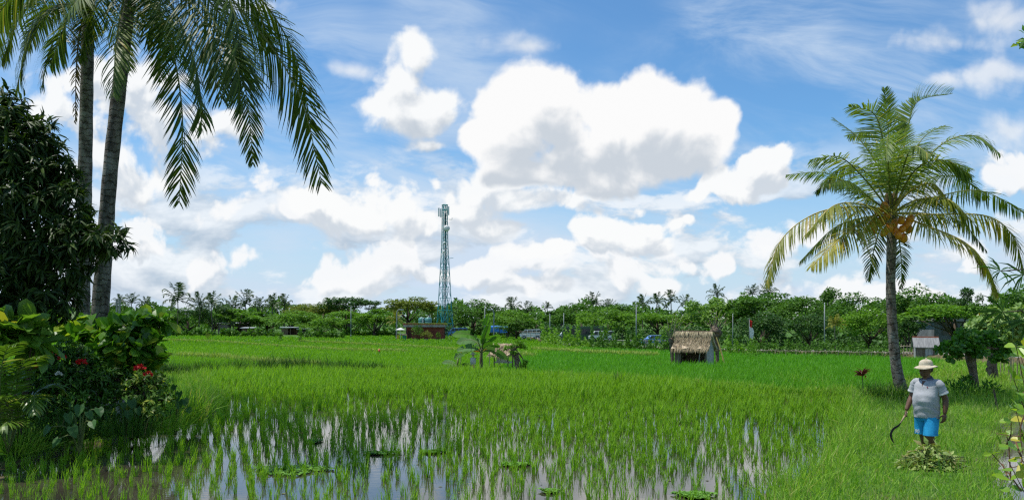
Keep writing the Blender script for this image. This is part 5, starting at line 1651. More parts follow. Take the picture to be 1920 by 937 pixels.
pole('street_pole', 'straight pole rising from the bright tree left of the yellowish palm', 658, 576, 208, 1.7)
pole('street_light', 'street light with curved arm standing left of the red building', 744, 580, 180, 2.4, 8, 'street light')
pole('street_pole', 'straight pale pole behind the banana plant, beside the drooping palm', 909, 577, 185, 1.8)
pole('street_light', 'street light with curved arm bending left, behind the banana plant', 926, 580, 186, 2.4, -8, 'street light')
pole('street_pole', 'thin pole in front of the trees right of the white van', 1031, 590, 155, 1.8)
pole('street_pole', 'short pole top peeping over the trees between the van and the tall grey pole', 1057, 588, 190, 1.8)
pole('street_pole', 'tall grey pole standing clear before the big bright round tree', 1193, 574, 130, 2.4)
pole('street_pole', 'slim greenish pole between thatched hut and flag', 1374, 590, 108, 1.5)
pole('street_pole', 'tall grey pole at the hedge, left of the young yellowish palm', 1546, 570, 92, 2.4)
for px, lb in ((219, 'left one of two pale concrete posts over the sea almond shrub'), (224, 'right one of two pale concrete posts over the sea almond shrub')):
    b = at(px, 0, 236)
    e = Geo().box((0, 0, 4.9), (.42, .42, 9.8)).box((0, 0, 9.9), (.55, .55, .2)).obj('concrete_post', CONC, None, label=lb, category='post', group='pair of pale concrete posts')
    e.location = (b[0], 236, -2)

# ------------------------------------------------------------------ vehicles on the road
GLASS = plain('dark glass', (0.03, 0.035, 0.04), 0.12, 0.6)
TYRE = plain('tyre rubber', (0.02, 0.02, 0.02), 0.9, 0.2)
RIMM = plain('wheel rim', (0.4, 0.4, 0.42), 0.4, 0.5)
LIGHTM = plain('lamp glass', (0.6, 0.58, 0.5), 0.2, 0.6)
def vehicle(name, label, px, Y, paint, kind='car', rz=0.0, cat='car', lift=.55):
    b = at(px, 0, Y)
    e = thing(name, label, cat, (b[0], Y, float(gz(Y)) + lift), rz, None)
    if kind == 'car':
        L, W, prof = 4.2, 1.7, [(-2.1, .35), (-2.1, .85), (-1.2, .98), (-.75, 1.42), (.9, 1.46), (1.55, 1.0), (2.1, .88), (2.1, .35)]
        win = [(-1.1, 1.0), (-.72, 1.36), (.86, 1.40), (1.38, 1.0)]
    elif kind == 'van':
        L, W, prof = 4.6, 1.75, [(-2.2, .35), (-2.25, .95), (-1.75, 1.1), (-1.25, 1.80), (2.1, 1.86), (2.25, 1.1), (2.25, .35)]
        win = [(-1.62, 1.12), (-1.2, 1.70), (2.0, 1.74), (2.12, 1.12)]
    else:
        L, W, prof = 8.5, 2.4, [(-4.2, .45), (-4.25, 1.3), (-4.1, 2.9), (4.1, 2.95), (4.25, 1.2), (4.2, .45)]
        win = [(-4.05, 1.45), (-3.95, 2.45), (3.9, 2.5), (4.0, 1.45)]
    def prism(pts, w, g):
        n = len(pts)
        v = [(x, -w / 2, z) for x, z in pts] + [(x, w / 2, z) for x, z in pts]
        i = np.arange(n); j = (i + 1) % n
        c = np.array([[np.mean([p[0] for p in pts]), s * w / 2, np.mean([p[1] for p in pts])] for s in (-1, 1)])
        g.add(np.concatenate([v, c]), [np.stack([i, j, j + n, i + n], 1), np.concatenate([np.stack([j, i, np.full(n, 2 * n)], 1), np.stack([i + n, j + n, np.full(n, 2 * n + 1)], 1)])])
    g = Geo(); prism(prof, W, g)
    o = g.obj('body', paint, e)
    g = Geo(); prism(win, W + .04, g)
    x0, x1 = win[0][0], win[-1][0]
    g.obj('window', GLASS, e)
    g = Geo()
    k = 2 if kind == 'car' else (3 if kind == 'van' else 6)
    for i in range(1, k + 1):
        x = x0 + (x1 - x0) * i / (k + 1)
        g.box((x, 0, (win[0][1] + win[1][1]) / 2), (.10, W + .07, win[1][1] - win[0][1] + .06))
    g.obj('window_pillar', paint, e)
    for x in ((-1.35, 1.35) if kind != 'bus' else (-2.9, 2.6)):
        for y in (-W / 2 + .05, W / 2 - .05):
            r = .33 if kind != 'bus' else .48
            M = np.array([[1, 0, 0], [0, 0, 1], [0, -1, 0]])
            w = Geo().lathe([(r * .5, -.11), (r, -.10), (r, .10), (r * .5, .11)], 16, (x, y, r), M=M).obj('wheel', TYRE, e)
            Geo().lathe([(0, -.12), (r * .55, -.12), (r * .55, .12), (0, .12)], 12, (x, y, r), M=M).obj('rim', RIMM, w)
    for y in (-W * .38, W * .38):
        Geo().box((prof[1][0] + .0, y, prof[1][1] - .15), (.1, .32, .16)).obj('headlight', LIGHTM, e)
    return e
CARW = plain('white car paint', (.75, .75, .74), .25, .5)
CARB = plain('blue car paint', (.05, .20, .55), .25, .5)
CARG = plain('green bus paint', (.03, .085, .04), .35, .5)
vehicle('parked_van', 'blue van at the right end of the red building', 858, 196, CARB, 'van', .1, 'van')
vehicle('parked_van', 'white van on the road behind the low rail fence', 996, 172, CARW, 'van', -.1, 'van', .5)
vehicle('parked_car', 'white car half hidden by shrubs right of the thin pole', 1062, 170, CARW, 'car', .05, 'car', .5)
vehicle('parked_bus', 'dark green bus behind the shrubs left of the big bright round tree', 1096, 160, CARG, 'bus', 0, 'bus', .1)
vehicle('parked_van', 'white van seen under the big bright round tree left of the tall grey pole', 1128, 150, CARW, 'van', 0, 'van', .5)
vehicle('parked_car', 'blue car right of the tall grey pole', 1228, 126, CARB, 'car', .1, 'car', .5)
# blue stall tarps right of the curved light
TARP = rough_mat('blue tarpaulin', (.03, .13, .42, 1), (.07, .25, .62, 1), 1.5, .6, .3, .2)
for px, w, top, lb in ((924, 26, 610, 'larger blue tarpaulin stall behind the curved street light'), (944, 15, 611, 'smaller blue tarpaulin stall right of the larger one')):
    Yt = 190
    b = at(px, 0, Yt); k = Yt / FPX
    e = thing('tarpaulin_stall', lb, 'stall', (b[0], Yt, -2.0), 0)
    Wd = w * k; Ht = CAMZ + (HY - top) * k + 2
    a = np.array([(-Wd / 2, -.9, Ht - .35), (Wd / 2, -.9, Ht - .25), (Wd / 2, .2, Ht), (-Wd / 2, .2, Ht - .05), (-Wd / 2, -.95, Ht - 1.5), (Wd / 2, -.95, Ht - 1.4), (-Wd / 2, 1.2, Ht - .3), (Wd / 2, 1.2, Ht - .3)])
    Geo().add(a, [[[0, 1, 2, 3], [4, 5, 1, 0], [3, 2, 7, 6]]]).obj('tarpaulin', TARP, e)
    for x in (-Wd / 2, Wd / 2):
        Geo().tube([(x, -.9, 0), (x, -.9, Ht - .35)], .06, 5).obj('post', TWIG, e)

# low rail fence by the white van, bamboo rails at the right
BAMBOO = rough_mat('weathered bamboo', (.20, .17, .11, 1), (.40, .35, .24, 1), 4, .7, .3, .1)
def rail_fence(label, pxs, Ys, h, npost, rails, mat, rp=.05, dz=.75, name='rail_fence'):
    a, b = at(pxs[0], 0, Ys[0]), at(pxs[1], 0, Ys[1])
    e = thing(name, label, 'fence', (a[0], a[1], float(gz(a[1])) + dz))
    v = np.array([b[0] - a[0], b[1] - a[1], float(gz(b[1]) - gz(a[1]))])
    for k in np.linspace(0, 1, npost):
        p = v * k
        Geo().tube([p - (0, 0, .3), p + (R.uniform(-.05, .05), 0, h * R.uniform(.95, 1.15))], rp, 6).obj('post', mat, e)
    for r in rails:
        Geo().tube([v * k + (0, -rp, h * r + R.uniform(-.03, .03)) for k in np.linspace(-.02, 1.02, npost * 2)], rp * .8, 6).obj('rail', mat, e)
    return e
rail_fence('low pale rail fence in front of the white van', (979, 1012), (165, 158), 1.3, 5, (.55, .95), CONC, .07)
rail_fence('rough bamboo rail fence left of the grey roofed hut', (1684, 1722), (61, 60), .95, 8, (.5, .95), BAMBOO, .035, .2)
rail_fence('long low rail on the bank below the tall grey pole', (1130, 1262), (124, 100), .55, 10, (.9,), CONC, .06)
rail_fence('low rail along the trimmed hedge right of the flag bush', (1420, 1680), (67.5, 58.5), .62, 14, (.95,), BAMBOO, .022, .1)
rail_fence('short bamboo rail right of the grey roofed hut', (1766, 1800), (58.5, 58), .8, 4, (.9,), BAMBOO, .035, .2)
Geo().tube([(0, 0, 0), (.9, .1, -.72)], [.08, .06], 6).obj('leaning_pole', BAMBOO, None, label='pale pole leaning on the bank left of the tall grey pole', category='pole').location = tuple(at(1166, 643, 122))

# ------------------------------------------------------------------ sheds behind the left field
TINW = rough_mat('pale tin roof', (.42, .44, .46, 1), (.66, .68, .70, 1), 1.3, .5, .5, .1)
PLANK = rough_mat('brown planks', (.09, .06, .04, 1), (.22, .16, .11, 1), 1.0, .9, .1, .3, (6, 6, .4))
def shed(label, px, wpx, top, Y, d=3.0, wall=PLANK, opening=True, name='shed'):
    k = Y / FPX
    b = at(px, 0, Y); z0 = float(gz(Y))
    W = wpx * k; H = CAMZ + (HY - top) * k - z0
    e = thing(name, label, 'shed', (b[0], Y, z0))
    g = Geo().box((0, d, H * .44), (W * .94, .15, H * .88)).box((-W * .45, d / 2, H * .44), (.15, d, H * .88)).box((W * .45, d / 2, H * .44), (.15, d, H * .88))
    if opening:
        g.box((-W * .27, 0, H * .42), (W * .36, .12, H * .84))
    else:
        g.box((0, 0, H * .42), (W * .88, .12, H * .84))
    g.obj('wall', wall, e)
    a = np.array([(-W / 2 - .3, -.6, H * .93), (W / 2 + .3, -.6, H * .93), (W / 2 + .3, d + .5, H), (-W / 2 - .3, d + .5, H)])
    Geo().add(np.concatenate([a, a + (0, 0, .12)]), [[[4, 5, 6, 7], [3, 2, 1, 0], [0, 1, 5, 4], [1, 2, 6, 5], [2, 3, 7, 6], [3, 0, 4, 7]]]).obj('roof', TINW, e)
    if opening:
        for x in (W * .05, W * .44):
            Geo().tube([(x, -.1, 0), (x, -.1, H * .93)], .09, 6).obj('post', PLANK, e)
    return e
shed('brown open shed with pale flat roof at the rim of the left field', 543, 32, 613, 236)
shed('smaller brown shed left of the open one, half hidden by growth', 463, 20, 614, 238, opening=False)
shed('pale roofed shed left of the smaller brown one, only its roof showing', 418, 20, 605, 250, wall=CONC, opening=False)
shed('long pale roof above the smaller brown shed', 452, 26, 605, 256, wall=CONC, opening=False)
shed('small dark roofed shelter right of the brown open shed', 566, 14, 616, 236, wall=DARK, opening=False)

# grey concrete house behind the wide layered tree
Yh = 112.0
p = at(1788, 0, Yh)
e = thing('concrete_house', 'grey concrete house behind the wide layered tree at the right', 'house', (p[0], Yh, -1.64), .1)
Geo().box((0, 2, 1.9), (5.4, 4, 3.8)).obj('wall', rough_mat('grey render', (.12, .13, .14, 1), (.22, .235, .25, 1), .8, .9, .2, .2), e)
Geo().box((0, 1.9, 3.95), (6.2, 5.2, .35)).obj('roof', CONC, e)
for x, w in ((-.6, 1.9), (1.9, .9)):
    f = Geo().box((x, -.03, 2.5), (w + .16, .1, 1.0)).obj('window', MATS['grey render'], e)
    Geo().box((x, -.07, 2.5), (w, .08, .84)).obj('pane', GLASS, f)

# ------------------------------------------------------------------ thatched hut
THATCH = leaf_mat('thatch straw', (.42, .33, .22, 1), (.72, .60, .43, 1), .08, .9, .1, (.10, .075, .05, 1), .08)
THB = rough_mat('thatch', (.34, .26, .17, 1), (.58, .47, .33, 1), 9, .95, .05, .8, (1, 1, 1))
BOARD = rough_mat('grey boards', (.26, .25, .24, 1), (.50, .49, .47, 1), 2.0, .9, .1, .3, (5, 5, .5))
BOARDB = rough_mat('brown boards', (.11, .085, .065, 1), (.24, .19, .15, 1), 2.0, .9, .1, .3, (5, 5, .5))

def thatch_side(g, gs, a, b, c, d, n, thick=.10, L=.34):
    """slope a-b (ridge) to d-c (eave): solid slab plus straw laid down the slope"""
    a, b, c, d = map(np.array, (a, b, c, d))
    nrm = unit(np.cross(b - a, d - a)); nrm = nrm if nrm[2] > 0 else -nrm
    m, k = 14, 8
    uu, vv_ = np.meshgrid(np.linspace(0, 1, m), np.linspace(0, 1, k))
    P = (a + (b - a) * uu[..., None]) * (1 - vv_[..., None]) + (d + (c - d) * uu[..., None]) * vv_[..., None]
    P = P + nrm * (-.10 * np.sin(np.pi * vv_) [..., None] + .02 * R.normal(0, 1, (k, m))[..., None])
    top = P + nrm * thick
    i, j = np.meshgrid(np.arange(m - 1), np.arange(k - 1)); q = (j * m + i).ravel()
    quad = np.stack([q, q + 1, q + m + 1, q + m], 1)
    nn = m * k
    e1 = np.arange(m - 1); e2 = e1 + (k - 1) * m
    s1 = np.arange(k - 1) * m; s2 = s1 + m - 1
    edges = np.concatenate([np.stack([e1, e1 + 1, e1 + 1 + nn, e1 + nn], 1), np.stack([e2, e2 + 1, e2 + 1 + nn, e2 + nn], 1), np.stack([s1, s1 + m, s1 + m + nn, s1 + nn], 1), np.stack([s2, s2 + m, s2 + m + nn, s2 + nn], 1)])
    g.add(np.concatenate([P.reshape(-1, 3), top.reshape(-1, 3)]), [quad[:, ::-1], quad + nn, edges])
    u, v = R.uniform(0, 1, n), R.uniform(0, .90, n) ** .8
    Q = (a + (b - a) * u[:, None]) * (1 - v[:, None]) + (d + (c - d) * u[:, None]) * v[:, None] + nrm * (thick + .01 - .10 * np.sin(np.pi * v))[:, None]
    dn = unit((d - a) / 1.0)
    f = unit(dn + rdirs(n) * .10 + nrm * .05)
    LL = L * R.uniform(.6, 1.2, n)
    gs.inst(*LANCE, frames(f, np.repeat(nrm[None], n, 0) + rdirs(n) * .3, LL, np.full(n, .030)), Q)

def hut(e, W, D, eave, ridge, over, roofmat, boards, boards2, thatched=True, front='open', n=3200):
    w, d = W / 2, D / 2
    # walls
    Geo().add([(-w, d, 0), (w, d, 0), (w, d, eave), (-w, d, eave), (-w, d - .06, 0), (w, d - .06, 0), (w, d - .06, eave), (-w, d - .06, eave)], [[[0, 1, 2, 3], [7, 6, 5, 4], [3, 2, 6, 7], [0, 3, 7, 4], [1, 5, 6, 2]]]).obj('back_wall', boards2, e)
    for s in (-1, 1):
        x = s * w
        v = [(x, -d, 0), (x, d - .07, 0), (x, d - .07, eave), (x, 0, ridge - .08), (x, -d, eave)]
        v2 = [(x - s * .06, y, z) for _, y, z in v]
        i = np.arange(5); j = (i + 1) % 5
        Geo().add(v + v2, [np.stack([i, j, j + 5, i + 5], 1), [[0, 1, 2], [0, 2, 4], [2, 3, 4], [5, 7, 6], [5, 9, 7], [7, 9, 8]]]).obj('gable_wall', boards, e)
    if front == 'open':
        for x in (-w + .05, -w + .32, w - .06):
            Geo().tube([(x, -d, 0), (x, -d, eave + .1)], .05, 7).obj('post', boards2, e, True)
        Geo().box((-w + .17, -d + .03, eave * .5), (.22, .05, eave)).obj('front_panel', boards2, e)
        Geo().tube([(w * .42, -d + .1, 0), (w * .55, -d + .15, eave * .85)], .03, 5).obj('prop', boards, e)
        Geo().box((0, -.02, .12), (W * .9, D * .8, .08)).obj('floor_deck', boards2, e)
    else:
        Geo().box((-w * .55, -d, eave / 2), (w * .84, .06, eave)).box((w * .78, -d, eave / 2), (w * .40, .06, eave)).obj('front_wall', boards2, e)
        Geo().box((w * .22, -d - .005, eave / 2), (w * .68, .05, eave - .05)).obj('door', boards, e)
    o = over
    sl = (ridge - eave) / d
    zo = eave - sl * o
    if thatched:
        for s in (-1, 1):
            g, gs = Geo(), Geo()
            thatch_side(g, gs, (-w - o * .6, 0, ridge), (w + o * .6, 0, ridge), (w + o, s * (d + o), zo), (-w - o, s * (d + o), zo), n)
            r = g.obj('roof', THB, e)
            gs.obj('straw', THATCH, r)
        gs = Geo()
        m = n // 2
        x = R.uniform(-w - o * .6, w + o * .6, m)
        sgn = R.choice([-1, 1], m)
        f = unit(np.stack([R.normal(0, .35, m), sgn * 1.0, R.normal(-.75, .15, m)], 1))
        gs.tube([(-w - o * .6, 0, ridge + .06), (0, 0, ridge + .08), (w + o * .6, 0, ridge + .05)], .13, 8)
        gs.inst(*LANCE, frames(f, np.stack([x * 0, sgn * .4, np.ones(m)], 1), R.uniform(.3, .5, m), np.full(m, .055)), np.stack([x, sgn * .02, np.full(m, ridge + .17)], 1))
        gs.obj('ridge_cap', THATCH, e)
    else:
        for s in (-1, 1):
            a = np.array([(-w - o, 0, ridge), (w + o, 0, ridge), (w + o, s * (d + o), zo), (-w - o, s * (d + o), zo)])
            Geo().add(np.concatenate([a, a + (0, 0, .05)]), [[[4, 5, 6, 7], [3, 2, 1, 0], [0, 1, 5, 4], [1, 2, 6, 5], [2, 3, 7, 6], [3, 0, 4, 7]]]).obj('roof', roofmat, e)
        Geo().tube([(-w - o, 0, ridge + .05), (w + o, 0, ridge + .05)], .045, 6).obj('ridge_cap', rough_mat('rust', (.20, .06, .03, 1), (.34, .12, .07, 1), 5), e)
Yt = 47.5
p = at(1305, 0, Yt)
th = thing('thatched_hut', 'low thatched hut with dark open front in the middle of the rice', 'hut', (p[0], Yt + .4, -.37), -.48)
hut(th, 1.80, 1.55, 1.20, 1.93, .15, None, BOARD, BOARDB)
Geo().box((-.22, -.80, .92), (.05, .02, .24)).obj('cloth_strip', plain('green cloth', (.2, .35, .04)), th)

SHOOT = rough_mat('pale shoots', (.20, .17, .10, 1), (.42, .37, .24, 1), 5, .8, .2, .1)
def shoots(label, base, top, Y, tips, kn=.22, leafy=.5, r=.11, name='pollarded_stump'):
    e = thing(name, label, 'tree', tuple(base))
    T = at(*top, Y) - base
    g = Geo().tube(bez([(0, 0, -.1), T * (.4, .4, .5), T], 8), [r, r * .9, r * .85, r * .9, r, r * 1.1, r * 1.2, r * 1.3], 8)
    for _ in range(18):
        q = T + rdirs(1)[0] * kn * .6
        g.lathe([(0, -kn * .5), (kn * .4, -kn * .3), (kn * .45, .1 * kn), (kn * .25, kn * .4), (0, kn * .5)], 6, q)
    g.obj('trunk', KNOB, e, True)
    s, f = Geo(), Geo()
    for px, py, dy in tips:
        q = at(px, py, Y + dy) - base
        c = bez([T + rdirs(1)[0] * kn * .3, (T + q) / 2 + rdirs(1)[0] * .05 + (0, 0, .04), q], 8)
        s.tube(c, np.linspace(.026, .008, 8), 5)
        k = int(10 * leafy) + 2
        P = c[R.integers(4, 8, k)] + rdirs(k) * .04
        f.inst(*LEAF, frames(rdirs(k, -.4, .6), unit(rdirs(k) * .4 + (0, 0, 1)), R.uniform(.14, .26, k), R.uniform(.07, .13, k)), P)
    s.obj('shoot', SHOOT, e, True)
    f.obj('foliage', FOL['pale'], e)
bs_ = at(1261, 680, 48.6); bs_[2] = -.37
shoots('knobbly stump sprouting pale leafy shoots at the left end of the thatched hut', bs_, (1259, 638), 48.6,
       [(1238, 606, 0), (1250, 592, .2), (1256, 600, -.2), (1263, 588, .3), (1270, 596, 0), (1276, 604, .5), (1284, 598, .2), (1291, 608, .8), (1298, 602, .6), (1247, 612, .3), (1280, 590, .4), (1304, 610, .6), (1268, 584, -.3)], .20, .9)
bs_ = at(1346, 683, 49.2); bs_[2] = -.38
shoots('knobbly stump with tall bare fan of shoots behind the right end of the hut', bs_, (1342, 622), 49.2,
       [(1326, 592, 0), (1333, 584, .2), (1338, 580, -.2), (1344, 582, .3), (1349, 586, 0), (1355, 590, .5), (1363, 596, .2), (1372, 602, .3), (1320, 602, -.2), (1340, 588, .4), (1330, 600, .3), (1366, 608, 0), (1352, 580, .1), (1346, 592, 0), (1360, 586, .2)], .36, .35, .12)
a, b = at(1343, 632, 46.7), at(1358.5, 683, 46.4)
Geo().tube([b - b, (a - b) * .5 + (.03, 0, 0), a - b], [.045, .04, .035], 7).obj('bamboo_pole', rough_mat('yellow bamboo', (.36, .26, .06, 1), (.52, .40, .12, 1), 6, .5, .4, .05), None, label='yellow bamboo pole leaning on the right end of the thatched hut', category='pole').location = tuple(b)
bs_ = at(1237, 682, 46); bs_[2] = -.32
F, Bp = tuft_blades(np.zeros((1, 3)), .62, 16, .035, .22, .04)
link('dry_stalk', Geo().inst(*BLADE, F, Bp).mesh('dry_stalk', leaf_mat('dry straw', (.26, .22, .10, 1), (.42, .36, .2, 1), .2)), None, tuple(bs_), label='dry straw coloured stalk standing in the rice left of the thatched hut', category='plant')
grass_clump('grass_clump', 'single dark grass tuft on the bund in the middle of the field', np.append(ground_pt(1160, 722, .1)[:2], .05), 120, .5, .02, GRASSD, .35, .15)

# grey roofed hut at the right
Yw = 58.5
p = at(1739, 0, Yw)
wh = thing('field_hut', 'small grey board hut with pale tin roof behind the farmer', 'hut', (p[0], Yw + .3, -.58), -.30)
hut(wh, 1.36, .95, 1.18, 1.70, .15, rough_mat('grey tin', (.17, .17, .17, 1), (.30, .30, .29, 1), 2.0, .6, .3, .15, (8, 1, 1)), BOARD, BOARDB, False, 'closed')
# small thatched shelter by the banana
Ys = 40.0
p = at(944, 0, Ys)
ss_ = thing('thatched_shelter', 'tiny thatched shelter right of the banana plant', 'shelter', (p[0], Ys, -.16), -.45)
e = ss_
for x in (-.36, .36):
    for y in (-.25, .25):
        Geo().tube([(x, y, 0), (x, y, .95)], .03, 6).obj('post', BOARDB, e)
Geo().box((0, 0, .55), (.7, .55, .06)).obj('shelf', BOARD, e)
Geo().box((.05, -.26, .74), (.55, .03, .3)).obj('side_panel', plain('pale board', (.5, .5, .48)), e)
for s in (-1, 1):
    g, gs = Geo(), Geo()
    thatch_side(g, gs, (-.5, 0, 1.38), (.5, 0, 1.38), (.55, s * .52, .86), (-.55, s * .52, .86), 420, .06, .25)
    r = g.obj('roof', THB, e)
    gs.obj('straw', THATCH, r)

# ------------------------------------------------------------------ banana plant and its neighbours
BAN = leaf_mat('banana leaf', (0.075, 0.20, 0.02, 1), (0.13, 0.30, 0.035, 1), .42, .6, .15)
BANG = leaf_mat('banana leaf greyish', (0.09, 0.20, 0.06, 1), (0.14, 0.27, 0.09, 1), .35, .6, .15)
BANS = rough_mat('banana stem', (.09, .075, .045, 1), (.2, .2, .09, 1), 7, .7, .3, .2, (1, 1, .3))
def banana_leaf(root, base, pts, Y, width, mat=BAN, flat=0.35):
    C = bez([at(a, b, Y + c) for a, b, c in pts], 22) - base
    T = unit(np.gradient(C, axis=0))
    sd = unit(np.cross(T, (0, 0, 1.)) + np.array([.001, 0, 0]))
    up = np.cross(sd, T)
    ph = np.linspace(.45, .8, 22)[:, None]
    width = width * 1.2
    sd, up = sd * np.cos(ph) + up * np.sin(ph), up * np.cos(ph) - sd * np.sin(ph)
    t = np.linspace(0, 1, 22)
    w = width * np.where(t < .18, .06, np.sin(np.pi * np.clip((t - .14) / .86, 0, 1)) ** .55)
    g = Geo()
    for s in (-1, 1):
        edge = C + sd * (s * w)[:, None] + up * (w * flat)[:, None] + np.array([0, 0, -1]) * (w * .25)[:, None] * R.uniform(.6, 1.5, 22)[:, None]
        v = np.concatenate([C, edge])
        q = np.arange(21)
        keep = R.random(21) > .06
        g.add(v, [np.stack([q, q + 1, q + 23, q + 22], 1)[keep]])
    g.tube(C, np.linspace(.03, .008, 22), 5, mat=1)
    return g.obj('leaf', [mat, STEM], root)
Yb = 37.8
bb_ = at(903, 697, Yb); bb_[2] = -.1
ba = thing('banana_plant', 'banana plant with broad leaves standing alone in the field', 'plant', tuple(bb_))
Geo().tube(bez([(0, 0, -.1), at(902, 675, Yb) - bb_, at(903, 652, Yb) - bb_], 8), np.linspace(.10, .055, 8), 9).obj('trunk', BANS, ba, True)
for pts, w, m in [
    ([(903, 655, 0), (906, 632, 0), (911, 610, .1), (916, 590, .1)], .20, BAN), ([(903, 655, 0), (907, 636, -.2), (914, 616, -.4), (918, 604, -.5)], .12, BAN),
    ([(902, 655, 0), (896, 640, -.1), (886, 629, -.2), (866, 625, -.3), (847, 628, -.3)], .24, BAN), ([(902, 656, 0), (897, 645, .2), (885, 637, .4), (870, 638, .5), (856, 643, .5)], .24, BANG),
    ([(902, 660, 0), (893, 653, -.3), (880, 651, -.5), (856, 657, -.6)], .20, BANG), ([(904, 655, 0), (911, 643, 0), (924, 634, .1), (941, 629, .1)], .20, BAN),
    ([(904, 657, 0), (912, 649, -.3), (924, 646, -.5), (938, 650, -.5)], .18, BAN), ([(904, 660, 0), (914, 656, -.4), (930, 660, -.6), (953, 674, -.6)], .24, BANG),
    ([(902, 658, 0), (890, 655, .5), (874, 660, .8), (862, 668, .9)], .16, BAN)]:
    banana_leaf(ba, bb_, pts, Yb, w, m)
b2_ = at(857, 694, 38.1); b2_[2] = -.1
ba2 = thing('banana_plant', 'small banana sucker left of the big banana plant', 'plant', tuple(b2_))
Geo().tube([(0, 0, -.1), at(857.5, 682, 38.1) - b2_, at(859, 672, 38.1) - b2_], [.06, .05, .04], 8).obj('trunk', STEM, ba2, True)
for pts, w in [([(859, 673, 0), (864, 664, 0), (860, 664, -.4), (852, 674, -.6)], .13), ([(858, 690, 0), (850, 682, .2), (840, 678, .3), (829, 680, .3)], .13), ([(858, 692, 0), (864, 686, -.2), (874, 683, -.3), (884, 684, -.3)], .11), ([(858, 692, 0), (850, 688, -.3), (842, 688, -.4), (833, 693, -.4)], .10)]:
    banana_leaf(ba2, b2_, pts, 38.1, w, BANG)
# orange tape
g = Geo()
c = bez([at(864, 660.5, 38.9), at(880, 657.5, 38.8), at(898, 659.5, 38.7), at(918, 657, 38.7)], 20)
o0 = c[0].copy()
v = np.concatenate([c - o0, c - o0 + (0, 0, .13) + R.normal(0, .012, (20, 3)), c - o0 + (0, .01, 0), c - o0 + (0, .01, .13)])
q = np.arange(19)
g.add(v, [np.stack([q, q + 1, q + 21, q + 20], 1)])
e = thing('orange_banner', 'orange cloth strip stretched behind the banana plant', 'cloth strip', tuple(o0))
g.obj('strip', leaf_mat('orange cloth', (.70, .20, .01, 1), (.85, .30, .02, 1), .3, .7, .2), e)
for k in (0, 19):
    Geo().tube([c[k] - o0 + (0, .03, -1.0), c[k] - o0 + (0, .03, .2)], .018, 5).obj('stick', SHOOT, e)
# scarecrow
b_ = at(887, 696, 37.5); b_[2] = -.05
e = thing('scarecrow', 'scarecrow in a pale shirt and pink cloth left of the banana stem', 'scarecrow', tuple(b_))
Geo().tube([(0, 0, -.1), (0, 0, .98)], .02, 6).obj('pole', SHOOT, e)
Geo().tube([(-.16, 0, .72), (.16, 0, .74)], .015, 5).obj('cross_stick', SHOOT, e)
Geo().lathe([(.05, .78), (.11, .74), (.13, .6), (.11, .45), (.09, .44)], 10).obj('shirt', plain('grey shirt cloth', (.5, .5, .5)), e, True)
Geo().lathe([(.08, .47), (.09, .34), (.12, .18), (.10, .17)], 10).obj('skirt', plain('pink cloth', (.6, .12, .17)), e, True)
Geo().lathe([(0, .80), (.055, .83), (.06, .88), (.03, .94), (0, .95)], 10).obj('head', plain('sack cloth', (.45, .38, .3)), e, True)
Geo().lathe([(0, 1.02), (.05, 1.0), (.07, .95), (.16, .92), (.15, .91), (.05, .93)], 12).obj('hat', plain('pale straw', (.6, .55, .45)), e, True)
# pink marker on a stick
b_ = ground_pt(711, 672, .1)
e = thing('field_marker', 'small pink red plastic bag on a stick in the left field', 'marker', tuple(b_))
Geo().tube([(0, 0, -.2), (0, 0, .75)], .02, 5).obj('stick', SHOOT, e)
Geo().lathe([(0, .50), (.06, .52), (.08, .60), (.055, .69), (.02, .73), (0, .74)], 9).obj('bag', plain('pink plastic', (.75, .10, .08), .4), e, True)
# stump tree right of the shelter
b_ = at(972, 702, 37.0); b_[2] = -.05
pollard('dark gnarled stump with sprouting leaves right of the tiny shelter', b_, [(972, 704), (970, 685), (966, 665), (962, 652)], [.12, .10, .10, .14], 37.0,
        [(955, 650, 36.9, .22, .12), (972, 645, 37.0, .26, .18), (980, 652, 37.0, .20, .16), (962, 660, 36.85, .20, .10), (980, 690, 36.9, .24, .24), (984, 678, 36.95, .16, .16), (948, 655, 36.95, .12, .08)], FOL['bright'], 6, .13, False, 18, dens=60, templ=LEAF, w=.45)
# flag
Yf = 92.0
b_ = at(1405, 0, Yf); b_[2] = float(gz(Yf)) + .3
e = thing('flag', 'red over white flag hanging limp from its pole above the bright bush', 'flag', tuple(b_))
H = CAMZ + (HY - 598) * Yf / FPX - b_[2]
Geo().tube([(0, 0, 0), (0, 0, H)], .03, 7).lathe([(0, H + .08), (.05, H + .04), (.05, H - .02), (0, H - .04)], 8).obj('pole', STEEL, e, True)
def drape(z1, z0, mat, name, w):
    n, m = 12, 10
    g = Geo(); rows = []
    for j in range(m):
        v = j / (m - 1); z = z1 + (z0 - z1) * v
        rows.append([(.03 + k / (n - 1) * w(v), -.05 * math.sin(k * 1.6 + v * 2) - .03, z - k / (n - 1) * .18) for k in range(n)])
    a = np.array(rows).reshape(-1, 3)
    i, j = np.meshgrid(np.arange(n - 1), np.arange(m - 1)); q = (j * n + i).ravel()
    g.add(a, [np.stack([q, q + 1, q + n + 1, q + n], 1)])
    g.obj(name, mat, e, True)
drape(H - .05, H - .78, plain('flag red', (.75, .03, .02), .7), 'red_band', lambda v: .30 - .1 * v)
drape(H - .79, H - 1.95, plain('flag white', (.8, .8, .78), .7), 'white_band', lambda v: .24 + .22 * math.sin(v * 2.6) * (1 - v) + .1)
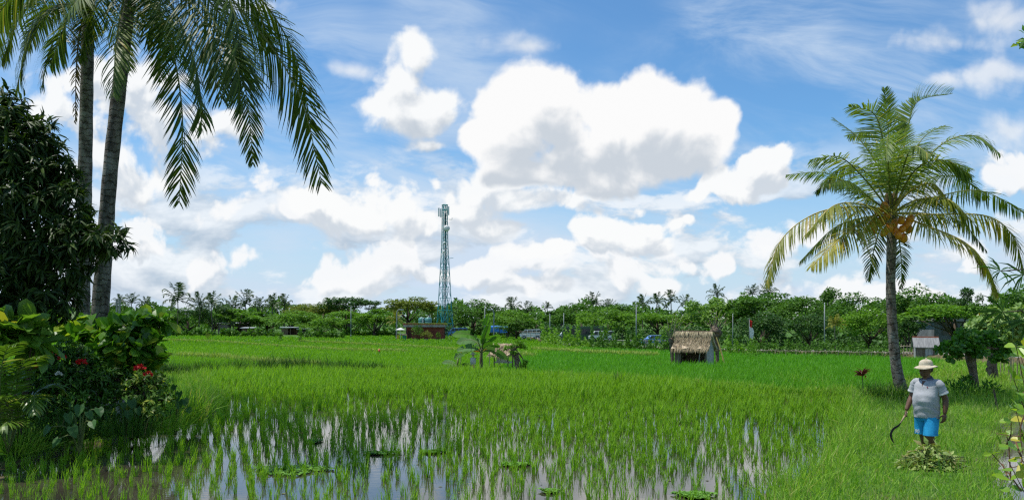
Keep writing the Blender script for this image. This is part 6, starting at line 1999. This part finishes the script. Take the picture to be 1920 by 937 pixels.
# sticks of a rough fence at the right, white sack
e = thing('stick_fence', 'row of thin upright sticks at the right edge behind the strappy plant', 'fence', tuple(np.append(ground_pt(1870, 708)[:2], 0)))
o0 = np.array(e.location)
for k, px in enumerate((1868, 1876, 1883, 1891, 1899, 1907, 1914)):
    q = ground_pt(px, 708 + k * .6) - o0
    Geo().tube([(q[0], q[1], -.1), (q[0] + R.uniform(-.04, .04), q[1], .75 * R.uniform(.7, 1.15))], .022, 5).obj('stick', SHOOT, e)
a = at(1873, 778, 21.5); a[2] = .05
Geo().tube([(0, 0, -.1), (-.08, 0, .3), (-.13, 0, .58)], [.03, .026, .02], 7).obj('stick', TWIG, None, label='single dark stick leaning by the ditch right of the farmer', category='stick').location = tuple(a)
b_ = at(1893, 692, 31.0); b_[2] = float(gz(31.0))
e = thing('white_sack', 'white plastic sack hung on a post right of the pale leaved tree', 'sack', tuple(b_))
z = CAMZ + (HY - 662) * 31 / FPX
Geo().tube([(.05, 0, -.1), (.05, 0, z + .1)], .025, 6).obj('post', SHOOT, e)
Geo().lathe([(0, -.16), (.14, -.13), (.2, 0), (.14, .10), (.04, .15), (0, .16)], 9, (0, -.05, z)).obj('bag', WHITE, e, True)

# ------------------------------------------------------------------ floating weed and cut leaves
AZ = leaf_mat('water weed', (.09, .24, .02, 1), (.22, .42, .05, 1), .2, .5, .4)
def weed(label, px, row, wpx, dm, n=500):
    Y = gy(row); k = Y / FPX
    c = at(px, row, Y); c[2] = .012
    a = R.uniform(0, 6.28, n); r = R.uniform(0, 1, n) ** .5 * (1 + .2 * np.sin(a * 3) + .15 * np.sin(a * 5 + 1))
    P = np.stack([np.cos(a) * r * wpx * k / 2, np.sin(a) * r * dm / 2, R.uniform(0, .02, n)], 1)
    d = rdirs(n, 0, .3)
    L = R.uniform(.03, .07, n)
    Geo().inst(*ROUND, frames(d, unit(rdirs(n) * .3 + (0, 0, 1)), L, L), P).obj('floating_weed', AZ, None, label=label, category='water weed', group='patches of floating weed').location = tuple(c)
weed('bright patch of floating weed at the bottom edge, right of centre', 1302, 930, 62, .42, 800)
weed('narrow bright floating weed strip near the middle of the flooded paddy', 812, 848, 42, .34)
weed('dull floating weed patch left of the bright strip', 715, 850, 60, .35)
weed('wide dull mat of floating weed in the shaded left half of the paddy', 545, 882, 130, .8, 1000)
weed('small floating weed patch at the back of the shaded water', 588, 828, 26, .4, 240)
weed('dull floating weed patch behind the bright one at the bottom edge', 965, 872, 46, .35)
weed('small floating weed patch at the bottom edge below the open white reflection', 1030, 922, 26, .2, 220)

CUT = leaf_mat('cut leaves', (.16, .25, .05, 1), (.46, .52, .18, 1), .25, .5, .4, (.30, .26, .10, 1), .15)
YC = 13.0
pc = at(1745, 862, YC); pc[2] = float(land_z(pc[0], YC))
e = thing('cut_leaf_heap', 'heap of freshly cut leafy branches on the grass at the feet of the farmer', 'heap of leaves', tuple(pc))
n = 900
a = R.uniform(0, 6.28, n); r = R.uniform(0, 1, n) ** .6
P = np.stack([np.cos(a) * r * .46, np.sin(a) * r * .36, (1 - r ** 1.6) * .30 * R.uniform(.2, 1.2, n) + .03], 1)
f = unit(rdirs(n) * (1, 1, .45) + P * (1, 1, 0))
L = R.uniform(.07, .17, n)
Geo().inst(*LEAF, frames(f, unit(rdirs(n) * .6 + (0, 0, 1)), L, L * .45), P).obj('foliage', CUT, e)
g = Geo()
for k in range(34):
    a = R.uniform(0, 6.28); L = R.uniform(.25, .6)
    c = np.array([R.uniform(-.3, .3), R.uniform(-.2, .2), R.uniform(.05, .2)])
    d = np.array([math.cos(a), math.sin(a) * .8, R.uniform(-.15, .12)])
    g.tube([c - d * L / 2, c + (0, 0, .03), c + d * L / 2], [.009, .007, .004], 4)
g.obj('stem', STEM, e)
# ------------------------------------------------------------------ the farmer
SKIN = rough_mat('brown skin', (0.105, 0.050, 0.028, 1), (0.155, 0.076, 0.043, 1), 6.0, 0.48, 0.45, 0.06)
HAIR = plain('black hair', (0.012, 0.010, 0.009), 0.55, 0.4)
SHIRT = rough_mat('grey polo cloth', (0.33, 0.34, 0.36, 1), (0.44, 0.45, 0.47, 1), 5.0, 0.9, 0.15, 0.25, bscale=40)
COLLAR = plain('dark grey collar', (0.16, 0.17, 0.20), 0.85, 0.2)
SHORTS = rough_mat('blue shorts cloth', (0.012, 0.27, 0.56, 1), (0.025, 0.36, 0.68, 1), 4.0, 0.7, 0.3, 0.2, bscale=30)
STRAW = rough_mat('straw hat', (0.46, 0.39, 0.28, 1), (0.60, 0.53, 0.40, 1), 12.0, 0.85, 0.15, 0.4, bscale=60)
BLADEM = plain('dark sickle steel', (0.035, 0.03, 0.03), 0.4, 0.5, 0.6)
WOODH = plain('pale wood handle', (0.52, 0.40, 0.24), 0.6, 0.3)

def loft(g, rings, n=28, cap=True, mat=0, warp=None):
    """rings: (cx, cy, z, rx, ry[, tilt about x]) stacked into a closed skin"""
    a = np.arange(n) * 2 * np.pi / n
    vs = []
    for i, r in enumerate(rings):
        cx, cy, z, rx, ry = r[:5]
        tl = r[5] if len(r) > 5 else 0.0
        x = cx + rx * np.cos(a); y = ry * np.sin(a); zz = z + y * math.sin(tl); y = cy + y * math.cos(tl)
        v = np.stack([x, y, zz], 1)
        if warp is not None:
            v = warp(v, a, i, z)
        vs.append(v)
    m = len(rings)
    i = np.arange(n); j = (i + 1) % n
    q = np.concatenate([np.stack([k * n + i, k * n + j, (k + 1) * n + j, (k + 1) * n + i], 1) for k in range(m - 1)])
    fs = [q]; v = np.concatenate(vs)
    if cap:
        v = np.concatenate([v, vs[0].mean(0)[None], vs[-1].mean(0)[None]])
        fs.append(np.stack([np.full(n, m * n), j, i], 1))
        fs.append(np.stack([np.full(n, m * n + 1), (m - 1) * n + i, (m - 1) * n + j], 1))
    return g.add(v, fs, mat)

def ball(g, c, r, M=None, n=12):
    t = np.linspace(-math.pi / 2, math.pi / 2, 9)
    M = np.diag(r) if M is None else np.asarray(M) @ np.diag(r)
    return g.lathe([(math.cos(k) + 1e-4, math.sin(k)) for k in t], n, c, M=M)

def fuse(geo, voxel, smooth=2):
    """union all pieces into one skin"""
    me = geo.mesh('tmp', [SKIN])
    o = bpy.data.objects.new('tmp', me); COL.objects.link(o)
    m = o.modifiers.new('r', 'REMESH'); m.mode = 'VOXEL'; m.voxel_size = voxel; m.use_smooth_shade = True
    s = o.modifiers.new('s', 'SMOOTH'); s.iterations = smooth; s.factor = .5
    dg = bpy.context.evaluated_depsgraph_get()
    out = bpy.data.meshes.new_from_object(o.evaluated_get(dg))
    bpy.data.objects.remove(o)
    return out

YP = 14.0
fp = at(1738, 0, YP)
gz_p = float(land_z(fp[0], YP))
man = thing('person', 'farmer in straw hat, grey polo shirt and blue shorts standing on the grassy bund', 'person', (fp[0], YP, gz_p), rad(-58))

b = Geo()
# trunk, neck (front is -y)
loft(b, [(0, .0, .70, .155, .115), (0, .0, .80, .172, .128), (0, -.005, .92, .178, .140), (0, -.012, 1.02, .178, .150), (0, -.008, 1.12, .182, .140), (0, 0, 1.22, .190, .125), (0, .005, 1.29, .170, .100), (0, .01, 1.335, .10, .075), (0, .0, 1.37, .066, .064)])
loft(b, [(0, .0, 1.32, .068, .066), (0, -.012, 1.38, .060, .062), (0, -.02, 1.43, .060, .064)], 16)
# head turned to his right: built facing -y, then turned
HT = rad(-20)
hc = np.array([0, -.02, 1.50])
Hm = np.array([[math.cos(HT), -math.sin(HT), 0], [math.sin(HT), math.cos(HT), 0], [0, 0, 1]])
hg = Geo()
loft(hg, [(0, -.055, -.118, .030, .028), (0, -.040, -.105, .050, .055), (0, -.022, -.075, .064, .080), (0, -.008, -.035, .072, .094), (0, .0, .01, .076, .100), (0, .006, .055, .076, .100), (0, .01, .095, .064, .084), (0, .012, .122, .036, .050), (0, .012, .130, .010, .014)], 24)
ball(hg, (0, -.105, -.008), (.011, .016, .026))        # nose bridge
ball(hg, (0, -.117, -.028), (.019, .017, .013))        # nose tip
ball(hg, (0, -.101, -.058), (.026, .012, .008))        # upper lip
ball(hg, (0, -.098, -.072), (.024, .012, .009))        # lower lip
ball(hg, (0, -.086, -.100), (.022, .018, .016))        # chin
for s in (-1, 1):
    ball(hg, (s * .030, -.096, .026), (.026, .012, .008))   # brow
    ball(hg, (s * .045, -.072, -.03), (.026, .022, .020))   # cheek
    ball(hg, (s * .079, .012, -.008), (.010, .020, .032))   # ear
for v in hg.vs:
    v[:] = v @ Hm.T + hc
for v, f in zip(hg.vs, hg.fs):
    pass
off = b.n
b.vs += hg.vs; b.fs += [f + off for f in hg.fs]; b.mi += hg.mi; b.n += hg.n
# arms
def limb(pts, rs, k=14):
    b.tube(bez(pts, k), np.interp(np.linspace(0, 1, k), np.linspace(0, 1, len(rs)), rs), 12)
LS, LE, LW = (.205, .015, 1.275), (.265, .085, 1.02), (.272, .055, .795)
RS, RE, RW = (-.205, .0, 1.275), (-.262, -.01, 1.03), (-.275, -.135, .815)
limb([(.13, 0, 1.28), LS, (.240, .045, 1.15), LE], [.045, .050, .052, .046])
limb([(.259, .082, 1.06), LE, (.272, .075, .91), LW], [.046, .047, .046, .030])
limb([(-.13, 0, 1.28), RS, (-.24, -.002, 1.15), RE], [.045, .050, .052, .046])
limb([(-.256, -.006, 1.07), RE, (-.272, -.06, .94), RW], [.046, .047, .046, .030])
def hand(w, d, palm_n, out, curl, L=.085):
    """w wrist, d pointing direction, palm_n palm normal, out thumb side; curl 0..1"""
    w, d, pn, out = (np.asarray(x, float) for x in (w, unit(d), unit(palm_n), unit(out)))
    c = w + d * .05
    M = np.stack([out, d, pn], 1)
    ball(b, c, (.040, .055, .018), M)
    for k, (o, l) in enumerate(((.030, .92), (.010, 1.0), (-.010, .95), (-.029, .76))):
        p0 = w + d * .085 + out * o
        a1, a2, a3 = curl * .9, curl * 1.9, curl * 2.7
        s = L * l
        p1 = p0 + (d * math.cos(a1) + pn * math.sin(a1)) * s * .45
        p2 = p1 + (d * math.cos(a2) + pn * math.sin(a2)) * s * .32
        p3 = p2 + (d * math.cos(a3) + pn * math.sin(a3)) * s * .26
        b.tube([p0 - d * .03, p0, p1, p2, p3], [.0095, .0100, .0092, .0085, .0065], 8)
    t0 = w + d * .025 + out * .030
    t1 = t0 + (d * .6 + out * .75 + pn * .25) * .034
    t2 = t1 + (d * .85 + out * .2 + pn * .45 * (1 + curl)) * .032
    t3 = t2 + (d * .9 - out * .15 + pn * .5 * (1 + curl)) * .024
    b.tube([t0 - out * .012, t0, t1, t2, t3], [.013, .0135, .0115, .0105, .008], 8)
hand(LW, (.02, -.18, -1), (-.9, -.3, 0), (-.3, -.95, 0), .32)
hand(RW, (-.10, -.30, -1), (.75, -.35, 0), (.35, -.85, .1), .95)
# legs and feet
limb([(.085, 0, .82), (.095, -.02, .70), (.105, -.085, .46)], [.098, .090, .062])
limb([(.105, -.085, .48), (.106, -.055, .34), (.105, -.01, .20), (.105, .01, .07)], [.062, .058, .042, .036])
limb([(-.085, 0, .82), (-.088, .02, .70), (-.09, .03, .46)], [.098, .090, .062])
limb([(-.09, .03, .48), (-.09, .06, .34), (-.09, .10, .20), (-.09, .12, .07)], [.062, .058, .042, .036])
for x, y in ((.105, .01), (-.09, .12)):
    loft(b, [(x, y - .045, .0, .042, .115), (x, y - .045, .03, .044, .118), (x, y - .03, .06, .036, .075), (x, y - .005, .09, .034, .045)], 16)
    for k in range(5):
        b.tube([(x + (k - 2) * .017, y - .14, .02), (x + (k - 2) * .018, y - .185 + abs(k - 1.5) * .008, .014)], [.012, .009], 6)
me = fuse(b, .0065)
link('body', me, man)

# hair, eyes
g = Geo()
loft(g, [(0, .02, -.045, .066, .074), (0, .018, -.01, .078, .088), (0, .014, .05, .081, .098), (0, .014, .10, .068, .088), (0, .014, .128, .03, .04)], 20)
for v in g.vs:
    v[:] = (v + (0, .010, 0)) @ Hm.T + hc
g.obj('hair', HAIR, man, True)
for s in (-1, 1):
    g = Geo()
    ball(g, tuple(np.array([s * .031, -.0925, .008]) @ Hm.T + hc), (.011, .006, .006), Hm)
    g.obj('eye', plain('eye white', (.45, .42, .38), .3) if 'eye white' not in MATS else MATS['eye white'], man, True)
# hat
g = Geo()
prof = [(.110, .045), (.108, .075), (.102, .110), (.088, .132), (.062, .150), (.030, .159), (0, .161)]
brim = [(.095, .040), (.125, .040), (.155, .030), (.182, .014), (.184, .020), (.155, .038), (.122, .050), (.110, .047)]
g.lathe(brim + prof, 36)
for v in g.vs:
    v *= (.93, .93, .96)
for v in g.vs:
    a = np.arctan2(v[:, 1], v[:, 0]); r = np.hypot(v[:, 0], v[:, 1])
    v[:, 2] += np.clip(r - .11, 0, 1) * (.16 * np.sin(a * 2 + .6) + .10 * np.sin(a * 3)) * 1.0
    v[:, 1] *= 1.10
    tilt = rad(4)
    v[:] = (v @ np.array([[1, 0, 0], [0, math.cos(tilt), -math.sin(tilt)], [0, math.sin(tilt), math.cos(tilt)]]).T) @ Hm.T + hc + (0, 0, .012)
hat = g.obj('hat', STRAW, man, True)
g = Geo().lathe([(0, .180), (.010, .177), (.014, .168), (.012, .155)], 8)
for v in g.vs:
    v[:] = v @ Hm.T + hc + (0, 0, .012)
g.obj('hat_button', STRAW, hat, True)
# shirt
def folds(v, a, i, z):
    k = .005 * np.sin(a * 5 + z * 21) * np.clip((1.25 - z) * 3, 0, 1) + .0035 * np.sin(z * 55 + np.sin(a * 2 + 1) * 2.4) * np.clip((1.22 - z) * 3, 0, 1)
    c = v.mean(0)
    d = unit((v - c) * (1, 1, 0))
    return v + d * k[:, None]
g = Geo()
zs_ = np.linspace(.715, 1.335, 34)
pr_ = np.array([(.715, .200, .165, -.005), (.80, .205, .178, -.008), (.90, .206, .188, -.018), (1.0, .206, .196, -.026), (1.08, .207, .182, -.020), (1.16, .210, .150, -.004), (1.24, .214, .132, .002), (1.285, .195, .112, .006), (1.315, .140, .092, .010), (1.335, .085, .080, .008)])
loft(g, [(0, np.interp(z, pr_[:, 0], pr_[:, 3]), z, np.interp(z, pr_[:, 0], pr_[:, 1]), np.interp(z, pr_[:, 0], pr_[:, 2])) for z in zs_], 56, False, 0, folds)
shirt = g.obj('shirt', SHIRT, man, True)
def sleeve(S, E, s):
    S, E = np.array(S), np.array(E)
    P = [S + (-s * .090, 0, .004), S + (-s * .04, 0, .006), S + (s * .004, 0, -.018), S * .75 + E * .25, S * .5 + E * .5 + (s * .006, 0, 0), S * .36 + E * .64 + (s * .008, 0, 0)]
    C = bez(P, 14)
    rr = np.interp(np.linspace(0, 1, 14), [0, .2, .4, .7, 1], [.062, .070, .071, .071, .074]) + .004 * np.sin(np.arange(14) * 2.3)
    Geo().tube(C, rr, 20, False).obj('sleeve', SHIRT, shirt, True)
    d = unit(C[-1] - C[-2])
    Geo().tube([C[-1] - d * .020, C[-1] - d * .012, C[-1] - d * .002, C[-1] + d * .006], [.0765, .0775, .0775, .075], 20, False).obj('cuff', plain('pale cuff', (.72, .72, .72), .9) if 'pale cuff' not in MATS else MATS['pale cuff'], shirt, True)
sleeve(LS, LE, 1); sleeve(RS, RE, -1)
# collar open in a V at the front
a = np.linspace(rad(-62), rad(242), 30)
def ring(r1, r2, z, dz):
    return np.stack([r1 * np.cos(a), .006 + r2 * np.sin(a), z + dz * (np.sin(a) * .5 + .5)], 1)
r0_, r1_, r2_ = ring(.078, .078, 1.330, .020), ring(.072, .072, 1.362, .034), ring(.104, .100, 1.318, .030)
q = np.arange(29)
Geo().add(np.concatenate([r0_, r1_, r2_]), [np.concatenate([np.stack([q, q + 1, q + 31, q + 30], 1), np.stack([q + 30, q + 31, q + 61, q + 60], 1)])]).obj('collar', COLLAR, shirt, True)
def torso_pt(x, z, out=.004):
    rx, ry, cy = (np.interp(z, pr_[:, 0], pr_[:, k]) for k in (1, 2, 3))
    return np.array([x, cy - ry * math.sqrt(max(0, 1 - (x / rx) ** 2)) - out, z])
v = [torso_pt(x, z, .005) for z in (1.315, 1.27, 1.235) for x in (-.030 * (z - 1.225) / .09, .0, .030 * (z - 1.225) / .09)]
Geo().add(np.array(v), [[[0, 1, 4, 3], [1, 2, 5, 4], [3, 4, 7, 6], [4, 5, 8, 7]]]).obj('neck_opening', SKIN, shirt)
Geo().add([torso_pt(.082, 1.205, .008), torso_pt(.098, 1.205, .008), torso_pt(.100, 1.222, .008), torso_pt(.090, 1.228, .008), torso_pt(.080, 1.222, .008)], [[[0, 1, 2], [0, 2, 3], [0, 3, 4]]]).obj('emblem', plain('maroon emblem', (.20, .03, .05), .8), shirt)
# shorts
g = Geo()
def sfold(v, a, i, z):
    c = v.mean(0); d = unit((v - c) * (1, 1, 0))
    return v + d * (.006 * np.sin(a * 6 + z * 40))[:, None]
loft(g, [(0, 0, .82, .186, .142), (0, 0, .76, .190, .148), (0, .005, .70, .195, .150), (0, .005, .665, .185, .14)], 40, False, 0, sfold)
shorts = g.obj('shorts', SHORTS, man, True)
for s, k in ((1, -.070), (-1, .028)):
    g = Geo()
    loft(g, [(s * .088, k * .1, .735, .112, .135), (s * .095, k * .35, .64, .112, .122), (s * .102, k * .7, .55, .108, .112), (s * .105, k * .95, .47, .108, .110), (s * .106, k, .435, .109, .111)], 28, False, 0, sfold)
    g.obj('shorts_leg', SHORTS, shorts, True)
# white lettering on his right shorts leg
cu = bpy.data.curves.new('lettering', 'FONT')
cu.body = '90'; cu.size = .085; cu.extrude = .002; cu.align_x = 'CENTER'
to = bpy.data.objects.new('tmp_text', cu); COL.objects.link(to)
dg = bpy.context.evaluated_depsgraph_get()
tm = bpy.data.meshes.new_from_object(to.evaluated_get(dg))
bpy.data.objects.remove(to)
tm.materials.clear(); tm.materials.append(MATS['white paint'])
lt = link('lettering', tm, shorts, (-.112, -.0925, .452))
lt.rotation_euler = (rad(90), 0, rad(-4))

# sickle in his right hand
hp = np.array(RW) + unit((-.10, -.30, -1)) * .085 + np.array([.008, -.010, 0])
hw = Matrix.Rotation(rad(-58), 3, 'Z') @ Vector(hp)
P0 = np.array([fp[0] + hw.x, YP + hw.y, gz_p + hw.z])
sk = thing('sickle', 'sickle with pale handle and dark curved blade held by the farmer', 'sickle', tuple(P0))
Yk = P0[1]
pp = lambda px, py, dy=0: at(px, py, Yk + dy) - P0
ctr = at(0, 0, Yk)
# handle runs through the fist down to the left, the blade hooks below it
px0 = HX + FPX * P0[0] / Yk; py0 = HY + FPX * (CAMZ - P0[2]) / Yk
Geo().tube([pp(px0 + 4, py0 - 6), pp(px0 - 1, py0 + 2), pp(px0 - 9, py0 + 15, -.02)], [.014, .015, .012], 10).obj('handle', WOODH, sk, True)
c = bez([pp(px0 - 8, py0 + 14, -.02), pp(px0 - 13, py0 + 20, -.02), pp(px0 - 22, py0 + 26, -.03), pp(px0 - 27, py0 + 36, -.04), pp(px0 - 25, py0 + 46, -.04), pp(px0 - 21, py0 + 52, -.04)], 30)
t = np.linspace(0, 1, 30)
w = .006 + .013 * np.sin(np.pi * np.clip(t * 1.05, 0, 1)) ** .8
tan = unit(np.gradient(c, axis=0))
nrm = np.stack([-tan[:, 2], tan[:, 1] * 0, tan[:, 0]], 1)
v = np.concatenate([c - nrm * w[:, None] + (0, -.003, 0), c + nrm * w[:, None] + (0, -.0005, 0), c - nrm * w[:, None] + (0, .003, 0), c + nrm * w[:, None] + (0, .0005, 0)])
q = np.arange(29)
Geo().add(v, [np.concatenate([np.stack([q, q + 1, q + 31, q + 30], 1), np.stack([q + 60, q + 90, q + 91, q + 61], 1), np.stack([q, q + 60, q + 61, q + 1], 1), np.stack([q + 30, q + 31, q + 91, q + 90], 1)])]).obj('blade', BLADEM, sk)
